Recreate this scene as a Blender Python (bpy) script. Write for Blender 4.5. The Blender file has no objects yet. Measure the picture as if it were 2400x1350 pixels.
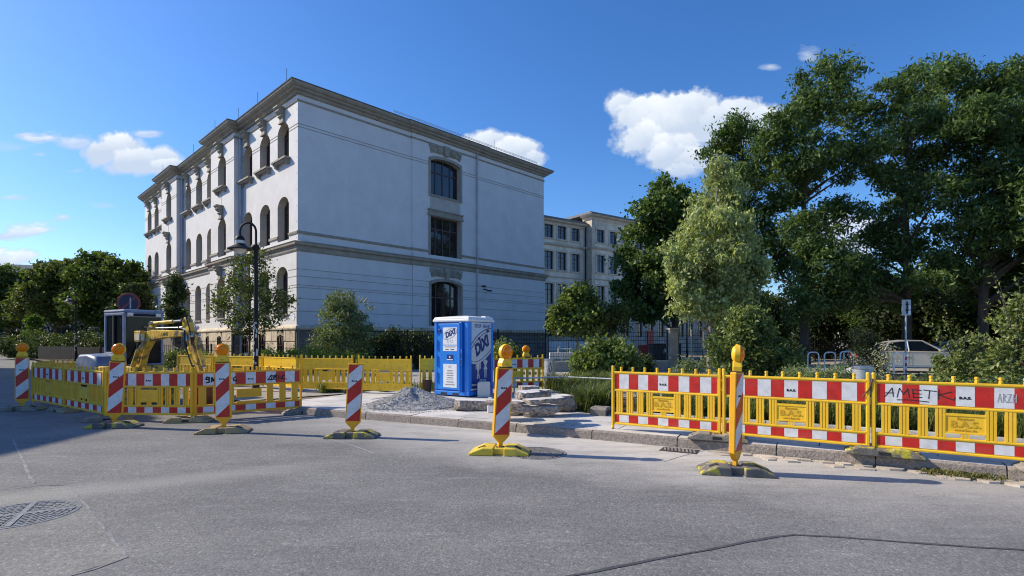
import bpy, math, random
import numpy as np
from mathutils import Vector, Matrix

R = math.radians
scene = bpy.context.scene
col = scene.collection

# ------------------------------------------------------------------ camera
F, CX, HZ, H = 1256.0, 1200.0, 798.0, 1.6      # focal (px of a 2400 wide photo), centre, horizon row, eye height
cam_d = bpy.data.cameras.new('camera')
cam_d.sensor_width = 36.0
cam_d.lens = F / 2400.0 * 36.0
cam_d.shift_y = (HZ - 675.0) / 2400.0
cam_d.clip_start = 0.1
cam_d.clip_end = 3000.0
cam = bpy.data.objects.new('camera', cam_d)
cam.location = (0, 0, H)
cam.rotation_euler = (R(90), 0, 0)
col.objects.link(cam)
scene.camera = cam

# ------------------------------------------------------------------ light
SUN_EL = 36.0
SUN_TO = Vector((-0.978, 0.208, 0)).normalized()       # horizontal direction towards the sun
sun_vec = Vector((SUN_TO.x * math.cos(R(SUN_EL)), SUN_TO.y * math.cos(R(SUN_EL)), math.sin(R(SUN_EL))))
sl = bpy.data.lights.new('sun', 'SUN')
sl.energy = 5.0
sl.angle = R(0.53)
sl.color = (1.0, 0.89, 0.70)
so = bpy.data.objects.new('sun', sl)
so.rotation_euler = (-sun_vec).to_track_quat('-Z', 'Y').to_euler()
so.location = (-30, 6, 40)
col.objects.link(so)

scene.view_settings.view_transform = 'Standard'
scene.view_settings.look = 'None'
scene.view_settings.exposure = 0.18
scene.view_settings.gamma = 1.0
scene.view_settings.use_curve_mapping = False
scene.render.engine = 'CYCLES'
scene.cycles.max_bounces = 6
scene.cycles.diffuse_bounces = 3
scene.cycles.glossy_bounces = 2
scene.cycles.transmission_bounces = 4
scene.cycles.transparent_max_bounces = 6
scene.cycles.filter_width = 1.1

world = bpy.data.worlds.new('World')
scene.world = world
world.use_nodes = True
wn, wl = world.node_tree.nodes, world.node_tree.links
wn.clear()


def W(t, **kw):
    n = wn.new(t)
    for k, v in kw.items():
        setattr(n, k, v)
    return n


def wmath(op, a, b=None, c=None, clamp=False):
    n = W('ShaderNodeMath', operation=op, use_clamp=clamp)
    for i, x in enumerate((a, b, c)):
        if x is None:
            continue
        if isinstance(x, (int, float)):
            n.inputs[i].default_value = x
        else:
            wl.new(x, n.inputs[i])
    return n.outputs[0]


sky = W('ShaderNodeTexSky', sky_type='NISHITA', sun_disc=False)
sky.sun_elevation = R(SUN_EL)
sky.sun_rotation = math.atan2(SUN_TO.x, SUN_TO.y)
sky.air_density = 1.0
sky.dust_density = 0.55
sky.ozone_density = 2.5
hsv = W('ShaderNodeHueSaturation')
hsv.inputs['Saturation'].default_value = 1.25
hsv.inputs['Value'].default_value = 1.0
wl.new(sky.outputs[0], hsv.inputs['Color'])
tint = W('ShaderNodeMixRGB', blend_type='MULTIPLY')
tint.inputs[0].default_value = 1.0
tint.inputs[2].default_value = (1.06, 1.27, 1.60, 1)
wl.new(hsv.outputs[0], tint.inputs[1])

tc = W('ShaderNodeTexCoord')
sep = W('ShaderNodeSeparateXYZ')
wl.new(tc.outputs['Generated'], sep.inputs[0])
yy = wmath('MAXIMUM', sep.outputs[1], 0.02)
px = wmath('DIVIDE', sep.outputs[0], yy)
pz = wmath('DIVIDE', sep.outputs[2], yy)
front = wmath('GREATER_THAN', sep.outputs[1], 0.02)
comb = W('ShaderNodeCombineXYZ')
wl.new(px, comb.inputs[0]); wl.new(pz, comb.inputs[1])


def wnoise(scale, detail, rough, off, stretch=(1, 1, 1)):
    mp = W('ShaderNodeMapping')
    mp.inputs['Location'].default_value = off
    mp.inputs['Scale'].default_value = stretch
    wl.new(comb.outputs[0], mp.inputs[0])
    n = W('ShaderNodeTexNoise')
    n.inputs['Scale'].default_value = scale
    n.inputs['Detail'].default_value = detail
    n.inputs['Roughness'].default_value = rough
    wl.new(mp.outputs[0], n.inputs['Vector'])
    return n.outputs['Fac']


nA = wnoise(9.0, 7, 0.55, (3.1, 1.7, 0.4))
nB = wnoise(34.0, 5, 0.6, (0.3, 9.2, 2.0))
nW = wnoise(14.0, 6, 0.62, (5.2, 2.2, 1.0), (0.45, 1.6, 1))
edge = wmath('ADD', wmath('MULTIPLY', wmath('SUBTRACT', nA, 0.5), 1.7), wmath('MULTIPLY', wmath('SUBTRACT', nB, 0.5), 0.75))
wisp = wmath('MULTIPLY', wmath('SUBTRACT', nW, 0.5), 4.0)
# cumulus and wisps of the afternoon sky: centre and half size in view-direction units, softness, wispiness, opacity
CLOUDS = [
    (1520, 280, 98, 72, .22, 0, .99), (1620, 270, 120, 78, .22, 0, .99), (1720, 275, 95, 58, .25, 0, .97), (1790, 285, 60, 45, .4, 0, .9), (1570, 350, 110, 50, .35, 0, .95), (1640, 375, 80, 42, .45, 0, .9), (1690, 420, 60, 40, .6, 0, .7),
    (1465, 250, 52, 45, .3, 0, .97), (1500, 330, 80, 60, .3, 0, .97), (1550, 368, 85, 45, .35, 0, .95), (1605, 400, 60, 26, .5, 0, .85),
    (1140, 335, 60, 34, .3, 0, .95), (1210, 355, 70, 40, .3, 0, .97), (1250, 372, 36, 28, .35, 0, .9),
    (265, 348, 98, 42, .3, 0, .98), (330, 376, 95, 38, .35, 0, .97), (395, 388, 50, 18, .4, 0, .9), (110, 325, 75, 15, .6, 1, .95), (190, 335, 60, 22, .5, 0, .8), (70, 318, 40, 9, .7, 1, .8),
    (350, 313, 38, 10, .8, 1, .75), (95, 362, 26, 9, .8, 1, .6), (180, 400, 28, 7, .8, 1, .6), (24, 462, 40, 9, .8, 1, .7),
    (240, 482, 34, 9, .9, 1, .4), (150, 508, 26, 10, .8, 1, .7), (40, 545, 105, 20, .6, 1, .9), (30, 605, 120, 26, .5, 1, .95), (20, 345, 50, 14, .9, 1, .35),
    (1892, 130, 34, 22, .9, 1, .8), (1806, 157, 26, 9, .9, 1, .7), (1990, 545, 130, 55, .5, 0, .85),
    (-600, 380, 300, 60, .6, 1, .8), (3200, 330, 260, 80, .5, 0, .9),
]
tot = None
litmax = None
for (u, v, a, b, soft, kind, op) in CLOUDS:
    cx_, cz_ = (u - CX) / F, (HZ - v) / F
    dx = wmath('MULTIPLY', wmath('SUBTRACT', px, cx_), F / a)
    dz = wmath('MULTIPLY', wmath('SUBTRACT', pz, cz_), F / b)
    d = wmath('SQRT', wmath('ADD', wmath('MULTIPLY', dx, dx), wmath('MULTIPLY', dz, dz)))
    e = wmath('ADD', wmath('SUBTRACT', 1.0, d), wisp if kind else edge)
    m = wmath('MULTIPLY', wmath('DIVIDE', e, soft, clamp=True), op)
    tot = m if tot is None else wmath('MAXIMUM', tot, m)
    # sunlit from the left and above, grey-blue underneath
    l = wmath('MULTIPLY', m, wmath('ADD', 0.45 if not kind else 0.6, wmath('SUBTRACT', wmath('MULTIPLY', dz, 0.55), wmath('MULTIPLY', dx, 0.15)), clamp=True))
    litmax = l if litmax is None else wmath('MAXIMUM', litmax, l)
tot = wmath('MULTIPLY', tot, front, clamp=True)
shade = wnoise(7.5, 6, 0.62, (7.7, 3.3, 5.0))
lit = W('ShaderNodeMapRange')
lit.inputs['From Min'].default_value = 0.62
lit.inputs['From Max'].default_value = 1.18
wl.new(wmath('ADD', wmath('ADD', wmath('MULTIPLY', litmax, 0.75), wmath('MULTIPLY', shade, 0.8)), wmath('MULTIPLY', wmath('SUBTRACT', nB, 0.5), 0.25)), lit.inputs['Value'])
ccol = W('ShaderNodeMixRGB')
ccol.inputs[1].default_value = (5.3, 6.2, 7.6, 1)
ccol.inputs[2].default_value = (8.7, 9.1, 9.5, 1)
wl.new(lit.outputs[0], ccol.inputs[0])
mix = W('ShaderNodeMixRGB')
wl.new(tot, mix.inputs[0]); wl.new(tint.outputs[0], mix.inputs[1]); wl.new(ccol.outputs[0], mix.inputs[2])
world.cycles.sampling_method = 'MANUAL'
world.cycles.sample_map_resolution = 512
bg = W('ShaderNodeBackground')
bg.inputs['Strength'].default_value = 0.102
wl.new(mix.outputs[0], bg.inputs[0])
wo = W('ShaderNodeOutputWorld')
wl.new(bg.outputs[0], wo.inputs[0])


# ------------------------------------------------------------------ pixel -> place
def at(u, v, Y):
    return Vector(((u - CX) / F * Y, Y, H - (v - HZ) / F * Y))


def gp(u, v, z=0.0):
    Y = (H - z) * F / (v - HZ)
    return Vector(((u - CX) / F * Y, Y, z))


def col_at(u, Y, z=0.0):
    return Vector(((u - CX) / F * Y, Y, z))


# ------------------------------------------------------------------ materials
MATS = {}


def base_mat(name):
    m = bpy.data.materials.new(name)
    m.use_nodes = True
    nt = m.node_tree
    nt.nodes.clear()
    out = nt.nodes.new('ShaderNodeOutputMaterial')
    b = nt.nodes.new('ShaderNodeBsdfPrincipled')
    nt.links.new(b.outputs[0], out.inputs[0])
    MATS[name] = m
    return m, nt, b, out


def ramp(nt, fac, stops):
    r = nt.nodes.new('ShaderNodeValToRGB')
    els = r.color_ramp.elements
    while len(els) < len(stops):
        els.new(0.5)
    for e, (p, c) in zip(els, stops):
        e.position = p
        e.color = (*c, 1) if len(c) == 3 else c
    nt.links.new(fac, r.inputs[0])
    return r.outputs[0]


def noise(nt, scale, detail=4, rough=0.55, coord='Object', stretch=None):
    if coord == 'World':
        g = nt.nodes.new('ShaderNodeNewGeometry'); vec = g.outputs['Position']
    else:
        t = nt.nodes.new('ShaderNodeTexCoord'); vec = t.outputs[coord]
    if stretch:
        mp = nt.nodes.new('ShaderNodeMapping'); mp.inputs['Scale'].default_value = stretch
        nt.links.new(vec, mp.inputs[0]); vec = mp.outputs[0]
    n = nt.nodes.new('ShaderNodeTexNoise')
    n.inputs['Scale'].default_value = scale
    n.inputs['Detail'].default_value = detail
    n.inputs['Roughness'].default_value = rough
    nt.links.new(vec, n.inputs['Vector'])
    return n.outputs['Fac']


def mixc(nt, fac, a, b, mode='MIX'):
    m = nt.nodes.new('ShaderNodeMixRGB'); m.blend_type = mode
    for i, x in ((0, fac), (1, a), (2, b)):
        if isinstance(x, (int, float)):
            m.inputs[i].default_value = x
        elif isinstance(x, tuple):
            m.inputs[i].default_value = (*x, 1)
        else:
            nt.links.new(x, m.inputs[i])
    return m.outputs[0]


def nmath(nt, op, a, b=None, clamp=False):
    n = nt.nodes.new('ShaderNodeMath'); n.operation = op; n.use_clamp = clamp
    for i, x in enumerate((a, b)):
        if x is None:
            continue
        if isinstance(x, (int, float)):
            n.inputs[i].default_value = x
        else:
            nt.links.new(x, n.inputs[i])
    return n.outputs[0]


def bump(nt, b, h, strength, dist=0.02):
    bp = nt.nodes.new('ShaderNodeBump')
    bp.inputs['Strength'].default_value = strength
    bp.inputs['Distance'].default_value = dist
    nt.links.new(h, bp.inputs['Height'])
    nt.links.new(bp.outputs[0], b.inputs['Normal'])


def pm(name, c1, c2=None, scale=4.0, rough=0.6, bmp=0.0, bscale=60.0, metal=0.0, coord='Object', spec=0.5, detail=5,
       dirt=None, dscale=2.0, lo=0.35, hi=0.65, island=0.0, coat=0.0, stretch=None, bdist=0.02, dlo=0.5, dhi=0.72, streak=None, orand=0.0):
    m, nt, b, out = base_mat(name)
    if c2 is None:
        c2 = tuple(min(1, x * 0.82) for x in c1)
    c = ramp(nt, noise(nt, scale, detail, 0.6, coord, stretch), [(lo, c2), (hi, c1)])
    if dirt:
        f = ramp(nt, noise(nt, dscale, 6, 0.65, coord), [(dlo, (0, 0, 0)), (dhi, (1, 1, 1))])
        c = mixc(nt, f, c, dirt)
    if streak:
        f = ramp(nt, noise(nt, 1.0, 7, 0.6, coord, (2.6, 2.6, 0.16)), [(0.54, (0, 0, 0)), (0.78, (1, 1, 1))])
        c = mixc(nt, nmath(nt, 'MULTIPLY', f, 0.26), c, streak)
    if orand:
        oi = nt.nodes.new('ShaderNodeObjectInfo')
        v = nmath(nt, 'ADD', nmath(nt, 'MULTIPLY', oi.outputs['Random'], orand * 2), 1 - orand)
        cb = nt.nodes.new('ShaderNodeCombineXYZ')
        for i in range(3):
            nt.links.new(v, cb.inputs[i])
        c = mixc(nt, 1.0, c, cb.outputs[0], 'MULTIPLY')
    if island:
        g = nt.nodes.new('ShaderNodeNewGeometry')
        v = nmath(nt, 'ADD', nmath(nt, 'MULTIPLY', g.outputs['Random Per Island'], island * 2), 1 - island)
        oi = nt.nodes.new('ShaderNodeObjectInfo')
        v = nmath(nt, 'MULTIPLY', v, nmath(nt, 'ADD', nmath(nt, 'MULTIPLY', oi.outputs['Random'], island * 2), 1 - island))
        cb = nt.nodes.new('ShaderNodeCombineXYZ')
        for i in range(3):
            nt.links.new(v, cb.inputs[i])
        c = mixc(nt, 1.0, c, cb.outputs[0], 'MULTIPLY')
    nt.links.new(c, b.inputs['Base Color'])
    b.inputs['Roughness'].default_value = rough
    b.inputs['Metallic'].default_value = metal
    b.inputs['Specular IOR Level'].default_value = spec
    b.inputs['Coat Weight'].default_value = coat
    if bmp:
        bump(nt, b, noise(nt, bscale, 4, 0.6, coord), bmp, bdist)
    return m


def leafmat(name, c1, c2, trans=0.35, rough=0.45, island=0.35):
    m, nt, b, out = base_mat(name)
    g = nt.nodes.new('ShaderNodeNewGeometry')
    r1 = g.outputs['Random Per Island']
    c = ramp(nt, r1, [(0.0, c2), (0.75, c1), (1.0, tuple(min(1, x * 1.35) for x in c1))])
    n = ramp(nt, noise(nt, 0.7, 3, 0.5, 'World'), [(0.35, (0.72, 0.75, 0.7)), (0.65, (1.1, 1.08, 1.0))])
    c = mixc(nt, 1.0, c, n, 'MULTIPLY')
    nt.links.new(c, b.inputs['Base Color'])
    b.inputs['Roughness'].default_value = rough
    b.inputs['Specular IOR Level'].default_value = 0.35
    t = nt.nodes.new('ShaderNodeBsdfTranslucent')
    tcx = mixc(nt, 1.0, c, (1.25, 1.3, 0.6), 'MULTIPLY')
    nt.links.new(tcx, t.inputs[0])
    ms = nt.nodes.new('ShaderNodeMixShader')
    ms.inputs[0].default_value = trans
    nt.links.new(b.outputs[0], ms.inputs[1]); nt.links.new(t.outputs[0], ms.inputs[2])
    nt.links.new(ms.outputs[0], out.inputs[0])
    return m


# asphalt with coarse aggregate, wear and pale construction dust by the kerb
def asphalt(name='asphalt', tone=(1.0, 0.985, 0.95)):
    m, nt, b, out = base_mat(name)
    geo = nt.nodes.new('ShaderNodeNewGeometry')
    vo = nt.nodes.new('ShaderNodeTexVoronoi'); vo.inputs['Scale'].default_value = 62.0
    nt.links.new(geo.outputs['Position'], vo.inputs['Vector'])
    sc = nt.nodes.new('ShaderNodeSeparateColor'); nt.links.new(vo.outputs['Color'], sc.inputs[0])
    g = ramp(nt, sc.outputs[0], [(0.0, (0.140, 0.140, 0.143)), (0.30, (0.170, 0.170, 0.173)), (0.70, (0.190, 0.190, 0.193)), (0.95, (0.215, 0.215, 0.217)), (1.0, (0.29, 0.287, 0.283))])
    sp = ramp(nt, noise(nt, 20.0, 5, 0.75, 'World'), [(0.35, (0.86, 0.86, 0.87)), (0.65, (1.14, 1.14, 1.14))])
    c = mixc(nt, 1.0, g, sp, 'MULTIPLY')
    mid = ramp(nt, noise(nt, 0.55, 6, 0.6, 'World', (1.0, 1.6, 1)), [(0.32, (0.80, 0.80, 0.81)), (0.68, (1.20, 1.19, 1.17))])
    c = mixc(nt, 1.0, c, mid, 'MULTIPLY')
    c = mixc(nt, 1.0, c, tone, 'MULTIPLY')
    st = ramp(nt, noise(nt, 2.3, 7, 0.7, 'World', (0.5, 2.2, 1)), [(0.55, (0, 0, 0)), (0.80, (1, 1, 1))])
    c = mixc(nt, nmath(nt, 'MULTIPLY', st, 0.42), c, (0.40, 0.39, 0.375))
    ol = ramp(nt, noise(nt, 1.3, 6, 0.62, 'World', (1.3, 0.8, 1)), [(0.60, (0, 0, 0)), (0.72, (1, 1, 1))])
    c = mixc(nt, nmath(nt, 'MULTIPLY', ol, 0.30), c, (0.095, 0.095, 0.10))
    sx = nt.nodes.new('ShaderNodeSeparateXYZ'); nt.links.new(geo.outputs['Position'], sx.inputs[0])
    X_, Y_ = sx.outputs[0], sx.outputs[1]

    def mr(v, a0, a1, b0=0.0, b1=1.0):
        q = nt.nodes.new('ShaderNodeMapRange')
        q.inputs['From Min'].default_value = a0; q.inputs['From Max'].default_value = a1
        q.inputs['To Min'].default_value = b0; q.inputs['To Max'].default_value = b1
        nt.links.new(v, q.inputs['Value'])
        return q.outputs[0]
    # construction dust tracked out from the kerb, broken up by noise
    dk = nmath(nt, 'SUBTRACT', 8.3, nmath(nt, 'ADD', nmath(nt, 'MULTIPLY', X_, 0.46), nmath(nt, 'MULTIPLY', Y_, 0.888)))
    wob = nmath(nt, 'MULTIPLY', nmath(nt, 'SUBTRACT', noise(nt, 0.8, 5, 0.6, 'World'), 0.5), 2.2)
    near = mr(nmath(nt, 'ADD', dk, wob), 0.6, 2.6, 1.0, 0.0)
    lx = mr(nmath(nt, 'ABSOLUTE', nmath(nt, 'SUBTRACT', X_, 1.2)), 7.0, 1.2)
    dn = ramp(nt, noise(nt, 1.6, 8, 0.72, 'World', (0.7, 2.0, 1)), [(0.25, (0.35, 0.35, 0.35)), (0.55, (1, 1, 1))])
    f = nmath(nt, 'MULTIPLY', nmath(nt, 'MULTIPLY', near, lx, True), dn, True)
    c = mixc(nt, nmath(nt, 'MULTIPLY', f, 0.92), c, (0.58, 0.55, 0.51))
    # an old pale trench line across the carriageway
    dl = nmath(nt, 'ABSOLUTE', nmath(nt, 'ADD', nmath(nt, 'SUBTRACT', nmath(nt, 'MULTIPLY', Y_, 0.863), nmath(nt, 'MULTIPLY', X_, 0.505)), -7.22))
    tl = nmath(nt, 'MULTIPLY', mr(dl, 0.10, 0.42, 1.0, 0.0), mr(nmath(nt, 'ADD', X_, 0.0), -1.8, -3.6), True)
    c = mixc(nt, nmath(nt, 'MULTIPLY', tl, 0.42), c, (0.38, 0.365, 0.33))
    nt.links.new(c, b.inputs['Base Color'])
    b.inputs['Roughness'].default_value = 0.88
    b.inputs['Specular IOR Level'].default_value = 0.3
    h = nmath(nt, 'ADD', nmath(nt, 'MULTIPLY', vo.outputs['Distance'], -1.0), nmath(nt, 'MULTIPLY', noise(nt, 30.0, 4, 0.75, 'World'), 1.0))
    bump(nt, b, h, 0.28, 0.010)
    return m


asphalt()
asphalt('patch_asphalt', (1.12, 1.09, 1.01))
pm('granite_slab', (0.64, 0.61, 0.57), (0.47, 0.445, 0.42), 1.6, 0.8, 0.25, 70, coord='World', dirt=(0.30, 0.26, 0.21), dscale=1.2, island=0.07, dlo=0.55, dhi=0.85)
pm('granite_kerb', (0.36, 0.305, 0.265), (0.20, 0.165, 0.14), 26.0, 0.85, 0.6, 45, coord='World', island=0.08)
pm('rough_granite', (0.55, 0.48, 0.41), (0.16, 0.125, 0.10), 17.0, 0.9, 1.0, 26, coord='World', island=0.2, bdist=0.05)
pm('stone_top', (0.72, 0.69, 0.66), (0.56, 0.53, 0.50), 4.0, 0.85, 0.4, 60, coord='World', island=0.14)
pm('sett', (0.58, 0.50, 0.41), (0.40, 0.34, 0.28), 5.0, 0.85, 0.5, 50, coord='World', island=0.18)
pm('joint_sand', (0.26, 0.225, 0.18), (0.15, 0.13, 0.11), 3.0, 0.95, 0.5, 90, coord='World')
pm('forecourt', (0.44, 0.41, 0.37), (0.27, 0.25, 0.23), 5.0, 0.9, 0.7, 26, coord='World', dirt=(0.17, 0.18, 0.08), dscale=0.6)
pm('soil', (0.12, 0.09, 0.06), (0.06, 0.045, 0.03), 4.0, 0.95, 0.8, 30, coord='World')
pm('tan_ground', (0.50, 0.40, 0.29), (0.38, 0.30, 0.21), 1.0, 0.95, 0.4, 30, coord='World')
pm('tar', (0.085, 0.085, 0.09), (0.055, 0.055, 0.06), 8.0, 0.7, 0.3, 60, coord='World')
pm('patch_line', (0.30, 0.30, 0.305), (0.17, 0.17, 0.175), 9.0, 0.9, 0.4, 60, coord='World')
pm('road_chalk', (0.55, 0.55, 0.54), (0.25, 0.25, 0.25), 22.0, 0.9, coord='World')
pm('cast_iron', (0.10, 0.10, 0.105), (0.05, 0.05, 0.055), 12.0, 0.55, 0.3, 60, metal=0.5)
pm('iron_rib', (0.30, 0.29, 0.28), (0.15, 0.145, 0.14), 12.0, 0.5, 0.2, 60)
pm('gravel', (0.58, 0.575, 0.57), (0.30, 0.30, 0.305), 48.0, 0.95, 0.9, 90, coord='World', island=0.3, bdist=0.03)

pm('plaster', (0.715, 0.70, 0.70), (0.645, 0.63, 0.635), 0.9, 0.85, 0.12, 90, dirt=(0.56, 0.54, 0.51), dscale=0.5, dlo=0.55, dhi=0.9, streak=(0.52, 0.50, 0.46))
pm('trim_stone', (0.37, 0.335, 0.28), (0.28, 0.25, 0.205), 2.2, 0.85, 0.2, 50)
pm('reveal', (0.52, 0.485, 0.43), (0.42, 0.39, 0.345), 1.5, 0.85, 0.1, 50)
pm('sandstone', (0.72, 0.62, 0.47), (0.52, 0.42, 0.29), 1.3, 0.85, 0.4, 30, coord='World', dirt=(0.30, 0.20, 0.12), dscale=0.9, island=0.1, dlo=0.56, dhi=0.75)
pm('dark_stone', (0.20, 0.18, 0.16), (0.11, 0.10, 0.09), 1.5, 0.9, 0.4, 30)
pm('roof_metal', (0.16, 0.16, 0.165), (0.10, 0.10, 0.105), 2.0, 0.5)
pm('zinc', (0.42, 0.44, 0.47), (0.30, 0.32, 0.35), 3.0, 0.45, metal=0.6)
pm('frame_red', (0.105, 0.045, 0.045), (0.07, 0.03, 0.035), 5.0, 0.5)
pm('frame_brown', (0.085, 0.045, 0.035), (0.06, 0.03, 0.025), 5.0, 0.5)
pm('old_plaster', (0.90, 0.78, 0.62), (0.66, 0.56, 0.44), 0.7, 0.9, 0.3, 20, dirt=(0.44, 0.39, 0.32), dscale=0.45, dlo=0.5, dhi=0.75)
pm('old_trim', (0.70, 0.59, 0.45), (0.52, 0.43, 0.33), 1.2, 0.9, 0.2, 30)
pm('rusticated', (0.54, 0.47, 0.39), (0.34, 0.29, 0.24), 0.9, 0.9, 0.4, 12)
pm('roof_tile', (0.24, 0.27, 0.25), (0.16, 0.18, 0.17), 2.0, 0.8)
pm('house_wall', (0.40, 0.36, 0.30), (0.32, 0.28, 0.24), 1.0, 0.9)
pm('concrete', (0.36, 0.34, 0.31), (0.22, 0.21, 0.19), 2.0, 0.9, 0.3, 40)


def glass(name, base, rough=0.04, spec=0.8):
    m, nt, b, out = base_mat(name)
    c = ramp(nt, noise(nt, 1.3, 3), [(0.4, base), (0.6, tuple(x * 1.8 for x in base))])
    nt.links.new(c, b.inputs['Base Color'])
    b.inputs['Roughness'].default_value = rough
    b.inputs['Specular IOR Level'].default_value = spec
    bump(nt, b, noise(nt, 0.8, 2), 0.06, 0.05)
    return m


glass('window_glass', (0.012, 0.013, 0.016))
glass('old_glass', (0.02, 0.025, 0.04))


def cabglass(name='cab_glass', tint=(0.55, 0.62, 0.60), fac=0.55):
    m, nt, b, out = base_mat(name)
    b.inputs['Base Color'].default_value = (0.008, 0.010, 0.011, 1)
    b.inputs['Specular IOR Level'].default_value = 0.28
    b.inputs['Roughness'].default_value = 0.05
    t = nt.nodes.new('ShaderNodeBsdfTransparent'); t.inputs[0].default_value = (*tint, 1)
    ms = nt.nodes.new('ShaderNodeMixShader')
    lw = nt.nodes.new('ShaderNodeLayerWeight'); lw.inputs[0].default_value = 0.35
    f = nmath(nt, 'ADD', nmath(nt, 'MULTIPLY', lw.outputs[0], 0.5), 1 - fac, True)
    nt.links.new(f, ms.inputs[0]); nt.links.new(t.outputs[0], ms.inputs[1]); nt.links.new(b.outputs[0], ms.inputs[2])
    nt.links.new(ms.outputs[0], out.inputs[0])


cabglass(fac=0.16)
cabglass('car_glass', (0.35, 0.38, 0.38), 0.35)

pm('yellow_plastic', (0.93, 0.585, 0.025), (0.86, 0.50, 0.02), 3.0, 0.45, 0.05, 40, dirt=(0.60, 0.38, 0.07), dscale=3.5, dlo=0.52, dhi=0.8, orand=0.06)
pm('yellow_old', (0.80, 0.53, 0.04), (0.66, 0.42, 0.04), 3.0, 0.55, 0.08, 40, dirt=(0.40, 0.28, 0.08), dscale=3.0, dlo=0.48, dhi=0.75, orand=0.1)
pm('orange_plastic', (0.92, 0.44, 0.012), (0.86, 0.40, 0.012), 3.0, 0.45, 0.05, 40, dirt=(0.62, 0.33, 0.03), dscale=3.5, dlo=0.55, dhi=0.8)
pm('foot_yellow', (0.80, 0.60, 0.05), (0.62, 0.44, 0.04), 4.0, 0.6, 0.2, 40, dirt=(0.30, 0.25, 0.12), dscale=4.0, dlo=0.52, dhi=0.7)
pm('foot_worn', (0.20, 0.18, 0.16), (0.12, 0.11, 0.10), 5.0, 0.85, 0.5, 40, dirt=(0.52, 0.44, 0.04), dscale=6.0, dlo=0.52, dhi=0.60)
pm('foot_tan', (0.46, 0.34, 0.16), (0.34, 0.24, 0.11), 5.0, 0.8, 0.4, 40, dirt=(0.24, 0.20, 0.15), dscale=4.0)
pm('foot_grey', (0.30, 0.275, 0.24), (0.17, 0.155, 0.14), 6.0, 0.85, 0.5, 40, dirt=(0.36, 0.28, 0.10), dscale=4.0)
pm('black_rubber', (0.03, 0.03, 0.032), (0.018, 0.018, 0.02), 6.0, 0.75, 0.2, 40)
pm('black_ink', (0.02, 0.02, 0.022), (0.014, 0.014, 0.016), 20.0, 0.7)
pm('faint_ink', (0.42, 0.42, 0.43), (0.35, 0.35, 0.36), 20.0, 0.7)
pm('yellow_relief', (0.62, 0.36, 0.01), (0.58, 0.33, 0.01), 20.0, 0.5)
pm('steel', (0.55, 0.56, 0.58), (0.42, 0.43, 0.45), 8.0, 0.32, metal=0.9)
pm('galvanised', (0.52, 0.54, 0.56), (0.40, 0.42, 0.44), 10.0, 0.45, metal=0.5)
pm('white_rail', (0.82, 0.82, 0.81), (0.70, 0.70, 0.69), 8.0, 0.4)
pm('dark_metal', (0.022, 0.024, 0.028), (0.014, 0.015, 0.018), 6.0, 0.45, metal=0.2)
pm('lamp_black', (0.014, 0.015, 0.019), (0.009, 0.010, 0.012), 6.0, 0.55, spec=0.3)
pm('fence_dark', (0.022, 0.023, 0.024), (0.014, 0.015, 0.016), 6.0, 0.8, spec=0.2)
pm('fence_grey', (0.24, 0.25, 0.26), (0.16, 0.17, 0.18), 6.0, 0.5, metal=0.3)
pm('sticker', (0.72, 0.72, 0.72), (0.30, 0.32, 0.36), 30.0, 0.6)
pm('white_plastic', (0.82, 0.82, 0.82), (0.72, 0.72, 0.73), 4.0, 0.4)
pm('canister', (0.62, 0.63, 0.60), (0.50, 0.51, 0.49), 3.0, 0.45)
pm('canister_white', (0.86, 0.86, 0.85), (0.78, 0.78, 0.77), 3.0, 0.45)
pm('toilet_blue', (0.016, 0.235, 0.78), (0.014, 0.20, 0.70), 3.0, 0.38, 0.04, 30, coat=0.15)
pm('toilet_navy', (0.010, 0.042, 0.26), (0.008, 0.036, 0.22), 3.0, 0.4)
pm('toilet_pale', (0.58, 0.64, 0.74), (0.52, 0.58, 0.68), 3.0, 0.45)
pm('logo_grey', (0.62, 0.62, 0.64), (0.56, 0.56, 0.58), 3.0, 0.45)
pm('logo_navy', (0.008, 0.028, 0.17), (0.006, 0.022, 0.14), 3.0, 0.5)
pm('figure_beige', (0.76, 0.68, 0.58), (0.70, 0.62, 0.53), 3.0, 0.5)
pm('paper', (0.80, 0.81, 0.83), (0.72, 0.73, 0.76), 5.0, 0.6)
pm('digger_yellow', (0.80, 0.52, 0.06), (0.62, 0.37, 0.035), 5.0, 0.5, 0.08, 60, dirt=(0.13, 0.09, 0.05), dscale=4.5, dlo=0.48, dhi=0.60)
pm('digger_grey', (0.24, 0.285, 0.40), (0.17, 0.205, 0.30), 4.0, 0.45, 0.05, 60, dirt=(0.16, 0.15, 0.15), dscale=3.0)
pm('digger_cover', (0.19, 0.23, 0.34), (0.13, 0.16, 0.25), 4.0, 0.4, dirt=(0.24, 0.24, 0.24), dscale=6.0)
pm('seat_fabric', (0.03, 0.03, 0.032), (0.02, 0.02, 0.02), 20.0, 0.85)
pm('car_beige', (0.62, 0.54, 0.43), (0.58, 0.50, 0.40), 1.0, 0.3, metal=0.35, coat=0.6)
pm('car_dark', (0.10, 0.10, 0.105), (0.08, 0.08, 0.085), 1.0, 0.3, metal=0.3, coat=0.6)
pm('car_navy', (0.018, 0.022, 0.05), (0.014, 0.018, 0.04), 1.0, 0.3, metal=0.2, coat=0.6)
pm('red_plastic', (0.62, 0.03, 0.02), (0.5, 0.02, 0.015), 3.0, 0.35)
pm('red_paint', (0.60, 0.035, 0.025), (0.5, 0.03, 0.02), 3.0, 0.5)
pm('white_paint', (0.80, 0.80, 0.79), (0.70, 0.70, 0.69), 4.0, 0.5)
pm('sign_back', (0.46, 0.48, 0.49), (0.38, 0.40, 0.41), 4.0, 0.55, metal=0.3)
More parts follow.
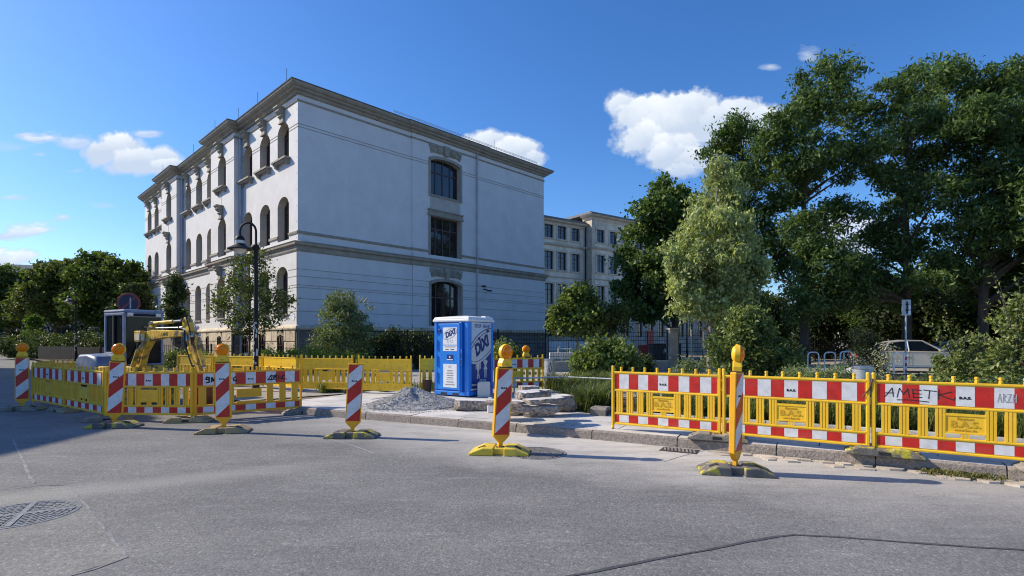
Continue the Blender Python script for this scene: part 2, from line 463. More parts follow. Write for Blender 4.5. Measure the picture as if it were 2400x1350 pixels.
pm('sign_shaded_red', (0.30, 0.05, 0.05), (0.22, 0.04, 0.04), 4.0, 0.6)  # sign red with the shade it stands in mixed into the colour
pm('sign_shaded_blue', (0.03, 0.035, 0.07), (0.02, 0.025, 0.05), 4.0, 0.6)  # sign blue darkened the same way, shade painted in
pm('sign_blue', (0.012, 0.03, 0.18), (0.01, 0.025, 0.15), 4.0, 0.4)
pm('rust', (0.16, 0.085, 0.045), (0.10, 0.055, 0.03), 6.0, 0.9, 0.4, 40)
pm('bark', (0.105, 0.085, 0.065), (0.055, 0.045, 0.035), 5.0, 0.95, 0.8, 14, coord='World', stretch=(1, 1, 0.25), bdist=0.04)
pm('bark_pale', (0.30, 0.27, 0.22), (0.18, 0.16, 0.13), 5.0, 0.9, 0.5, 20, coord='World')
pm('bin_red', (0.55, 0.06, 0.03), (0.45, 0.05, 0.03), 3.0, 0.5)
pm('bench_white', (0.74, 0.74, 0.73), (0.6, 0.6, 0.6), 3.0, 0.6)
pm('notice_panel', (0.86, 0.86, 0.87), (0.7, 0.7, 0.72), 1.0, 0.6)
pm('graffiti_white', (0.85, 0.85, 0.86), (0.7, 0.7, 0.72), 8.0, 0.7)
pm('beige_lens', (0.72, 0.70, 0.64), (0.60, 0.58, 0.52), 6.0, 0.25)

leafmat('leaf_locust', (0.130, 0.200, 0.062), (0.042, 0.085, 0.026), 0.38, 0.5)
leafmat('leaf_bright', (0.48, 0.53, 0.27), (0.20, 0.245, 0.105), 0.42, 0.5)
leafmat('leaf_maple', (0.125, 0.19, 0.055), (0.045, 0.085, 0.022), 0.38, 0.5)
leafmat('leaf_young', (0.20, 0.26, 0.075), (0.085, 0.13, 0.035), 0.40, 0.5)
leafmat('leaf_far', (0.115, 0.170, 0.042), (0.045, 0.080, 0.018), 0.36, 0.55)
leafmat('leaf_olive', (0.14, 0.175, 0.046), (0.055, 0.075, 0.020), 0.36, 0.5)
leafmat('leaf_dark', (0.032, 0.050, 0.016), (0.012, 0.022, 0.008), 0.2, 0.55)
leafmat('leaf_shrub', (0.20, 0.25, 0.085), (0.075, 0.110, 0.034), 0.36, 0.45)
leafmat('leaf_buddleia', (0.25, 0.30, 0.15), (0.11, 0.15, 0.065), 0.36, 0.5)
leafmat('leaf_hedge', (0.095, 0.130, 0.042), (0.030, 0.050, 0.016), 0.3, 0.45)
leafmat('leaf_near', (0.27, 0.31, 0.12), (0.11, 0.15, 0.045), 0.4, 0.4)
leafmat('leaf_climber', (0.150, 0.240, 0.040), (0.080, 0.140, 0.025), 0.35, 0.5)
leafmat('grass', (0.17, 0.20, 0.065), (0.08, 0.11, 0.03), 0.36, 0.5)
leafmat('grass_dry', (0.24, 0.22, 0.09), (0.10, 0.12, 0.04), 0.3, 0.6)
leafmat('bloom', (0.46, 0.45, 0.30), (0.30, 0.32, 0.20), 0.3, 0.6)


def stripes(name, kind):
    """printed retro-reflective film: red and white blocks (band) or diagonals (beacon)"""
    m, nt, b, out = base_mat(name)
    t = nt.nodes.new('ShaderNodeTexCoord')
    s = nt.nodes.new('ShaderNodeSeparateXYZ')
    if kind == 'band':
        nt.links.new(t.outputs['Generated'], s.inputs[0])
        f = nmath(nt, 'ADD', nmath(nt, 'MULTIPLY', s.outputs[0], 10.0), 0.5)
    else:
        nt.links.new(t.outputs['Object'], s.inputs[0])
        f = nmath(nt, 'ADD', nmath(nt, 'MULTIPLY', nmath(nt, 'SUBTRACT', s.outputs[2], nmath(nt, 'MULTIPLY', s.outputs[0], 0.95)), 4.0), 1.45)
    f = nmath(nt, 'FLOOR', f)
    f = nmath(nt, 'ABSOLUTE', nmath(nt, 'SUBTRACT', f, nmath(nt, 'MULTIPLY', nmath(nt, 'FLOOR', nmath(nt, 'MULTIPLY', f, 0.5)), 2.0)))
    w = ramp(nt, noise(nt, 9.0, 6, 0.65), [(0.35, (0.60, 0.60, 0.61)), (0.6, (0.74, 0.745, 0.76))])
    r = ramp(nt, noise(nt, 9.0, 6, 0.65), [(0.35, (0.44, 0.018, 0.012)), (0.6, (0.60, 0.022, 0.014))])
    c = mixc(nt, f, r, w)
    d = ramp(nt, noise(nt, 3.0, 7, 0.7), [(0.56, (0, 0, 0)), (0.8, (1, 1, 1))])
    c = mixc(nt, nmath(nt, 'MULTIPLY', d, 0.35), c, (0.25, 0.22, 0.18))
    nt.links.new(c, b.inputs['Base Color'])
    b.inputs['Roughness'].default_value = 0.35
    b.inputs['Specular IOR Level'].default_value = 0.5


stripes('film_band', 'band')
stripes('film_beacon', 'beacon')


def lens_mat():
    m, nt, b, out = base_mat('amber_lens')
    t = nt.nodes.new('ShaderNodeTexCoord')
    v = nt.nodes.new('ShaderNodeTexVoronoi'); v.inputs['Scale'].default_value = 28
    nt.links.new(t.outputs['Object'], v.inputs['Vector'])
    c = ramp(nt, v.outputs['Distance'], [(0.1, (1.0, 0.34, 0.0)), (0.7, (1.0, 0.19, 0.0))])
    nt.links.new(c, b.inputs['Base Color'])
    b.inputs['Roughness'].default_value = 0.14
    b.inputs['Transmission Weight'].default_value = 0.15
    b.inputs['Coat Weight'].default_value = 0.0
    b.inputs['Specular IOR Level'].default_value = 0.35
    b.inputs['Transmission Weight'].default_value = 0.0
    b.inputs['Subsurface Weight'].default_value = 0.25
    b.inputs['Subsurface Radius'].default_value = (1.0, 0.35, 0.05)
    b.inputs['Subsurface Scale'].default_value = 0.14
    bump(nt, b, v.outputs['Distance'], 0.5, 0.01)


lens_mat()


# ------------------------------------------------------------------ mesh helpers
class MB:
    def __init__(self, M=None):
        self.v, self.f, self.m = [], [], []
        self.M = M or Matrix.Identity(4)

    def add(self, verts, faces, mi=0):
        o = len(self.v)
        self.v += [self.M @ Vector(p) for p in verts]
        self.f += [tuple(i + o for i in f) for f in faces]
        self.m += [mi] * len(faces)
        return self

    def box(self, x0, x1, y0, y1, z0, z1, mi=0):
        vs = [(x, y, z) for z in (z0, z1) for y in (y0, y1) for x in (x0, x1)]
        return self.add(vs, [(0, 2, 3, 1), (4, 5, 7, 6), (0, 1, 5, 4), (2, 6, 7, 3), (0, 4, 6, 2), (1, 3, 7, 5)], mi)

    def cbox(self, c, s, mi=0, rz=0.0, rx=0.0, ry=0.0):
        m = Matrix.Translation(c) @ Matrix.Rotation(rz, 4, 'Z') @ Matrix.Rotation(ry, 4, 'Y') @ Matrix.Rotation(rx, 4, 'X')
        o = self.M; self.M = o @ m
        self.box(-s[0] / 2, s[0] / 2, -s[1] / 2, s[1] / 2, -s[2] / 2, s[2] / 2, mi)
        self.M = o
        return self

    def prism(self, poly, d0, d1, axis='y', mi=0):
        """poly of 2-D points extruded along axis: y -> (x,z) poly, x -> (y,z), z -> (x,y)"""
        n = len(poly)

        def p(a, b, d):
            return {'y': (a, d, b), 'x': (d, a, b), 'z': (a, b, d)}[axis]
        vs = [p(a, b, d0) for a, b in poly] + [p(a, b, d1) for a, b in poly]
        fs = [tuple(range(n)), tuple(range(2 * n - 1, n - 1, -1))] + [(i, i + n, (i + 1) % n + n, (i + 1) % n) for i in range(n)]
        return self.add(vs, fs, mi)

    def tube(self, pts, r, n=8, mi=0, cap=True):
        pts = [Vector(p) for p in pts]
        rs = r if isinstance(r, (list, tuple)) else [r] * len(pts)
        vs, fs = [], []
        prev = None
        for i, p in enumerate(pts):
            d = (pts[min(i + 1, len(pts) - 1)] - pts[max(i - 1, 0)])
            if d.length < 1e-9:
                d = Vector((0, 0, 1))
            d.normalize()
            if prev is None:
                a = Vector((0, 0, 1)) if abs(d.z) < 0.9 else Vector((1, 0, 0))
                x = d.cross(a).normalized()
            else:
                x = (prev - d * prev.dot(d))
                x = x.normalized() if x.length > 1e-6 else d.orthogonal().normalized()
            prev = x
            y = d.cross(x)
            for k in range(n):
                t = 2 * math.pi * k / n
                vs.append(p + (x * math.cos(t) + y * math.sin(t)) * rs[i])
        for i in range(len(pts) - 1):
            for k in range(n):
                a, b = i * n + k, i * n + (k + 1) % n
                fs.append((a, b, b + n, a + n))
        if cap:
            fs.append(tuple(range(n - 1, -1, -1)))
            fs.append(tuple(range((len(pts) - 1) * n, len(pts) * n)))
        return self.add(vs, fs, mi)

    def lathe(self, prof, c=(0, 0, 0), n=16, mi=0, axis='z'):
        """prof of (radius, height)"""
        vs, fs = [], []
        for r, h in prof:
            for k in range(n):
                t = 2 * math.pi * k / n
                a, b = r * math.cos(t), r * math.sin(t)
                p = {'z': (a, b, h), 'y': (a, h, b), 'x': (h, a, b)}[axis]
                vs.append((p[0] + c[0], p[1] + c[1], p[2] + c[2]))
        for i in range(len(prof) - 1):
            for k in range(n):
                a, b = i * n + k, i * n + (k + 1) % n
                fs.append((a, b, b + n, a + n))
        fs.append(tuple(range(n - 1, -1, -1)))
        fs.append(tuple(range((len(prof) - 1) * n, len(prof) * n)))
        return self.add(vs, fs, mi)

    def loft(self, rings, mi=0, cap=True):
        n = len(rings[0])
        vs = [p for r in rings for p in r]
        fs = []
        for i in range(len(rings) - 1):
            for k in range(n):
                a, b = i * n + k, i * n + (k + 1) % n
                fs.append((a, b, b + n, a + n))
        if cap:
            fs.append(tuple(range(n - 1, -1, -1)))
            fs.append(tuple(range((len(rings) - 1) * n, len(rings) * n)))
        return self.add(vs, fs, mi)

    def sweep(self, path, prof, mi=0, side=1):
        """profile of (outward offset, z) swept along a plan polyline; outward is to the right of travel"""
        path = [Vector((p[0], p[1])) for p in path]
        n = len(path)
        rings = []
        for i in range(n):
            d0 = (path[i] - path[i - 1]).normalized() if i > 0 else None
            d1 = (path[i + 1] - path[i]).normalized() if i < n - 1 else None
            if d0 is None: d0 = d1
            if d1 is None: d1 = d0
            n0, n1 = Vector((d0.y, -d0.x)), Vector((d1.y, -d1.x))
            b = n0 + n1
            k = b / max(1e-6, 1 + n0.dot(n1))
            rings.append([(path[i].x + k.x * o * side, path[i].y + k.y * o * side, z) for o, z in prof])
        return self.loft(rings, mi)

    def mesh(self, name, mats, smooth=False):
        me = bpy.data.meshes.new(name)
        me.from_pydata([tuple(p) for p in self.v], [], self.f)
        for m in ([mats] if isinstance(mats, str) else mats):
            me.materials.append(MATS[m])
        me.polygons.foreach_set('material_index', self.m)
        if smooth:
            me.polygons.foreach_set('use_smooth', [True] * len(self.f))
        me.update()
        return me

    def build(self, name, mats, parent=None, smooth=False, bevel=0.0, loc=None, rot=None):
        import bmesh
        me = self.mesh(name, mats, smooth)
        bm = bmesh.new(); bm.from_mesh(me)
        bmesh.ops.recalc_face_normals(bm, faces=bm.faces)
        bm.to_mesh(me); bm.free()
        o = bpy.data.objects.new(name, me)
        col.objects.link(o)
        if parent:
            o.parent = parent
        if loc is not None:
            o.location = loc
        if rot is not None:
            o.rotation_euler = rot
        if bevel:
            b = o.modifiers.new('bevel', 'BEVEL'); b.width = bevel; b.segments = 2; b.limit_method = 'ANGLE'; b.angle_limit = R(40)
        if smooth:
            try:
                me.set_sharp_from_angle(angle=R(38))
            except Exception:
                pass
        return o


def tag(o, label=None, cat=None, group=None, kind=None):
    if label: o['label'] = label
    if cat: o['category'] = cat
    if group: o['group'] = group
    if kind: o['kind'] = kind
    return o


def thing(name, label, cat, loc=(0, 0, 0), rz=0.0, group=None):
    o = bpy.data.objects.new(name, None)
    o.empty_display_size = 0.2
    col.objects.link(o)
    o.location = loc
    o.rotation_euler = (0, 0, rz)
    return tag(o, label, cat, group)


def share(name, src, parent, loc=(0, 0, 0), rot=(0, 0, 0)):
    o = bpy.data.objects.new(name, src.data if hasattr(src, 'data') else src)
    col.objects.link(o)
    o.parent = parent
    o.location = loc
    o.rotation_euler = rot
    return o


def copy_tree(o, parent=None):
    c = o.copy()
    col.objects.link(c)
    c.parent = parent
    for ch in o.children:
        copy_tree(ch, c)
    return c


def text_mesh(name, body, size, mat, parent, loc, rot, shear=0.0, offset=0.0, extrude=0.002, align='CENTER', sx=1.0):
    cu = bpy.data.curves.new(name, 'FONT')
    cu.body = body; cu.size = size; cu.shear = shear; cu.offset = offset; cu.extrude = extrude
    cu.align_x = align; cu.align_y = 'CENTER'
    cu.resolution_u = 3
    t = bpy.data.objects.new(name + '_src', cu)
    col.objects.link(t)
    dg = bpy.context.evaluated_depsgraph_get()
    me = bpy.data.meshes.new_from_object(t.evaluated_get(dg))
    me.name = name
    bpy.data.objects.remove(t)
    me.materials.clear(); me.materials.append(MATS[mat])
    o = bpy.data.objects.new(name, me)
    col.objects.link(o)
    o.parent = parent; o.location = loc; o.rotation_euler = rot
    o.scale = (sx, 1, 1)
    return o


def np_mesh(name, verts, faces, mat, parent=None, smooth=False):
    """fast mesh from numpy arrays; faces (n,k)"""
    me = bpy.data.meshes.new(name)
    n, k = faces.shape
    me.vertices.add(len(verts)); me.vertices.foreach_set('co', np.ascontiguousarray(verts, dtype=np.float32).ravel())
    me.loops.add(n * k); me.loops.foreach_set('vertex_index', np.ascontiguousarray(faces, dtype=np.int32).ravel())
    me.polygons.add(n); me.polygons.foreach_set('loop_start', np.arange(0, n * k, k, dtype=np.int32))
    me.materials.append(MATS[mat])
    me.update(calc_edges=True)
    o = bpy.data.objects.new(name, me)
    col.objects.link(o)
    if parent: o.parent = parent
    return o


def stroke(mb, pts, w, y=0.0, mi=0, t=0.0015):
    """flat ribbon in the x-z plane at depth y (ink strokes)"""
    for (a, b) in zip(pts[:-1], pts[1:]):
        a, b = Vector((a[0], a[1])), Vector((b[0], b[1]))
        d = (b - a)
        if d.length < 1e-6: continue
        e = d.normalized() * w * 0.3
        a2, b2 = a - e, b + e
        nrm = Vector((-d.y, d.x)).normalized() * w / 2
        mb.prism([(a2.x + nrm.x, a2.y + nrm.y), (b2.x + nrm.x, b2.y + nrm.y), (b2.x - nrm.x, b2.y - nrm.y), (a2.x - nrm.x, a2.y - nrm.y)], y - t, y, 'y', mi)

# ================================================================== ground
PZ = 0.15          # pavement level above the road


def sheet(name, poly, z, mat, label=None, thick=0.0):
    mb = MB()
    if thick:
        mb.prism(poly, z - thick, z, 'z')
    else:
        mb.add([(x, y, z) for x, y in poly], [tuple(range(len(poly)))])
    o = mb.build(name, mat)
    tag(o, label, None, None, 'structure')
    return o


sheet('road', [(-900, -200), (900, -200), (900, 1500), (-900, 1500)], 0.0, 'asphalt', 'grey asphalt road with dusty patches and tar seams')

KPTS = [(-6.0, 12.4), (-3.61, 11.15), (-1.19, 9.98), (0.85, 8.92), (2.54, 7.98), (4.37, 6.95), (5.69, 6.12), (9.0, 3.95), (14.0, 0.6)]
KERB = [Vector(p) for p in KPTS]
KS = [0.0]
for a_, b_ in zip(KERB[:-1], KERB[1:]):
    KS.append(KS[-1] + (b_ - a_).length)


def kpos(s, d=0.0):
    """point at arc length s along the kerb, d metres behind its road face"""
    s = max(0.0, min(KS[-1] - 1e-4, s))
    for i in range(len(KERB) - 1):
        if KS[i] <= s <= KS[i + 1]:
            t = (s - KS[i]) / (KS[i + 1] - KS[i])
            break
    p = KERB[i].lerp(KERB[i + 1], t)

    def tang(j):
        j = max(0, min(len(KERB) - 2, j))
        return (KERB[j + 1] - KERB[j]).normalized()
    d0 = (tang(i - 1) + tang(i)).normalized(); d1 = (tang(i) + tang(i + 1)).normalized()
    dd = d0.lerp(d1, t).normalized()
    n = Vector((-dd.y, dd.x))
    return p + n * d


# raised ground behind the kerb, out to the far end of the side street
left_kerb = [(-7.2, 13.2), (-8.3, 14.3), (-9.4, 15.5)] + [(-9.4 - 0.722 * k, 15.5 + 0.692 * k) for k in (20, 60, 130)]
back_poly = [tuple(kpos(s, 0.02)) for s in np.linspace(0, KS[-1], 24)] + [(60, -30), (200, 0), (200, 320), (-103, 320)] + left_kerb[::-1]
sheet('pavement_bed', back_poly, 0.10, 'joint_sand', 'sandy bed showing in the joints of the pavement slabs', 0.10)

# kerb stones, one by one
kerb = thing('kerb', 'row of granite kerb stones between road and pavement', 'kerb')
kerb['kind'] = 'structure'
del kerb['category']
rnd = random.Random(4)
s = 0.0
joints = []
while s < KS[-1] - 0.3:
    L = rnd.uniform(1.05, 1.42)
    e = min(s + L, KS[-1])
    joints.append((s, e))
    s = e
for (a, b) in joints:
    mb = MB()
    ring = []
    k = 4
    lift = rnd.uniform(-0.006, 0.006)
    for i in range(k + 1):
        q = a + 0.008 + (b - a - 0.016) * i / k
        f0, f1 = kpos(q, -0.012), kpos(q, 0.30)
        jz = [rnd.uniform(-0.004, 0.004) for _ in range(3)]
        j0 = rnd.uniform(-0.01, 0.01)
        f05 = kpos(q, 0.005 + j0)
        f1b = kpos(q, 0.03)
        ring.append([(f0.x, f0.y, -0.02), (f05.x, f05.y, PZ * 0.82 + jz[0]), (f1b.x, f1b.y, PZ + lift + jz[1] * 0.5), (f1.x, f1.y, PZ + lift), (f1.x, f1.y, -0.02)])
    mb.loft(ring)
    ks_ = mb.build('kerb_stone', ['granite_kerb', 'granite_slab'], kerb)
    for pl in ks_.data.polygons:
        if pl.normal.z > .9: pl.material_index = 1

# pavement slabs in rows parallel to the kerb
pave = thing('pavement', 'pale granite slab pavement behind the kerb', 'pavement')
pave['kind'] = 'structure'
del pave['category']
d = 0.31
for row, wdt in enumerate((0.62, 0.95, 0.85, 0.9, 0.9)):
    s = rnd.uniform(0, 0.5)
    while s < KS[-1] - 0.4:
        L = rnd.uniform(0.8, 1.5)
        e = min(s + L, KS[-1])
        c0 = kpos((s + e) / 2, d + wdt / 2)
        if not ((c0.x > 1.2 and row >= 2) or (c0.x < -6.5)):
            g = 0.007
            q = [kpos(s + g, d + g), kpos(e - g, d + g), kpos(e - g, d + wdt - g), kpos(s + g, d + wdt - g)]
            z = PZ + rnd.uniform(-0.006, 0.004)
            tl = [rnd.uniform(-0.003, 0.003) for _ in range(4)]
            mb = MB()
            mb.add([(p.x, p.y, 0.08) for p in q] + [(p.x, p.y, z + t) for p, t in zip(q, tl)],
                   [(3, 2, 1, 0), (4, 5, 6, 7), (0, 1, 5, 4), (1, 2, 6, 5), (2, 3, 7, 6), (3, 0, 4, 7)])
            mb.build('paving_slab', 'granite_slab', pave)
        s = e
    d += wdt

# gutter setts along the road side of the kerb
gut = thing('gutter', 'row of flat tan setts between asphalt and kerb', 'gutter')
gut['kind'] = 'structure'
del gut['category']
for row in range(2):
    s = 10.0 + row * 0.1
    while s < 16.5:
        L = rnd.uniform(0.18, 0.38)
        w = rnd.uniform(0.11, 0.16)
        if row == 0 or rnd.random() < 0.75:
            d0 = -0.02 - row * 0.15
            n = 6
            cc = kpos(s + L / 2, d0 - w / 2)
            tdir = (kpos(s + 0.2, 0) - kpos(s, 0)).normalized(); nn = Vector((-tdir.y, tdir.x))
            pts = []
            for k in range(n):
                t = 2 * math.pi * k / n + 0.5
                rr = rnd.uniform(0.85, 1.08)
                p = cc + tdir * (math.cos(t) * L * 0.55 * rr) + nn * (math.sin(t) * w * 0.56 * rr)
                pts.append((p.x, p.y))
            z = 0.014 + rnd.uniform(0, 0.012)
            mb = MB(); mb.prism(pts, -0.01, z, 'z')
            mb.build('sett', 'sett', gut)
        s += L + 0.015

# paved forecourt, planting beds, school yard
sheet('forecourt', [(-12.8, 18.8), (-8.1, 14.4), (-6.6, 13.05)] + [tuple(kpos(s_, 3.9)) for s_ in (0.5, 3, 6)] + [(1.3, 12.6), (2.0, 13.8), (14, 15), (40, 15), (60, 24.2), (60, 31), (20, 31), (-10, 27), (-20.0, 26.0)], 0.128, 'forecourt', 'worn cobbled forecourt with tufts between the stones')
sheet('planting_bed', [tuple(kpos(s_, 2.0)) for s_ in np.linspace(8.2, KS[-1], 12)] + [(22, 10), (22, 13.6), (2.2, 13.4), (1.3, 12.4)], 0.134, 'soil', 'dark soil of the planting bed behind the barriers')
sheet('school_yard', [(-8, 31.2), (60, 31.2), (160, 120), (60, 160), (-10, 60)], 0.126, 'tan_ground', 'sunlit tan ground of the school yard')
sheet('verge', [(-13.2, 18.4), (-19.4, 25.2), (-60, 63), (-66, 68), (-50, 72), (-12.0, 29.9), (-4, 28.2), (-9.5, 24.0)], 0.132, 'soil', 'planted verge along the school fence')
bed_edge = MB()
prev = None
for s_ in np.linspace(8.3, KS[-1] - 0.1, 14):
    if prev is not None:
        a, b = kpos(prev, 1.93), kpos(s_ - 0.012, 1.93)
        a2, b2 = kpos(prev, 2.03), kpos(s_ - 0.012, 2.03)
        bed_edge.add([(a.x, a.y, 0.1), (b.x, b.y, 0.1), (b2.x, b2.y, 0.1), (a2.x, a2.y, 0.1), (a.x, a.y, 0.22), (b.x, b.y, 0.22), (b2.x, b2.y, 0.22), (a2.x, a2.y, 0.22)],
                     [(3, 2, 1, 0), (4, 5, 6, 7), (0, 1, 5, 4), (1, 2, 6, 5), (2, 3, 7, 6), (3, 0, 4, 7)])
    prev = s_
tag(bed_edge.build('bed_edging', 'granite_slab'), 'narrow pale stone edging of the planting bed', None, None, 'structure')


# seams, patches and covers on the road
def strip(name, pix, w, mat, z=0.004, label=None):
    pts = [gp(u, v) for u, v in pix]
    mb = MB(); L, Rr = [], []
    rr = random.Random(len(pix) * 7 + int(pix[0][0]))
    fine = []
    for a, b in zip(pts[:-1], pts[1:]):
        n = max(2, int((b - a).length / 0.15))
        fine += [a.lerp(b, i / n) for i in range(n)]
    fine.append(pts[-1])
    vs = []
    for i, p in enumerate(fine):
        d_ = (fine[min(i + 1, len(fine) - 1)] - fine[max(i - 1, 0)]).normalized()
        nn = Vector((-d_.y, d_.x, 0)); ww = w * rr.uniform(0.6, 1.25) / 2; jj = rr.uniform(-0.25, 0.25) * w
        vs += [(p.x + nn.x * (ww + jj), p.y + nn.y * (ww + jj), z), (p.x - nn.x * (ww - jj), p.y - nn.y * (ww - jj), z)]
    mb.add(vs, [(2 * i, 2 * i + 1, 2 * i + 3, 2 * i + 2) for i in range(len(fine) - 1)])
    return tag(mb.build(name, mat), label, None, None, 'structure')


sheet('road_patch', [tuple(gp(u_, v_)[:2]) for u_, v_ in ((-260, 1175), (-60, 1152), (160, 1138), (205, 1190), (240, 1235), (300, 1306), (120, 1362), (-400, 1480))], 0.0025, 'patch_asphalt', 'paler asphalt patch round the manhole')
strip('tar_seam', [(1280, 1362), (1480, 1322), (1660, 1288), (1780, 1264), (1862, 1254), (1960, 1258), (2120, 1272), (2400, 1290), (2560, 1296)], 0.032, 'tar', 0.004, 'dark tar seam bending across the road')
strip('patch_joint', [(30, 1030), (62, 1100), (80, 1134)], 0.03, 'patch_line', 0.004, 'pale joint of an old road patch')
strip('patch_joint', [(160, 1138), (205, 1190), (240, 1235), (300, 1306), (220, 1335), (120, 1362)], 0.022, 'patch_line', 0.004, 'pale joint of an old road patch')
strip('patch_joint', [(0, 1150), (90, 1138), (160, 1138)], 0.014, 'patch_line', 0.005, 'pale joint of an old road patch')
strip('road_scratch', [(760, 1026), (830, 1046), (875, 1062)], 0.016, 'road_chalk', 0.004, 'pale scratch on the asphalt')
strip('road_scratch', [(1555, 1082), (1600, 1068), (1650, 1056)], 0.022, 'road_chalk', 0.004, 'pale scratch on the asphalt')


def manhole(name, label, c, r, style, rot=0.0):
    t = thing(name, label, 'manhole cover', (c.x, c.y, 0.0), rot)
    mb = MB(); mb.lathe([(r, -0.02), (r, 0.006), (r * 0.93, 0.008), (r * 0.92, -0.001)], n=40); mb.build('rim', 'iron_rib', t, True)
    mb = MB(); mb.lathe([(r * 0.915, -0.03), (r * 0.915, 0.002)], n=40); mb.build('plate', 'cast_iron', t)
    mb = MB()
    if style == 'grid':
        k = 11
        for i in range(-k, k + 1):
            for j in range(-k, k + 1):
                x, y = i * r / (k + 0.8), j * r / (k + 0.8)
                if x * x + y * y < (r * 0.87) ** 2:
                    mb.cbox((x, y, 0.004), (r / k * 0.55, r / k * 0.55, 0.008), rz=0.2)
    else:
        for q in range(6):
            rr = r * (0.22 + 0.12 * q)
            n = 10 + 4 * q
            for i in range(n):
                a0, a1 = 2 * math.pi * i / n, 2 * math.pi * (i + 0.72) / n
                pts = [(rr * math.cos(a0 + (a1 - a0) * w / 3), rr * math.sin(a0 + (a1 - a0) * w / 3)) for w in range(4)]
                pts += [((rr + r * .06) * math.cos(a0 + (a1 - a0) * w / 3), (rr + r * .06) * math.sin(a0 + (a1 - a0) * w / 3)) for w in (3, 2, 1, 0)]
                mb.prism(pts, 0.0, 0.008, 'z')
        mb.cbox((0, 0, 0.0052), (r * 1.8, 0.045, 0.0096)); mb.cbox((0, 0, 0.005), (0.045, r * 1.8, 0.009))
        mb.lathe([(r * .14, 0), (r * .14, 0.0075)], n=14)
    mb.build('tread', 'iron_rib', t)
    return t


manhole('manhole_cover', 'round iron manhole cover with broken ring pattern set in a road patch', gp(50, 1206), 0.435, 'ring', 0.5)
manhole('manhole_cover', 'round iron manhole cover with square studs under the beacon by the kerb', gp(1258, 1062), 0.42, 'grid', 0.3)
gc = kpos(9.62, -0.22)
tdir = (kpos(9.9, 0) - kpos(9.4, 0)).normalized()
t = thing('drain_grate', 'slotted iron drain grate in the gutter', 'drain', (gc.x, gc.y, 0), math.atan2(tdir.y, tdir.x))
MB().box(-0.26, 0.26, -0.15, 0.15, -0.02, 0.006).build('pan', 'cast_iron', t)
mb = MB()
for i in range(9):
    mb.cbox((-0.21 + i * 0.052, 0, 0.008), (0.026, 0.24, 0.012), rz=0.25)
mb.build('slot_bars', 'iron_rib', t)

# ================================================================== main school building
D0 = 30.0
P0 = Vector(((698 - CX) / F * D0, D0, 0))
ANG = math.atan2(0.7216, 0.692)
bA = thing('school_building', 'pale grey three storey school block with arched windows and a blank shaded gable', 'building', P0, ANG)
WL, GL = 34.6, 21.2                      # long facade, gable length
PAV = [(8.4, 13.0), (21.6, 26.2)]
PP = 0.49


def arch_z(x, a, b, zs, rise):
    h = (b - a) / 2; q = (x - (a + b) / 2) / h
    return zs + rise * math.sqrt(max(0.0, 1 - q * q * 0.92)) - rise * math.sqrt(0.08)


def wall_open(mb, fr, w0, w1, z0, z1, openings, depth=0.34, mi=0, mr=1, n=10, flat=False):
    """wall strip with real openings; fr(along, z, inward) -> local point; openings (a, b, zb, zs, rise)"""
    def q(pts, m):
        mb.add([fr(*p) for p in pts], [tuple(range(len(pts)))], m)
    x = w0
    for (a, b, zb, zs, rise) in sorted(openings):
        q([(x, z0, 0), (a, z0, 0), (a, z1, 0), (x, z1, 0)], mi)
        if zb > z0 + 1e-4:
            q([(a, z0, 0), (b, z0, 0), (b, zb, 0), (a, zb, 0)], mi)
        xs = [a + (b - a) * i / n for i in range(n + 1)] if rise else [a, b]
        zz = [arch_z(v, a, b, zs, rise) if rise else zs for v in xs]
        for i in range(len(xs) - 1):
            q([(xs[i], zz[i], 0), (xs[i + 1], zz[i + 1], 0), (xs[i + 1], z1, 0), (xs[i], z1, 0)], mi)
            q([(xs[i], zz[i], 0), (xs[i + 1], zz[i + 1], 0), (xs[i + 1], zz[i + 1], depth), (xs[i], zz[i], depth)], mr)
        q([(a, zb, 0), (a, zz[0], 0), (a, zz[0], depth), (a, zb, depth)], mr)
        q([(b, zb, 0), (b, zz[-1], 0), (b, zz[-1], depth), (b, zb, depth)], mr)
        q([(a, zb, 0), (b, zb, 0), (b, zb, depth), (a, zb, depth)], mr)
        x = b
    q([(x, z0, 0), (w1, z0, 0), (w1, z1, 0), (x, z1, 0)], mi)


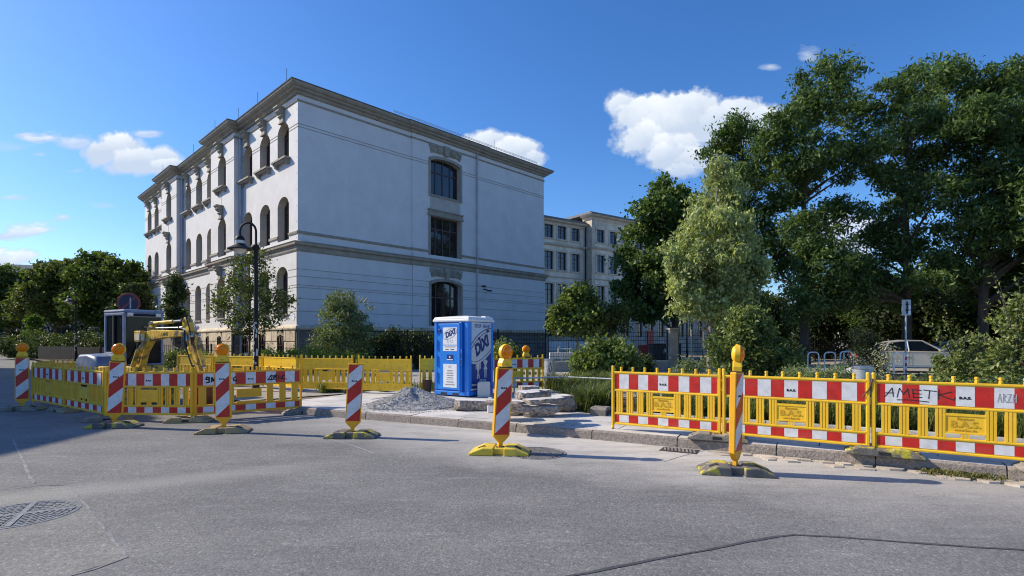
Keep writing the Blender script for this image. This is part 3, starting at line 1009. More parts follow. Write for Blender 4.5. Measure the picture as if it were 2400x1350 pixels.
def window(parent, fr, a, b, zb, zt, depth, cols=2, rows=(0.68,), frame='frame_red', gl='window_glass', fw=0.07, subrows=0, name='window'):
    """frame with mullions, its panes as sub-parts"""
    m = MB()
    d0, d1 = depth - 0.09, depth - 0.02

    def bx(x0, x1, z0, z1, e=0.0):
        c = [(x, z, dd) for dd in (d0 + e, d1) for z in (z0, z1) for x in (x0, x1)]
        m.add([fr(*p) for p in c], [(0, 2, 3, 1), (4, 5, 7, 6), (0, 1, 5, 4), (2, 6, 7, 3), (0, 4, 6, 2), (1, 3, 7, 5)])
    bx(a, a + fw, zb, zt); bx(b - fw, b, zb, zt)
    bx(a + fw, b - fw, zb, zb + fw, .003); bx(a + fw, b - fw, zt - fw, zt, .003)
    hs = [zb + (zt - zb) * r for r in rows]
    for h in hs:
        bx(a + fw, b - fw, h - fw * 0.6, h + fw * 0.6, .004)
    xs = [a + fw * .5] + [a + (b - a) * i / cols for i in range(1, cols)] + [b - fw * .5]
    for x in xs[1:-1]:
        bx(x - fw * 0.55, x + fw * 0.55, zb + fw, zt - fw, .008)
    for s_ in range(1, subrows):
        z = zb + (hs[0] - zb) * s_ / subrows
        bx(a + fw, b - fw, z - .02, z + .02, .02)
    o = m.build(name, frame, parent)
    zz = [zb] + hs + [zt]
    for i in range(len(zz) - 1):
        for j in range(cols):
            g = MB()
            e = 0.006
            g.add([fr(x, z, depth - 0.045) for x, z in ((xs[j] + e, zz[i] + e), (xs[j + 1] - e, zz[i] + e), (xs[j + 1] - e, zz[i + 1] - e), (xs[j] + e, zz[i + 1] - e))], [(0, 1, 2, 3)])
            g.build('pane', gl, o)
    return o


def frL(off):
    return lambda y, z, d: (-off + d, y, z)      # long facade: along +y, inward +x


def frG(off):
    return lambda x, z, d: (x, -off + d, z)      # gable: along +x, inward +y


SEC = [(0, 8.4, 0, [1.145, 3.80, 6.60], [2.70, 5.35, 8.12]), (8.4, 13.0, PP, [9.93], [11.5]), (13.0, 21.6, 0, [14.0, 16.66, 19.45], [15.5, 18.14, 20.95]),
       (21.6, 26.2, PP, [23.15], [24.7]), (26.2, 34.6, 0, [26.75, 29.35, 31.95], [28.25, 30.85, 33.45])]
# storey: z0, z1, opening bottom, spring, rise, extra outward offset, reveal depth
ST = [(2.40, 6.60, 3.14, 5.45, 0.62, 0.07, 0.50), (7.20, 10.9, 7.42, 9.50, 0.68, 0.0, 0.50), (10.9, 15.42, 12.12, 13.80, 0.66, 0.0, 0.50)]
wall = MB()
for (y0, y1, off, A_, B_) in SEC:
    for (z0, z1, zb, zs, rise, eo, dep) in ST:
        ops = [(a, b, zb, zs, rise) for a, b in zip(A_, B_)]
        wall_open(wall, frL(off + eo), y0, y1, z0, z1, ops, dep)
    if off:
        for (z0, z1, eo) in ((2.40, 6.60, .07), (7.20, 15.42, 0)):
            for y in (y0, y1):
                wall.add([(-off - eo, y, z0), (0.3, y, z0), (0.3, y, z1), (-off - eo, y, z1)], [(0, 1, 2, 3)], 0)
# gable: slightly proud centre bay holding the stair windows
GS = [(0, 7.7, 0.0), (7.7, 13.6, 0.07), (13.6, GL, 0.0)]
GW = [(2.40, 6.60, 2.6, 5.45, 0.37, 0.07), (7.20, 10.8, 7.46, 10.14, 0.0, 0.0), (10.8, 15.42, 11.6, 13.92, 0.36, 0.0)]
for (x0, x1, off) in GS:
    for (z0, z1, zb, zs, rise, eo) in GW:
        ops = [(9.2, 11.85, zb, zs, rise)] if off else []
        wall_open(wall, frG(off + eo), x0 - (eo if x0 == 0 else 0), x1 + (eo if x1 == GL else 0), z0, z1, ops, 0.42)
for x in (7.7, 13.6):
    wall.add([(x, -0.14, 2.4), (x, 0.1, 2.4), (x, 0.1, 15.42), (x, -0.07, 15.42)], [(0, 1, 2, 3)], 0)
# far sides
wall.add([(GL, 0, 0), (GL, WL, 0), (GL, WL, 15.4), (GL, 0, 15.4)], [(0, 1, 2, 3)], 0)
wall.add([(0, WL, 0), (GL, WL, 0), (GL, WL, 15.4), (0, WL, 15.4)], [(0, 1, 2, 3)], 0)
wall.add([(-.07, WL, 2.4), (0, WL, 2.4), (0, WL, 6.6), (-.07, WL, 6.6)], [(0, 1, 2, 3)], 0)
wall.add([(GL, 0, 2.4), (GL + .07, -.07, 2.4), (GL + .07, -.07, 6.6), (GL, 0, 6.6)], [(0, 1, 2, 3)], 0)
wall.add([(0.62, 0.62, 2), (GL - .6, 0.62, 2), (GL - .6, WL - .6, 2), (.62, WL - .6, 2), (0.62, 0.62, 15.3), (GL - .6, 0.62, 15.3), (GL - .6, WL - .6, 15.3), (.62, WL - .6, 15.3)],
         [(0, 1, 5, 4), (1, 2, 6, 5), (2, 3, 7, 6), (3, 0, 4, 7)], 0)
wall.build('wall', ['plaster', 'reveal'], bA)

plan = [(0, WL), (0, 26.2), (-PP, 26.2), (-PP, 21.6), (0, 21.6), (0, 13.0), (-PP, 13.0), (-PP, 8.4), (0, 8.4), (0, 0), (7.7, 0), (7.7, -.07), (13.6, -.07), (13.6, 0), (GL, 0), (GL, WL)]
MB().sweep(plan, [(-.05, 15.40), (.10, 15.40), (.16, 15.47), (.17, 15.53), (.34, 15.58), (.36, 15.66), (.50, 15.71), (.58, 15.80), (.60, 15.88), (-.05, 15.90)]).build('cornice', 'trim_stone', bA)
MB().sweep(plan, [(.0, 15.90), (.63, 15.885), (.65, 15.93), (0.0, 16.02)]).build('gutter_edge', 'roof_metal', bA)
MB().sweep(plan, [(-.05, 15.02), (.045, 15.02), (.07, 15.08), (.05, 15.12), (-.05, 15.12)]).build('frieze_band', 'trim_stone', bA)
MB().sweep(plan, [(-.05, 6.58), (.10, 6.60), (.14, 6.68), (.16, 6.88), (.30, 6.96), (.32, 7.08), (.36, 7.12), (.06, 7.21), (-.05, 7.22)]).build('belt_course', 'trim_stone', bA)
# string band between the upper windows (interrupted by the stair window) and the plinth cap
mb = MB(); bandp = [(-.02, 7.60), (.05, 7.61), (.08, 7.70), (.08, 7.75), (-.02, 7.78)]
mb.sweep([(0, 1.12), (0, 0), (7.7, 0), (7.7, -.07), (9.02, -.07)], bandp); mb.sweep([(12.05, -.07), (13.6, -.07), (13.6, 0), (GL, 0)], bandp)
mb.build('string_band', 'trim_stone', bA)
mb = MB()
for (y0, y1, off, A_, B_) in SEC:
    edges = [y0] + [v for ab in zip(A_, B_) for v in ab] + [y1]
    for i in range(0, len(edges), 2):
        a, b = edges[i], edges[i + 1]
        if a < 0.01 and off == 0: continue
        mb.box(-off - .07, -off + .05, a - .05, b + .05, 7.62, 7.76)
mb.build('pier_bands', 'trim_stone', bA)
MB().sweep(plan, [(-.05, 2.22), (.22, 2.22), (.24, 2.30), (.18, 2.42), (.0, 2.50), (-.05, 2.5)]).build('plinth_cap', 'sandstone', bA)
mb = MB(); mb.sweep(plan, [(-.2, 0), (.10, 0), (.10, 2.24), (-.2, 2.24)]); mb.build('plinth', 'dark_stone', bA)
# plaster grooves: their shade is drawn as thin darker strips on the wall
mb = MB()
for z in (13.77, 13.60):
    for (y0, y1, off, A_, B_) in SEC:
        edges = [y0] + [v for ab in zip(A_, B_) for v in ab] + [y1]
        for i in range(0, len(edges), 2):
            mb.box(-off - .014, -off + .01, edges[i] + .01, edges[i + 1] - .01, z - .018, z + .018)
    mb.box(-.012, 7.7, -.014, .01, z - .018, z + .018); mb.box(7.7, 9.19, -.084, -.06, z - .018, z + .018)
    mb.box(11.86, 13.6, -.084, -.06, z - .018, z + .018); mb.box(13.6, GL, -.014, .01, z - .018, z + .018)
for z in (5.61, 5.21, 4.72, 4.58, 3.95, 3.25):
    for (y0, y1, off, A_, B_) in SEC:
        edges = [y0] + [v for ab in zip(A_, B_) for v in ab] + [y1]
        for i in range(0, len(edges), 2):
            mb.box(-off - .082, -off - .06, edges[i] + .01, edges[i + 1] - .01, z - .014, z + .014)
    mb.box(-.07, 7.7, -.082, -.06, z - .014, z + .014); mb.box(7.7, 9.19, -.152, -.13, z - .014, z + .014)
    mb.box(11.86, 13.6, -.152, -.13, z - .014, z + .014); mb.box(13.6, GL, -.082, -.06, z - .014, z + .014)
mb.build('groove_shade_strips', 'trim_stone', bA)['kind'] = 'stuff'
# roof
mb = MB()
mb.add([(-.55, -.5, 15.98), (GL + .5, -.5, 15.98), (GL + .5, WL + .5, 15.98), (-.55, WL + .5, 15.98), (7, 7, 17.6), (GL - 7, 7, 17.6), (GL - 7, WL - 7, 17.6), (7, WL - 7, 17.6)],
       [(0, 1, 5, 4), (1, 2, 6, 5), (2, 3, 7, 6), (3, 0, 4, 7), (4, 5, 6, 7)])
mb.build('roof', 'roof_metal', bA)
mb = MB()
for z in (16.16, 16.24):
    mb.tube([(6.0, -.42, z), (19.8, -.42, z)], 0.014, 5)
for i in range(16):
    x = 6.0 + i * 0.92
    mb.tube([(x, -.42, 15.98), (x, -.42, 16.25)], 0.015, 5)
mb.build('snow_guard', 'galvanised', bA)
mb = MB()
for (x, y) in ((-.5, .3), (-.5, 4.4), (-.5, 7.6), (-.9, 10.8), (-.5, 17), (-.9, 24), (15, -.4)):
    mb.tube([(x, y, 15.95), (x, y, 16.75)], 0.012, 4)
mb.build('lightning_rods', 'dark_metal', bA)

# windows of the long facade
sill_m = MB().box(-.34, .06, -.97, .97, -.10, 0.0)
sill_m.box(-.26, .02, -.88, .88, -.19, -.10).prism([(0, -.19), (-.22, -.19), (-.18, -.32), (0, -.40)], -.86, -.62, 'y').prism([(0, -.19), (-.22, -.19), (-.18, -.32), (0, -.40)], .62, .86, 'y')
sill_mesh = sill_m.mesh('sill', 'trim_stone')
key = MB()
key.prism([(0.02, .90), (-.42, .90), (-.44, .80), (-.36, .76), (-.34, .62), (-.20, .50), (-.24, .40), (-.12, .30), (-.14, .06), (-.05, 0), (.02, 0)], -.24, .24, 'y')
key.box(-.47, .02, -.30, .30, .84, .92).box(-.18, 0, -.30, .30, .0, .07)
key.lathe([(.0, -.25), (.09, -.25), (.09, .25), (.0, .25)], (-.30, 0, .70), 10, 0, 'y')
key_mesh = key.mesh('keystone', 'trim_stone')
for si, (y0, y1, off, A_, B_) in enumerate(SEC):
    for a, b in zip(A_, B_):
        for fi, (z0, z1, zb, zs, rise, eo, dep) in enumerate(ST):
            top = zs + rise + 0.02
            window(bA, frL(off + eo), a, b, zb, top, dep, 2, (0.64,), 'frame_red', 'window_glass', 0.075)
            yc = (a + b) / 2
            if fi == 2:
                share('sill', sill_mesh, bA, (-off, yc, 12.12))
                share('keystone', key_mesh, bA, (-off, yc, 14.24))
            if fi == 1 and off:
                share('keystone', key_mesh, bA, (-off, yc, 9.98))
                MB().box(-off - .012, -off + .01, yc - .02, yc + .02, 10.92, 11.72).build('wall_rod', 'dark_metal', bA)
            if fi == 0:
                if off: share('keystone', key_mesh, bA, (-off - .07, yc, 5.78))
                MB().box(-off - .17, -off - .03, a - .02, b + .02, 3.05, 3.15).build('ground_floor_sill', 'trim_stone', bA)
# stair windows on the gable
for (zb, zt, cols, rows) in ((2.6, 5.80, 4, (0.62,)), (7.46, 10.14, 4, (0.70,)), (11.6, 14.3, 4, (0.62,))):
    window(bA, frG(.07 + (.07 if zb < 3 else 0)), 9.2, 11.85, zb, zt, 0.42, cols, rows, 'frame_brown', 'window_glass', 0.085)
mb = MB()
for (zb, zs, rise, o2) in ((2.6, 5.45, .37, .14), (11.6, 13.92, .36, .07)):
    n = 12
    for k in range(n):
        x0_, x1_ = 9.2 + 2.65 * k / n, 9.2 + 2.65 * (k + 1) / n
        z0_, z1_ = arch_z(x0_, 9.2, 11.85, zs, rise), arch_z(x1_, 9.2, 11.85, zs, rise)
        c0, c1 = (x0_ - 10.525) * 1.13 + 10.525, (x1_ - 10.525) * 1.13 + 10.525
        mb.prism([(x0_, z0_ - .02), (x1_, z1_ - .02), (c1, z1_ + .16), (c0, z0_ + .16)], -o2 - .09, -o2 + .01, 'y')
    mb.box(11.85, 12.02, -o2 - .05, -o2 + .02, zb, zs + .05); mb.box(9.03, 9.2, -o2 - .05, -o2 + .02, zb, zs + .05)
    mb.build('arch_surround', 'trim_stone', bA); mb = MB()
mb = MB()
mb.box(9.03, 9.2, -.12, -.05, 7.46, 10.4); mb.box(11.85, 12.02, -.12, -.05, 7.46, 10.4)
mb.box(8.95, 12.1, -.20, -.05, 10.16, 10.30); mb.box(9.0, 12.05, -.15, -.05, 10.30, 10.52); mb.box(8.95, 12.1, -.22, -.05, 10.52, 10.60)
mb.build('stair_window_surround', 'trim_stone', bA)
MB().box(9.05, 12.0, -.17, -.05, 11.48, 11.60).build('stair_window_sill', 'trim_stone', bA)
MB().box(9.2, 11.85, -.10, -.05, 10.60, 11.48).build('apron_panel', 'reveal', bA)
# carved spandrels over the stair windows
for (zc, o2) in ((14.42, .07), (5.92, .14)):
    mb = MB()
    y1_, y0_ = -o2 - .10, -o2 + .0
    mb.prism([(9.25, zc), (9.5, zc + .12), (11.55, zc + .12), (11.8, zc), (12.0, zc + .62), (9.05, zc + .62)], y1_, y0_, 'y')
    for sx_ in (-1, 1):
        cx0 = 10.525 + sx_ * .62
        mb.lathe([(.0, 0), (.26, 0), (.22, -.09), (.13, -.04), (.08, -.12), (0, -.13)], (cx0, y1_, zc + .36), 14, 0, 'y')
        mb.tube([(cx0 + sx_ * .3, y1_, zc + .55), (cx0 + sx_ * .55, y1_ - .03, zc + .42), (cx0 + sx_ * .7, y1_, zc + .22), (cx0 + sx_ * .45, y1_ - .03, zc + .16)], .06, 6)
        mb.tube([(cx0 - sx_ * .3, y1_, zc + .2), (cx0 - sx_ * .1, y1_ - .03, zc + .58), (cx0 + sx_ * .3, y1_ - .02, zc + .56)], .05, 6)
    mb.prism([(10.36, zc + .02), (10.69, zc + .02), (10.78, zc + .70), (10.27, zc + .70)], y1_ - .12, y1_, 'y')
    mb.build('carved_ornament', 'trim_stone', bA)
# rain pipes
for (x, y, z0, z1, nm) in ((13.42, -.20, 0.3, 15.4, 0), (-.16, 8.22, 0.3, 15.3, 0), (-.16, 21.42, 0.3, 15.3, 0)):
    mb = MB(); mb.tube([(x, y, z0), (x, y, z1)], 0.06, 8)
    for z in (3.4, 5.6, 8.4, 10.6, 12.8, 14.6):
        mb.lathe([(.075, z), (.075, z + .05)], (x, y, 0), 8)
    mb.build('rain_pipe', 'zinc', bA)
mb = MB(); mb.box(13.98, 14.3, -.24, -.08, 5.60, 5.72); mb.tube([(14.15, -.10, 5.45), (14.35, -.48, 5.32)], .05, 6); mb.box(14.25, 14.5, -.62, -.42, 5.26, 5.36)
mb.build('security_camera', 'dark_metal', bA)
MB().box(-.085, -.07, .25, .5, 2.75, 3.15).build('wall_plaque', 'paper', bA)
mb = MB()
for i in range(14):
    z = 2.9 + i * .9
    if 6.4 < z < 7.4: continue
    mb.lathe([(.02, -.012 if z > 7 else -.082), (.02, .0)], (0, .14, z), 6, 0, 'x')
mb.build('wall_bolts', 'dark_metal', bA)
# plinth blocks and basement niches along the long facade, one block at a time
rnd = random.Random(11)
basem = []
for (y0, y1, off, A_, B_) in SEC[:3]:
    for a, b in zip(A_, B_):
        basem.append(((a + b) / 2, off))
for (y0, y1, off, A_, B_) in SEC[:3]:
    x0 = -off - .10
    for course in range(3):
        zb_, zt_ = 0.20 + course * .68, 0.20 + course * .68 + .64
        y = y0 + .02
        while y < y1 - .1:
            L = rnd.choice((.78, .9, 1.05, 1.2)) if course != 1 else rnd.choice((.6, .95, 1.1))
            e = min(y + L, y1 - .02)
            segs = [(y, e)]
            for (c, o_) in basem:
                if o_ == off:
                    lo, hi = c - .42, c + .42
                    ns = []
                    for (p, q_) in segs:
                        if q_ <= lo or p >= hi: ns.append((p, q_))
                        else:
                            if lo - p > .12: ns.append((p, lo))
                            if q_ - hi > .12: ns.append((hi, q_))
                    segs = ns
            for (p, q_) in segs:
                MB().box(x0 - .05 - rnd.uniform(0, .015), x0 + .02, p + .012, q_ - .012, zb_, zt_).build('plinth_block', 'sandstone', bA, bevel=0.018)
            y = e
    for (c, o_) in basem:
        if o_ == off:
            mb = MB()
            for k in range(7):
                t0, t1 = math.pi * k / 7, math.pi * (k + 1) / 7
                mb.prism([(c + .42 * math.cos(t0), 1.55 + .38 * math.sin(t0)), (c + .42 * math.cos(t1), 1.55 + .38 * math.sin(t1)), (c + .56 * math.cos(t1), 1.56 + .60 * math.sin(t1)), (c + .56 * math.cos(t0), 1.56 + .60 * math.sin(t0))], x0 - .075, x0 + .01, 'x')
            mb.build('basement_arch', 'sandstone', bA)
            window(bA, lambda y_, z_, d_, o_=off: (-o_ - .125 + d_, y_, z_), c - .40, c + .40, .5, 1.86, .02, 2, (.6,), 'frame_brown', 'window_glass', .05, name='basement_window')

# ================================================================== old school building behind
PB = Vector((3.58, 60.0, 0))
ANGB = math.atan2(0.583, 0.812)
bB = thing('school_building', 'weathered beige four storey school building with brown lattice windows behind the trees', 'building', PB, ANGB)


def frB(off):
    return lambda x, z, d: (x, -off + d, z)


SECB = [(-6.0, 6.34, 0.0, 15.2, [-4.2, -2.05, .05, 2.01, 4.09], 1.27), (6.34, 14.1, 1.075, 16.3, [7.14, 9.31, 11.48], 1.23), (14.1, 40.0, 0.0, 15.2, [15.2 + 2.15 * i for i in range(11)], 1.25)]
STB = [(0.0, 4.95, 2.05, 4.1, .42), (4.95, 8.9, 5.75, 8.05, 0), (8.9, 12.55, 9.65, 11.70, 0), (12.55, 15.2, 13.2, 14.72, 0)]
wb = MB()
for (x0, x1, off, ztop, W_, ww) in SECB:
    for i, (z0, z1, zb, zs, rise) in enumerate(STB):
        z1_ = ztop if i == 3 else z1
        wall_open(wb, frB(off), x0, x1, z0, z1_, [(w, w + ww, zb, zs, rise) for w in W_], .25, 2 if i == 0 else 0, 1)
wb.add([(6.34, -1.075, 0), (6.34, 0, 0), (6.34, 0, 16.3), (6.34, -1.075, 16.3)], [(0, 1, 2, 3)], 1)
wb.add([(14.1, -1.075, 0), (14.1, 0, 0), (14.1, 0, 16.3), (14.1, -1.075, 16.3)], [(0, 1, 2, 3)], 1)
wb.add([(-6, .6, 0), (40, .6, 0), (40, .6, 15), (-6, .6, 15), (-6, 14, 0), (40, 14, 0), (40, 14, 15), (-6, 14, 15)], [(0, 1, 2, 3), (5, 4, 7, 6), (0, 4, 5, 1), (1, 5, 6, 2), (0, 3, 7, 4), (3, 2, 6, 7)], 0)
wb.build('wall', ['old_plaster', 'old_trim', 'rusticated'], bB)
planB = [(-6, 0), (6.34, 0), (6.34, -1.075), (14.1, -1.075), (14.1, 0), (40, 0)]
MB().sweep(planB, [(-.05, 12.35), (.10, 12.37), (.22, 12.50), (.24, 12.6), (-.05, 12.72)]).build('belt_course', 'old_trim', bB)
MB().sweep(planB, [(-.05, 8.75), (.06, 8.76), (.12, 8.85), (-.05, 8.95)]).build('string_band', 'old_trim', bB)
MB().sweep(planB, [(-.05, 4.8), (.10, 4.82), (.2, 4.95), (-.05, 5.1)]).build('string_band', 'old_trim', bB)
for (p, z) in (([(-6, 0), (6.34, 0)], 15.2), ([(14.1, 0), (40, 0)], 15.2), ([(6.34, .4), (6.34, -1.075), (14.1, -1.075), (14.1, .4)], 16.3)):
    MB().sweep(p, [(-.1, z - .5), (.08, z - .5), (.12, z - .22), (.45, z - .10), (.55, z + .06), (-.1, z + .12)]).build('cornice', 'old_trim', bB)
    MB().sweep(p, [(-.1, z + .12), (.6, z + .06), (.6, z + .15), (-.1, z + .3)]).build('gutter_edge', 'roof_metal', bB)
mb = MB(); mb.box(-6.5, 40.5, -.2, 14.4, 15.33, 15.6); mb.box(6.0, 14.4, -1.2, 8, 16.43, 16.7); mb.build('roof', 'roof_metal', bB)
MB().box(6.30, 6.85, -1.13, -1.0, 5.1, 15.75).build('corner_pilaster', 'old_trim', bB)
mb = MB(); mb.tube([(6.22, -.14, .3), (6.22, -.14, 15)], .07, 6); mb.build('rain_pipe', 'dark_metal', bB)
for (x0, x1, off, ztop, W_, ww) in SECB:
    for w in W_:
        if w < -.2: continue
        for i, (z0, z1, zb, zs, rise) in enumerate(STB):
            if w > 26 and i > 0: continue
            zt = zs + rise
            window(bB, frB(off), w, w + ww, zb, zt, .25, 2, (.70,), 'frame_brown', 'old_glass', .075, subrows=3)
            if i > 0:
                m = MB()
                m.box(w - .17, w, -off - .05, -off + .02, zb, zt); m.box(w + ww, w + ww + .17, -off - .05, -off + .02, zb, zt)
                m.box(w - .20, w + ww + .20, -off - .08, -off + .02, zt, zt + .2); m.box(w - .22, w + ww + .22, -off - .12, -off + .02, zb - .17, zb)
                m.build('window_surround', 'old_trim', bB)
            else:
                m = MB(); n = 8
                for k in range(n):
                    a0, a1 = w + ww * k / n, w + ww * (k + 1) / n
                    z0_, z1_ = arch_z(a0, w, w + ww, zs, rise), arch_z(a1, w, w + ww, zs, rise)
                    m.prism([(a0, z0_), (a1, z1_), ((a1 - w - ww / 2) * 1.3 + w + ww / 2, z1_ + .25), ((a0 - w - ww / 2) * 1.3 + w + ww / 2, z0_ + .25)], -off - .08, -off + .02, 'y')
                m.build('arch_surround', 'old_trim', bB)
MB().box(17.35, 18.6, -.12, .1, 0.1, 2.9).build('entrance_door', 'red_paint', bB)

# ================================================================== houses across the side street
hB = thing('corner_house', 'plain rendered corner house across the side street', 'building', (-24.0, 14.3, 0), math.atan2(0.692, -0.722))
mb = MB()
hw = []
fr_h = lambda x, z, d: (x, d, z)
for i, z0 in enumerate((0.0, 4.0, 8.0)):
    ops = [(1.2 + k * 2.7, 2.3 + k * 2.7, z0 + 1.1, z0 + 3.0, 0) for k in range(10)]
    wall_open(mb, fr_h, 0, 29, z0, z0 + 4.0, ops, .2, 0, 0)
    hw += [o[:4] for o in ops]
mb.add([(0, 0, 0), (0, 11, 0), (0, 11, 12), (0, 5.5, 15), (0, 0, 12)], [(0, 1, 2, 3, 4)])
mb.add([(29, 0, 0), (29, 11, 0), (29, 11, 12), (29, 5.5, 15), (29, 0, 12)], [(0, 1, 2, 3, 4)])
mb.add([(0, 11, 0), (29, 11, 0), (29, 11, 12), (0, 11, 12)], [(0, 1, 2, 3)])
mb.add([(.3, .5, .1), (28.7, .5, .1), (28.7, .5, 11.9), (.3, .5, 11.9)], [(0, 1, 2, 3)])
mb.build('wall', 'house_wall', hB)
mb = MB()
mb.prism([(-.5, 11.85), (5.5, 15.05), (11.5, 11.85), (11.5, 12.05), (5.5, 15.3), (-.5, 12.05)], -.3, 29.3, 'x')
mb.build('roof', 'roof_tile', hB)
for (a, b, zb, zs) in hw:
    if a < 16: window(hB, fr_h, a, b, zb, zs, .2, 2, (.7,), 'white_paint', 'window_glass', .07)

# a far house whose roof shows over the street trees
q = col_at(25, 95)
hF = thing('far_house', 'distant house with pale grey green roof rising over the street trees', 'building', (q.x, q.y, 0), 0.35)
mb = MB(); mb.prism([(-5, 0), (5, 0), (5, 10.3), (0, 14.6), (-5, 10.3)], 0, 24, 'x')
mb.M = Matrix.Identity(4)
mb.build('wall', 'house_wall', hF)
mb = MB(); mb.prism([(-5.6, 10.0), (0, 14.75), (5.6, 10.0), (5.6, 10.3), (0, 15.1), (-5.6, 10.3)], -.5, 24.5, 'x'); mb.build('roof', 'roof_tile', hF)
for k in range(6):
    MB().box(2 + k * 3.6, 3.2 + k * 3.6, -5.06, -4.95, 6.5, 8.4).build('window', 'window_glass', hF)

# ================================================================== barriers
RIB = MB()
for k in (-1, 0, 1):
    RIB.box(k * .035 - .0135, k * .035 + .0135, -.020, .020, .318, .662)
RIB.box(-.048, .048, -.006, .006, .320, .660)
RIB_M = {m: RIB.mesh('baluster', m) for m in ('yellow_plastic', 'yellow_old')}
SLOT_M = MB().box(-.065, .065, -.014, .014, .318, .662).mesh('baluster', 'orange_plastic')
SRIB = MB()
for k in (-1, 0, 1):
    SRIB.box(k * .029 - .0105, k * .029 + .0105, -.016, .016, .318, .372)
SRIB_M = {m: SRIB.mesh('short_rib', m) for m in ('yellow_plastic', 'yellow_old')}
KN = MB().lathe([(.021, .98), (.021, 1.012), (.016, 1.016), (.016, 1.022), (.022, 1.028), (.022, 1.052), (.018, 1.056)], n=8)
KN_M = {m: KN.mesh('knob', m) for m in ('yellow_plastic', 'yellow_old', 'orange_plastic')}
POST = MB().lathe([(.024, .06), (.024, 1.06), (.018, 1.075)], n=10).box(-.014, .014, -.034, .034, .12, .98)
POST_M = {m: POST.mesh('post', m) for m in ('yellow_plastic', 'yellow_old', 'orange_plastic')}


def warning_lamp(parent, loc, rz, sc=1.0):
    b = MB()
    b.prism([(-.105, 0), (.105, 0), (.105, .06), (.07, .13), (-.07, .13), (-.105, .06)], -.055, .055, 'y')
    o = b.build('warning_lamp', 'yellow_plastic', parent, bevel=.008, loc=loc, rot=(0, 0, rz))
    o.scale = (sc, sc, sc)
    m = MB(); m.lathe([(.107, -.03), (.120, -.03), (.120, .03), (.107, .03), (.107, -.03)], (0, 0, .225), 24, 0, 'y'); m.lathe([(.018, .34), (.02, .352)], n=8)
    m.build('hood_ring', 'yellow_plastic', o, True)
    m = MB(); m.lathe([(.0, -.088), (.05, -.083), (.085, -.070), (.104, -.050), (.1065, -.03), (.1065, .0)], (0, 0, .225), 22, 0, 'y')
    m.build('lens', 'amber_lens', o, True)
    m = MB(); m.lathe([(.0, .075), (.06, .068), (.095, .05), (.112, .02), (.112, .0)], (0, 0, .225), 22, 0, 'y')
    m.build('lamp_back', 'yellow_plastic', o, True)
    m = MB(); m.cbox((0, -.0575, .045), (.06, .003, .018)); m.cbox((.0, -.0575, .02), (.02, .003, .012)); m.build('lamp_marking', 'yellow_relief', o)
    return o


def barrier(p, q, label, z=0.0, m='yellow_plastic', plate=True, group=None, face=1, lamp=None, slot=False, ztop=1.0, knobs=8, bas=True):
    """2 m plastic site barrier from p to q; film on the side to the right of travel reversed by face"""
    p, q = Vector((p[0], p[1])), Vector((q[0], q[1]))
    if face < 0: p, q = q, p
    L = (q - p).length
    rz = math.atan2(q.y - p.y, q.x - p.x)
    t = thing('site_barrier', label, 'barrier', (p.x, p.y, z), rz, group)
    e = .03
    share('post', POST_M[m], t, (e, 0, 0)); share('post', POST_M[m], t, (L - e, 0, 0))

    def rail(z0, z1, nm, d=.022):
        MB().box(e + .015, L - e - .015, -d, d, z0, z1).build(nm, m, t, bevel=.008)
    rail(.950, .982, 'top_rail'); rail(.662, .690, 'middle_rail'); rail(.288, .318, 'lower_rail'); rail(.118, .150, 'bottom_rail')
    for (z0, z1, nm) in ((.690, .950, 'upper_band'), (.150, .288, 'lower_band')):
        b = MB().box(e + .02, L - e - .02, -.008, .012, z0, z1)
        bo = b.build(nm, m, t)
        MB().box(e + .035, L - e - .035, -.0125, -.0082, z0 + .012, z1 - .012).build('reflective_film', 'film_band', bo)
        hm = MB()
        for k in range(9):
            hm.lathe([(.010, .0122), (.010, .0135)], (L * (.08 + .105 * k), 0, z0 + (z1 - z0) * (.72 if k % 2 else .38)), 7, 0, 'y')
        hm.build('drain_holes', 'black_rubber', bo)
    n = knobs
    for k in range(n):
        share('knob', KN_M[m], t, (L * (.10 + .80 * k / (n - 1)), 0, 0))
    if slot:
        for k in range(8):
            x = L * (.075 + .121 * k)
            if .38 < x / L < .58: continue
            share('baluster', SLOT_M, t, (x, 0, 0))
        MB().box(L * .37, L * .60, -.013, .013, .42, .60).build('name_plate', m, t)
        MB().box(L * .37, L * .60, -.012, .012, .318, .345).build('plate_foot', m, t)
    else:
        xs = [.085, .185, .285, .375, .625, .715, .815, .915]
        for f in xs:
            share('baluster', RIB_M[m], t, (L * f, 0, 0))
        MB().box(L * .395, L * .605, -.010, .010, .375, .585).build('name_plate', m, t)
        MB().box(L * .395, L * .605, -.018, .018, .585, .612).build('plate_rail', m, t); MB().box(L * .395, L * .605, -.018, .018, .372, .392).build('plate_rail', m, t)
        share('short_rib', SRIB_M[m], t, (L * .5, 0, 0))
    if plate:
        text_mesh('plate_lettering', 'B.A.S.', .105, 'yellow_relief', t, (L * .5, -.0125, .485), (R(90), 0, 0), offset=.003, extrude=.0015, sx=1.15)
        text_mesh('plate_small_lettering', 'www.bas.de', .042, 'yellow_relief', t, (L * .5, -.0125, .418), (R(90), 0, 0), extrude=.0015)
        text_mesh('plate_small_lettering', 'Eigentum', .042, 'yellow_relief', t, (L * .5, -.0125, .553), (R(90), 0, 0), extrude=.0015)
    if bas:
        text_mesh('film_lettering', 'B.A.S.', .038, 'black_ink', t, (L * .5 - L * .0, -.0138, .80), (R(90), 0, 0), offset=.003, extrude=.0008, sx=1.25)
    if lamp is not None:
        warning_lamp(t, (L * lamp, 0, 1.02), 0, .92)
    t['L'] = L
    return t, L


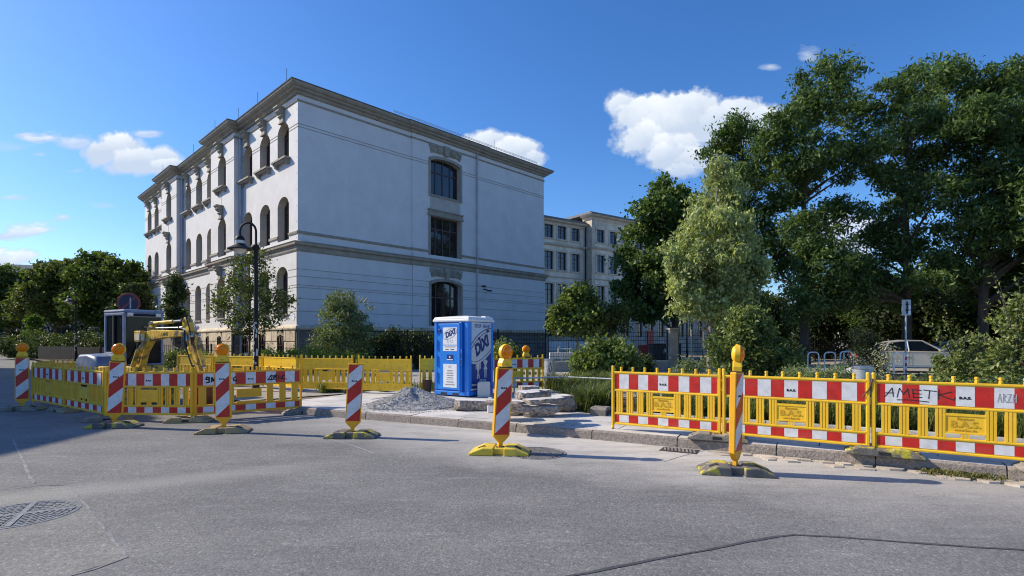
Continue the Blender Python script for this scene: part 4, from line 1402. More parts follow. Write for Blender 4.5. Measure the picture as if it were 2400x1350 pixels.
def barrier_foot(c, rz, z, mat, label, group=None):
    t = thing('barrier_foot', label, 'barrier foot', (c[0], c[1], z), rz, group)
    m = MB()
    prof = [(-.41, 0), (.41, 0), (.41, .03), (.25, .105), (.10, .105), (.09, .085), (-.09, .085), (-.10, .105), (-.25, .105), (-.41, .03)]
    m.prism(prof, -.19, .19, 'y')
    m.build('foot_plate', mat, t, bevel=.015)
    m = MB(); m.box(-.06, .06, -.194, -.186, .02, .06); m.box(-.05, .05, -.04, .04, .0855, .0875); m.build('socket', 'black_rubber', t)
    MB().box(-.36, -.30, -.12, .12, .030, .075).build('hand_grip', mat, t); MB().box(.30, .36, -.12, .12, .030, .075).build('hand_grip', mat, t)
    return t


# right row on the pavement
q0, q1, q2 = Vector((1.63, 8.80)), Vector((3.075, 7.86)), Vector((4.60, 6.87))
q3 = q2 + (q2 - q1).normalized() * 1.86
q4 = q3 + (q2 - q1).normalized() * 1.86
G1 = 'site barriers along the kerb'
bR1, L1 = barrier(q0, q1, 'yellow barrier with clean red and white film at the open end beside the stone pile', PZ - .035, group=G1)
bR2, L2 = barrier(q1, q2, 'yellow barrier with red and white film behind the edge-on beacon', PZ - .035, group=G1)
bR3, L3 = barrier(q2, q3, 'yellow barrier with black graffiti tag scrawled on its film', PZ - .035, group=G1)
g = MB()
x0 = .075 * L3; sx = L3 * .0445; zz = .775


def G(pts): stroke(g, [(x0 + a * sx, zz + b * .115) for a, b in pts], .010, -.0135, 0, .0012)


G([(0, 0), (.3, .2), (1.0, 1.0), (1.15, .05)]); G([(.1, .42), (1.2, .45)])
G([(1.6, 0), (1.9, 1.0), (2.4, .35), (2.9, .95), (3.1, .05)]); G([(3.6, .05), (3.5, .9), (4.5, .85)]); G([(3.5, .5), (4.5, .45)]); G([(3.6, .05), (4.6, .1)])
G([(4.8, .9), (6.3, .8)]); G([(5.5, .85), (5.4, 0)]); G([(6.6, .95), (6.5, .0)]); G([(8.0, .8), (6.6, .45), (8.3, -.05), (8.4, .25)])
G([(1.6, -.28), (3.2, -.22), (5.4, -.35)])
g.build('graffiti', 'black_ink', bR3)
g = MB(); x0 = .655 * L3; sx = L3 * .017
G([(0, 0), (.6, .8), (1, 0)]); G([(1.5, 0), (1.6, .8), (2.2, .6), (1.6, .4), (2.3, 0)]); G([(2.6, .8), (3.6, .8), (2.7, 0), (3.7, .05)]); G([(4.2, 0), (4.3, .8)]); G([(4.2, .4), (5, .4)]); G([(5, 0), (5.1, .8)])
g.build('faint_tag', 'faint_ink', bR3)
stp = MB(); stp.tube([(.02, -.035, 1.0), (-.02, -.04, .86), (-.09, -.03, .76)], .010, 5); stp.build('cable_tie', 'rust', bR3)
mb = MB(); mb.tube([(.03, 0, .0), (.03, 0, .12)], .02, 8); mb.build('black_leg', 'black_rubber', bR1)
rzR = math.atan2(q2.y - q1.y, q2.x - q1.x)
barrier_foot(q1 + Vector((-.05, .02)), rzR + .18, PZ, 'foot_grey', 'weathered grey barrier foot under the joint behind the edge-on beacon', 'barrier feet on the kerb')
barrier_foot(q2 + Vector((.12, -.05)), rzR + .08, PZ, 'foot_worn', 'worn barrier foot with mossy yellow paint under the graffiti barrier', 'barrier feet on the kerb')
barrier_foot(q3 + Vector((-.1, 0.0)), rzR + .1, PZ, 'foot_grey', 'grey barrier foot at the end of the graffiti barrier', 'barrier feet on the kerb')

# ring round the digger, on the road and the corner
c1, c2, c3 = Vector((-4.62, 11.80)), Vector((-6.30, 10.60)), Vector((-8.14, 10.72))
c4, c5 = Vector((-10.05, 12.05)), Vector((-11.85, 13.25))
G2 = 'site barriers round the digger'
bL1, LL1 = barrier(c2, c1, 'orange yellow barrier with slotted panel and looping black graffiti', 0.0, 'orange_plastic', False, G2, slot=True)
g = MB(); zz = .765
x0 = LL1 * .66; sx = LL1 * .034


def G3(pts, w=.024): stroke(g, [(x0 + a * sx, zz + b * .10) for a, b in pts], w, -.0135, 0, .0012)


G3([(1.0, 1.0), (0, 0), (1.3, .05)]); G3([(1.2, .9), (1.0, -.1)]); G3([(1.6, .1), (2.3, .0), (2.4, .5), (1.8, .5), (2.5, .95), (1.7, .9), (1.6, .1)]); G3([(3.2, .9), (2.9, .5), (3.6, .5)], .015)
G3([(2.9, .5), (3.1, .1), (3.7, .1)], .015); G3([(4.6, .9), (4.0, .6), (4.1, .1), (4.8, .05)]); G3([(5.2, .02), (5.3, .06)])
x0 = LL1 * .10
G3([(.9, .5), (.1, .6), (.3, 1.0), (.9, .9), (.9, 0), (.2, -.1)], .028); G3([(1.5, 0), (1.6, .9), (2.0, .2), (2.4, .9), (2.6, -.2)], .028)
x0 = LL1 * .34
G3([(.7, .9), (.1, .6), (.1, .2), (.8, 0), (.9, .4)], .026)
g.build('graffiti', 'black_ink', bL1)
barrier(c3, c2, 'yellow ribbed barrier facing the road between two lamp beacons', 0.0, 'yellow_plastic', False, G2)
barrier(c4, c3, 'yellow barrier turned towards the side street next to the lamp beacon', 0.0, 'yellow_old', False, G2)
barrier(c5, c4, 'yellow barrier in the house shadow at the far end of the ring', 0.0, 'yellow_old', False, G2)
barrier((-12.5, 14.6), (-12.7, 16.3), 'yellow barrier closing the ring behind the shaded beacon', 0.0, 'yellow_old', False, G2, -1)
barrier((-12.05, 13.6), (-12.45, 14.5), 'short yellow barrier turning the corner behind the shaded beacon', 0.0, 'yellow_old', False, G2, -1)
barrier((-12.65, 16.5), (-11.6, 17.6), 'yellow barrier closing the ring behind the digger cab', 0.0, 'yellow_old', False, G2, -1)
barrier_foot((c2.x - .05, c2.y - .05), .15, 0, 'foot_tan', 'tan barrier foot under the joint with the slotted barrier', 'barrier feet round the digger')
barrier_foot((c3.x + .05, c3.y + .02), .5, 0, 'foot_grey', 'grey barrier foot half hidden behind the lamp beacon', 'barrier feet round the digger')
barrier_foot((c4.x, c4.y), -.5, 0, 'foot_grey', 'dark barrier foot in the house shadow', 'barrier feet round the digger')
barrier_foot((c1.x, c1.y), .6, 0, 'foot_grey', 'barrier foot beside the dropped kerb', 'barrier feet round the digger')

G4 = 'yellow barriers closing the pavement'
back = [(-11.3, 18.1), (-9.75, 17.45), (-7.72, 16.6), (-6.0, 15.25), (-4.40, 14.86)]
lab = ['yellow barrier with warning lamp behind the digger arm', 'yellow barrier behind the lamp beacon by the street lamp', 'yellow barrier receding towards the street lamp', 'yellow barrier showing its back left of the unlit beacon']
for i in range(4):
    barrier(back[i + 1], back[i], lab[i], PZ - .03, 'yellow_plastic' if i else 'yellow_old', False, G4, -1 if False else 1, lamp=.62 if i == 0 else None)
barrier((-2.68, 14.38), (-4.24, 14.74), 'yellow barrier showing its back behind the gravel heap', PZ - .03, 'yellow_plastic', False, G4)
barrier((-.95, 15.1), (-2.56, 14.75), 'yellow barrier running behind the blue toilet cabin', PZ - .03, 'yellow_plastic', False, G4)
barrier((-.80, 15.0), (.92, 15.6), 'yellow barrier with lamp and red white film beside the toilet cabin', PZ - .03, 'yellow_plastic', False, G4, lamp=.70)

# ================================================================== beacons
def beacon(u, v, rz, label, lamp=True, foot='foot_grey', lamp_rz=0.0, frz=None, marks=True, lean=0.0):
    p = gp(u, v)
    t = thing('warning_beacon', label, 'beacon', (p.x, p.y, 0), rz, 'warning beacons on the road')
    fz = (frz if frz is not None else 0.0) - rz
    m = MB(Matrix.Rotation(fz, 4, 'Z'))
    # recycled plastic foot: two chamfered halves with a cut-out
    for s_ in (-1, 1):
        poly = [(s_ * .42, 0), (s_ * .42, .028), (s_ * .23, .105), (s_ * .075, .105), (s_ * .075, 0)]
        m.prism(poly, -.21, .21, 'y')
    m.box(-.08, .08, -.13, .19, .0, .092)
    m.build('foot_plate', foot, t, bevel=.016)
    m2 = MB(Matrix.Rotation(fz, 4, 'Z')); m2.box(-.055, .055, -.07, .05, .0925, .0945); m2.cbox((.26, -.05, .098), (.10, .07, .004), ry=.39); m2.cbox((-.26, -.05, .098), (.10, .07, .004), ry=-.39)
    m2.build('socket', 'black_rubber', t)
    m = MB(); m.box(-.03, .03, -.022, .022, .09, .20); m.build('stem', 'orange_plastic', t)
    m = MB()
    m.prism([(-.125, .25), (-.035, .155), (.035, .155), (.125, .25), (.125, 1.205), (.115, 1.22), (-.115, 1.22), (-.125, 1.205)], -.036, .036, 'y')
    b = m.build('blade', 'orange_plastic', t, bevel=.009)
    for s_ in (-1, 1):
        MB().box(-.106, .106, s_ * .0362 if s_ > 0 else -.0395, .0395 if s_ > 0 else -.0362, .268, 1.195).build('reflective_film', 'film_beacon', b)
    if marks:
        text_mesh('film_lettering', 'B.A.S.', .034, 'black_ink', t, (-.005, -.0412, .93), (R(90), 0, 0), offset=.002, extrude=.0008, sx=1.2)
    if lamp:
        mb_ = MB().box(-.10, .10, -.05, .05, 1.216, 1.23); mb_.build('lamp_clamp', 'black_rubber', t)
        warning_lamp(t, (0, 0, 1.228), lamp_rz, .93)
    else:
        MB().box(-.012, .012, -.012, .012, 1.21, 1.285).build('lamp_socket', 'orange_plastic', t)
    Ln = Matrix.Translation((0, 0, .1)) @ Matrix.Rotation(-rz, 4, 'Z') @ Matrix.Rotation(R(lean), 4, 'Y') @ Matrix.Rotation(rz, 4, 'Z') @ Matrix.Translation((0, 0, -.1))
    for ch in t.children:
        if ch.name.split('.')[0] not in ('foot_plate', 'socket'):
            loc_, rot_, sc__ = (Ln @ (Matrix.Translation(ch.location) @ ch.rotation_euler.to_matrix().to_4x4() @ Matrix.Diagonal((*ch.scale, 1)))).decompose()
            ch.location = loc_; ch.rotation_euler = rot_.to_euler(); ch.scale = sc__
    return t


beacon(52, 962, R(42), 'red white striped beacon with amber lamp in the house shadow', True, 'foot_grey', 0, R(10))
beacon(268, 1001, R(24), 'red white striped beacon with amber lamp on a dark foot by the ribbed barrier', True, 'foot_worn', R(-12), R(4), lean=3.5)
beacon(525, 1013, R(12), 'red white striped beacon with amber lamp on a tan foot by the slotted barrier', True, 'foot_tan', R(2), R(12), lean=-1.2)
beacon(826, 1024, R(14), 'red white striped beacon without lamp near the gravel heap', False, 'foot_worn', 0, R(0), lean=3.2)
beacon(1172, 1062, R(24), 'red white striped beacon with amber lamp on a bright yellow foot over a manhole', True, 'foot_yellow', R(20), R(-6), lean=3.4)
beacon(1723, 1108, R(47), 'red white striped beacon seen edge-on with amber lamp on a mossy foot', True, 'foot_worn', R(22), R(-12), lean=1.2)

# ================================================================== toilet cabin
TH = R(33)
TC = Vector((-1.1, 13.6, PZ + .01))
tw, td, thh = 1.15, 1.08, 1.94
cab = thing('toilet_cabin', 'blue portable toilet cabin with white roof beside the gravel heap', 'toilet cabin', TC, -TH)
# local frame: x to the right along the front (origin at the front right corner, front at y=0 facing -y)
m = MB()
m.box(-tw + .06, -.06, .05, td - .05, .10, thh - .02)
m.build('body', 'toilet_blue', cab)
m = MB(); m.box(-tw, 0, 0, td, .02, .13); m.build('base_skid', 'toilet_blue', cab, bevel=.015)
m = MB()
for xx in (-tw + .33, -.42):
    m.box(xx - .10, xx + .10, -.006, .0, .03, .085)
m.build('fork_pockets', 'black_rubber', cab)
for (a, b) in ((-tw, 0), (-tw, td - .09), (-.09, td - .09)):
    MB().box(a, a + .10, b, b + .09, .13, thh).build('corner_post', 'toilet_blue', cab, bevel=.02)
m = MB(); m.prism([(-.13, 0), (-.03, .0), (0, .03), (0, .13), (-.13, .13)], .13, thh, 'z'); m.build('corner_post', 'toilet_blue', cab, bevel=.012)
m = MB(); m.box(-tw + .12, -.24, -.012, .045, .16, thh - .06); door = m.build('door', 'toilet_blue', cab, bevel=.01)
m = MB(); m.box(-.27, -.20, -.045, .02, .14, thh - .03); m.build('door_post', 'toilet_blue', door, bevel=.015)
m = MB(); m.tube([(-.245, -.055, .10), (-.245, -.055, thh - .05)], .022, 8); m.build('door_edge_tube', 'toilet_blue', door, True)
m = MB()
for z in (.35, .78, 1.2, 1.62):
    m.tube([(-tw + .115, -.025, z), (-tw + .115, -.025, z + .26)], .026, 8)
m.build('hinges', 'toilet_blue', door, True)
m = MB(); m.box(-.31, -.17, -.06, -.04, .80, 1.22); m.box(-.34, -.26, -.055, -.04, 1.18, 1.25); m.build('latch_plate', 'toilet_blue', door, bevel=.012)
m = MB(); m.box(-.25, -.20, -.072, -.06, 1.0, 1.12); m.lathe([(.022, -.075), (.022, -.06)], (-.21, 0, .92), 8, 0, 'y'); m.lathe([(.02, -.075), (.02, -.06)], (-.21, 0, .86), 8, 0, 'y'); m.build('latch', 'toilet_navy', door)
dc = -.60
MB().box(dc - .235, dc + .235, -.0165, -.0125, 1.33, 1.78).build('door_sign', 'paper', door)
MB().box(dc - .235, dc + .235, -.0165, -.0125, 1.165, 1.31).build('door_sign', 'paper', door)
MB().box(dc - .225, dc + .225, -.0165, -.0125, .22, .83).build('door_notice', 'paper', door)


def ellipse(cx, cz, a, b, tilt, n=40, arc=(0, 2 * math.pi)):
    return [(cx + a * math.cos(t) * math.cos(tilt) - b * math.sin(t) * math.sin(tilt), cz + a * math.cos(t) * math.sin(tilt) + b * math.sin(t) * math.cos(tilt))
            for t in np.linspace(arc[0], arc[1], n)]


def clip_poly(poly, x0, x1, z0, z1):
    def cut(P, f, inter):
        out = []
        for i in range(len(P)):
            a, b = P[i - 1], P[i]
            fa, fb = f(a), f(b)
            if fb:
                if not fa: out.append(inter(a, b))
                out.append(b)
            elif fa: out.append(inter(a, b))
        return out
    for (ax, val, sgn) in ((0, x0, 1), (0, x1, -1), (1, z0, 1), (1, z1, -1)):
        poly = cut(poly, lambda p: (p[ax] - val) * sgn >= 0, lambda a, b: tuple(a[k] + (b[k] - a[k]) * (val - a[ax]) / (b[ax] - a[ax]) for k in (0, 1)))
        if not poly: return poly
    return poly


m = MB()
stroke(m, [p for p in ellipse(dc, 1.615, .25, .115, .42, 44) if abs(p[0] - dc) < .232], .008, -.0175); m.build('sign_oval', 'logo_navy', door)
text_mesh('logo_lettering', 'DiXi', .185, 'logo_navy', door, (dc, -.019, 1.615), (R(90), R(-22), 0), .30, .009, .0015)
m = MB()
for sx in (-.06, .05):
    m.tube([(dc + sx - .03, -.018, 1.46), (dc + sx - .02, -.018, 1.38), (dc + sx + .02, -.018, 1.38), (dc + sx + .03, -.018, 1.46), (dc + sx - .03, -.018, 1.46)], .004, 4)
m.build('sign_figures', 'logo_grey', door)
m = MB()
for z, w in ((1.285, .19), (1.265, .16)):
    m.box(dc - w, dc + w, -.0175, -.0168, z - .003, z + .003)
m.box(dc - .15, dc - .04, -.0175, -.0168, 1.195, 1.215); m.box(dc + .02, dc + .14, -.0175, -.0168, 1.195, 1.215)
for i, (z, w) in enumerate(((.78, .04), (.755, .07), (.73, .05), (.66, .10), (.645, .07), (.60, .12), (.585, .11), (.54, .12), (.525, .10), (.48, .09), (.465, .11), (.42, .12), (.37, .11), (.355, .13), (.30, .16), (.285, .15))):
    m.box(dc - w, dc + w, -.0175, -.0168, z - .004, z + .004)
m.build('printed_lines', 'black_ink', door)
m = MB(); m.box(dc - .10, dc + .10, -.022, -.0125, .93, 1.07); m.build('lock_plate', 'logo_navy', door)
m = MB(); m.box(dc - .10, dc + .10, -.024, -.0222, .93, .955); m.lathe([(.025, -.024), (.025, -.0222)], (dc, 0, 1.01), 10, 0, 'y'); m.build('lock_sign', 'paper', door)
m = MB(); m.box(dc - .38, dc - .30, -.04, -.01, 1.66, 1.74); m.build('door_knob', 'toilet_navy', door, bevel=.01)
# side panel at x=0 facing +x, seen to the right; s runs back from the front corner
m = MB(); m.box(-.05, -.012, .13, td - .06, .13, thh - .02); side = m.build('side_panel', 'toilet_navy', cab)


def side_plate(name, poly, mat, lift, parent=side):
    poly = clip_poly(poly, .125, td - .07, .16, thh - .03)
    if len(poly) < 3: return None
    mb_ = MB(); mb_.prism(poly, -.012 + lift - .0012, -.012 + lift, 'x'); return mb_.build(name, mat, parent)


sc_, sz_, ti = .58, 1.29, R(30)
top = [(.0, thh), (1.2, thh), (1.2, 1.62), (.0, .86)]
side_plate('pale_field', [(.125, thh), (td, thh), (td, 1.62), (.125, 1.02)], 'toilet_pale', .0015)
side_plate('logo_oval_outline', ellipse(sc_ + .05, sz_, .72, .37, ti), 'logo_navy', .003)
side_plate('logo_oval_ring', ellipse(sc_ + .05, sz_, .70, .345, ti), 'logo_grey', .0045)
side_plate('logo_oval_outline', ellipse(sc_ + .05, sz_, .655, .29, ti), 'logo_navy', .006)
side_plate('logo_oval', ellipse(sc_ + .05, sz_, .64, .27, ti), 'logo_grey', .0075)
navy_low = [(.125, .16), (td - .07, .16), (td - .07, 1.05 - .0)] + [p for p in ellipse(sc_ + .05, sz_, .72, .37, ti, 60, (0, -math.pi)) if .125 < p[0] < td - .07 and p[1] < 1.3]
text_mesh('logo_lettering', 'DiXi', .40, 'logo_navy', side, (-.0015, sc_ - .03, sz_ + .0), (R(90), R(-29), R(90)), .28, .022, .002, sx=.86)
m = MB()


def heart(mb_, cy, cz, r):
    pts = [(cy + r * .0625 * 16 * math.sin(t) ** 3, cz + r * .0625 * (13 * math.cos(t) - 5 * math.cos(2 * t) - 2 * math.cos(3 * t) - math.cos(4 * t))) for t in np.linspace(0, 2 * math.pi, 22)[:-1]]
    mb_.prism(pts, .0, .0015, 'x')


heart(m, .45, 1.48, .058); m.build('logo_heart', 'logo_navy', side)
m = MB(); heart(m, .83, 1.69, .058); m.build('logo_heart', 'logo_navy', side)
m = MB(); heart(m, .235, 1.15, .06); m.build('logo_heart_cutout', 'logo_grey', side, loc=(.002, 0, 0))
text_mesh('phone_number', '03529 - 566 60', .125, 'logo_navy', side, (-.0085, .60, 1.815), (R(90), 0, R(90)), 0, .002, .001, sx=.86)
text_mesh('web_lettering', 'www.dixi.de', .115, 'figure_beige', side, (-.0105, .40, .30), (R(90), 0, R(90)), 0, .002, .001, sx=.9)


def fig(cy, parts, nm):
    mb_ = MB()
    for poly in parts:
        mb_.prism([(cy + a * 1.05, .44 + (b - .24) * .80) for a, b in poly], -.0115, -.0085, 'x')
    mb_.lathe([(.042, -.0115), (.042, -.0085)], (0, cy, .975), 12, 0, 'x')
    mb_.build(nm, 'figure_beige', side)


fig(.42, [[(-.085, .84), (.085, .84), (.10, .80), (.10, .56), (.075, .56), (.07, .74), (.055, .74), (.05, .56), (-.05, .56), (-.055, .74), (-.07, .74), (-.075, .56), (-.10, .56), (-.10, .80)],
          [(-.05, .56), (.0, .56), (.055, .30), (.05, .24), (.02, .24), (.015, .30)], [(.05, .56), (.002, .56), (-.05, .30), (-.055, .24), (-.02, .24), (-.012, .32)]], 'man_figure')
fig(.74, [[(-.07, .84), (.07, .84), (.09, .78), (.03, .66), (.045, .62), (.09, .54), (-.09, .54), (-.045, .62), (-.03, .66), (-.09, .78)],
          [(-.045, .54), (-.008, .54), (-.012, .26), (-.04, .26)], [(.045, .54), (.008, .54), (.012, .26), (.04, .26)]], 'woman_figure')
m = MB(); m.box(-.02, .012, .10, .50, .16, .20); m.build('side_step', 'logo_grey', cab)
# roof: two stepped white trays with a ridge
m = MB(); m.box(-tw - .03, .03, -.03, td + .03, thh - .015, thh + .055); m.build('roof_rim', 'white_plastic', cab, bevel=.018)
m = MB()
rg = lambda k, z: [(-tw - .01 + k, -.01 + k, z), (.01 - k, -.01 + k, z), (.01 - k, td + .01 - k, z), (-tw - .01 + k, td + .01 - k, z)]
m.loft([rg(0, thh + .055), rg(.01, thh + .10), rg(.05, thh + .115), rg(.42, thh + .155)])
m.build('roof', 'white_plastic', cab, bevel=.012)
m = MB(); m.box(-.16, -.02, .75, .95, thh + .09, thh + .15); m.build('vent', 'white_plastic', cab, True)
# ================================================================== heaps, stones, canisters
gcn = Vector((-2.36, 11.95))
rnd = np.random.RandomState(3)
t = thing('gravel_heap', 'cone of pale grey gravel tipped on the pavement slabs', 'gravel heap', (gcn.x, gcn.y, PZ))
nr, na = 26, 56
vs = [(0.06, .05, .345)]
for i in range(1, nr + 1):
    r = i / nr
    for k in range(na):
        a = 2 * math.pi * k / na
        rad = 1.0 * r * (1 + .22 * math.cos(a + .4) + .10 * math.sin(a * 2 + 1) + .07 * math.sin(a * 3) + .05 * math.sin(a * 5) + .03 * math.sin(a * 9))
        h = .37 * (max(0, 1.03 - math.sqrt(r * r + .012)) ** 1.05) * (1 + .16 * math.sin(a * 3 + 2 * r) + .10 * math.sin(a * 5 + 7 * r)) + rnd.uniform(-.009, .009) * (1 if r < .97 else 0)
        if r > .85: h = max(h, .004) + rnd.uniform(0, .012) * (1 - r) * 6
        if i == nr: h = -.01
        vs.append((.06 * (1 - r) + rad * math.cos(a), .05 * (1 - r) + rad * .86 * math.sin(a), h))
fs = [(0, 1 + k, 1 + (k + 1) % na) for k in range(na)]
for i in range(nr - 1):
    for k in range(na):
        a, b = 1 + i * na + k, 1 + i * na + (k + 1) % na
        fs.append((a, a + na, b + na, b))
mb = MB(); mb.add(vs, fs); mb.build('heap', 'gravel', t, True)
# loose stones as real grains over the heap and round its foot
N = 9000
rr = np.sqrt(rnd.uniform(0, 1.75, N)); aa = rnd.uniform(0, 2 * np.pi, N)
rad = 1.0 * rr * (1 + .22 * np.cos(aa + .4) + .10 * np.sin(aa * 2 + 1) + .07 * np.sin(aa * 3) + .05 * np.sin(aa * 5) + .03 * np.sin(aa * 9))
hh = np.maximum(0.0, .37 * np.maximum(0, 1.03 - np.sqrt(rr * rr + .012)) ** 1.05 * (1 + .16 * np.sin(aa * 3 + 2 * rr) + .10 * np.sin(aa * 5 + 7 * rr))) + .001
keep = (rr < 1.0) | (rnd.uniform(0, 1, N) < .25)
rr, aa, rad, hh = rr[keep], aa[keep], rad[keep], hh[keep]
N = len(rr)
cen = np.stack([.06 * (1 - rr) + rad * np.cos(aa), .05 * (1 - rr) + rad * .86 * np.sin(aa), hh], 1)
tet = np.array([[1, 0, -.5], [-.6, .9, -.5], [-.6, -.9, -.5], [0, 0, .9]])
rot = rnd.uniform(0, 2 * np.pi, N); sz = rnd.uniform(.008, .024, N)
tv = np.tile(tet[None], (N, 1, 1)) * (1 + rnd.uniform(-.35, .35, (N, 4, 3)))
cr, sr = np.cos(rot)[:, None], np.sin(rot)[:, None]
tv = np.stack([tv[..., 0] * cr - tv[..., 1] * sr, tv[..., 0] * sr + tv[..., 1] * cr, tv[..., 2]], 2) * sz[:, None, None] + cen[:, None, :]
tf = np.array([[0, 1, 3], [1, 2, 3], [2, 0, 3], [0, 2, 1]])
ff = (np.arange(N)[:, None, None] * 4 + tf[None]).reshape(-1, 3)
o = np_mesh('loose_stones', tv.reshape(-1, 3), ff, 'gravel', t); o['kind'] = 'stuff'


def slab(u, v, z, L, W_, T, rz, label, tilt=0.0, seed=0):
    p = gp(u, v, z)
    r = random.Random(seed)
    tt = thing('stone_slab', label, 'stone slab', (p.x, p.y, z), rz, 'granite slabs piled by the toilet cabin')
    tt.rotation_euler = (tilt + r.uniform(-.05, .05), r.uniform(-.05, .05), rz)
    mb_ = MB()
    nx = 7
    rings = []
    for i in range(nx + 1):
        x = -L / 2 + L * i / nx
        j = lambda a: r.uniform(-a, a)
        e = .03 if i in (0, nx) else 0
        e2 = r.uniform(.02, .07) if i in (0, nx) else 0
        rings.append([(x + j(.03), -W_ / 2 + .05 + e + j(.035), .0 + j(.012)), (x + j(.03), -W_ / 2 - .01 + e + j(.035), T * .45 + j(.03)), (x + j(.015), -W_ / 2 + .01 + e2 + j(.012), T + j(.006)),
                      (x + j(.01), W_ / 2 - .01 + j(.006), T), (x + j(.015), W_ / 2 + .01 - e + j(.02), T * .4 + j(.02)), (x + j(.015), W_ / 2 - .03 - e + j(.02), j(.006))])
    mb_.loft(rings)
    o_ = mb_.build('slab_body', ['rough_granite', 'stone_top'], tt)
    for pl in o_.data.polygons:
        if pl.normal.z > .9: pl.material_index = 1
    return tt


slab(1110, 960, PZ, .76, .48, .20, .04, 'long granite slab lying alone before the toilet cabin', 0, 1)
slab(1192, 971, PZ, .50, .40, .16, -.22, 'granite block at the bottom of the pile behind the yellow foot beacon', 0, 2)
slab(1262, 975, PZ, .60, .44, .21, .10, 'rough brown granite block at the front bottom of the pile', 0, 3)
slab(1318, 963, PZ, .46, .44, .17, .42, 'granite block at the bottom of the pile by the grass', 0, 4)
slab(1256, 966, PZ + .215, .72, .42, .12, -.06, 'flat pale granite slab lying on the front block of the pile', 0, 5)
slab(1190, 962, PZ + .165, .46, .40, .17, .10, 'granite block on top of the beaconside bottom block', 0, 6)
slab(1308, 951, PZ + .178, .54, .40, .20, .52, 'grey granite block on the grass side of the pile', 0, 7)
slab(1184, 950, PZ + .34, .62, .32, .09, -.10, 'thin granite slab laid at the back of the pile beside the canister', 0, 8)
slab(1276, 944, PZ + .38, .74, .28, .08, .50, 'thin slanting granite slab across the top of the pile', 0, 9)
slab(1236, 934, PZ + .42, .42, .26, .13, .62, 'small granite slab tilted on top of the pile', .10, 10)
slab(1268, 930, PZ + .42, .34, .24, .13, .05, 'short granite slab crowning the pile', 0, 11)
slab(1240, 940, PZ, .42, .40, .36, .3, 'granite block buried at the back of the pile', 0, 13)


def canister(p, rz, w, d_, h, mat, label):
    tt = thing('canister', label, 'canister', (p.x, p.y, p.z), rz)
    m_ = MB()
    m_.prism([(-w / 2, 0), (w / 2, 0), (w / 2, h * .93), (w / 2 - .03, h), (-w / 2 + .05, h), (-w / 2, h * .90)], -d_ / 2, d_ / 2, 'y')
    m_.build('body', mat, tt, bevel=.022)
    m_ = MB(); m_.tube([(-w * .32, 0, h - .01), (-w * .28, 0, h + .035), (w * .12, 0, h + .035), (w * .16, 0, h - .01)], .013, 6); m_.build('handle', mat, tt, True)
    m_ = MB(); m_.lathe([(.026, h - .01), (.026, h + .03), (.022, h + .033)], (w * .32, 0, 0), 10); m_.build('cap', 'black_rubber', tt, True)


canister(gp(1134, 930, PZ), .06, .33, .22, .40, 'canister', 'large grey plastic canister leaning by the toilet side panel')
canister(gp(1150, 966, PZ), -.05, .12, .2, .26, 'canister_white', 'small white canister between slab and stone pile')
p = gp(1001, 923, PZ)
t = thing('bucket', 'rusty brown bucket standing beside the toilet cabin', 'bucket', p)
m = MB(); m.lathe([(.10, 0), (.13, .36), (.137, .37), (.125, .365), (.095, .02)], n=16); m.build('shell', 'rust', t, True)
m = MB(); m.tube([(-.13, 0, .35), (-.09, .05, .43), (.09, .05, .43), (.13, 0, .35)], .006, 5); m.build('bail', 'dark_metal', t)
p = gp(1408, 972, PZ)
t = thing('beacon_foot', 'grey recycled foot plate lying on the pavement by the open barrier end', 'barrier foot', p, 1.1)
MB().prism([(-.20, 0), (.20, 0), (.20, .12), (.12, .16), (-.12, .16), (-.20, .12)], -.16, .16, 'y').build('foot_plate', 'foot_grey', t, bevel=.01)
m = MB()
for k in (-1, 0, 1):
    m.box(k * .11 - .035, k * .11 + .035, -.165, -.159, .02, .10)
m.build('openings', 'black_rubber', t)

# ================================================================== mini digger
E = Vector((-9.85, 13.6, 0))
dg_ = thing('mini_digger', 'yellow and grey mini digger with folded arm parked inside the barrier ring', 'digger', E, math.atan2(-.52, .85))
for yy_ in (-.32, .78):
    m = MB()
    pts = []
    for k in range(9):
        a = math.pi / 2 + math.pi * k / 8
        pts.append((-1.35 + .22 * math.cos(a), .24 + .22 * math.sin(a)))
    for k in range(9):
        a = -math.pi / 2 + math.pi * k / 8
        pts.append((.25 + .22 * math.cos(a), .24 + .22 * math.sin(a)))
    m.prism(pts, yy_ - .15, yy_ + .15, 'y')
    tr = m.build('track', 'black_rubber', dg_)
    m = MB()
    for k in range(16):
        x = -1.35 + 1.6 * k / 15
        m.box(x - .02, x + .02, yy_ - .155, yy_ + .155, .46, .48); m.box(x - .02, x + .02, yy_ - .155, yy_ + .155, .0, .02)
    m.build('track_lugs', 'black_rubber', tr)
m = MB(); m.box(-1.2, .1, -.2, .66, .22, .42); m.lathe([(.4, .42), (.4, .56)], (-.55, .23, 0), 18); m.build('undercarriage', 'digger_grey', dg_)
m = MB(); m.prism([(-1.75, .62), (-1.6, .56), (.2, .56), (.2, .72), (0, .95), (-1.75, .95)], -.42, .95, 'y'); m.build('platform', 'digger_yellow', dg_, bevel=.03)
m = MB()
rings = []
for i, (y, k) in enumerate(((-.46, .70), (-.40, .84), (-.10, .88), (.10, .88))):
    c = (-1.0, 1.0)
    rings.append([(c[0] + a * k, y, c[1] + b * k) for a, b in ((-.82, -.28), (.72, -.28), (.74, .0), (.55, .22), (.1, .30), (-.55, .27), (-.80, .08))])
m.loft(rings); ec = m.build('engine_cover', 'digger_cover', dg_, True, bevel=.02)
m = MB(); m.prism([(-1.72, .62), (-.25, .62), (-.25, .78), (-1.72, .80)], -.47, .1, 'y'); m.build('counterweight_skirt', 'digger_yellow', dg_, bevel=.03)
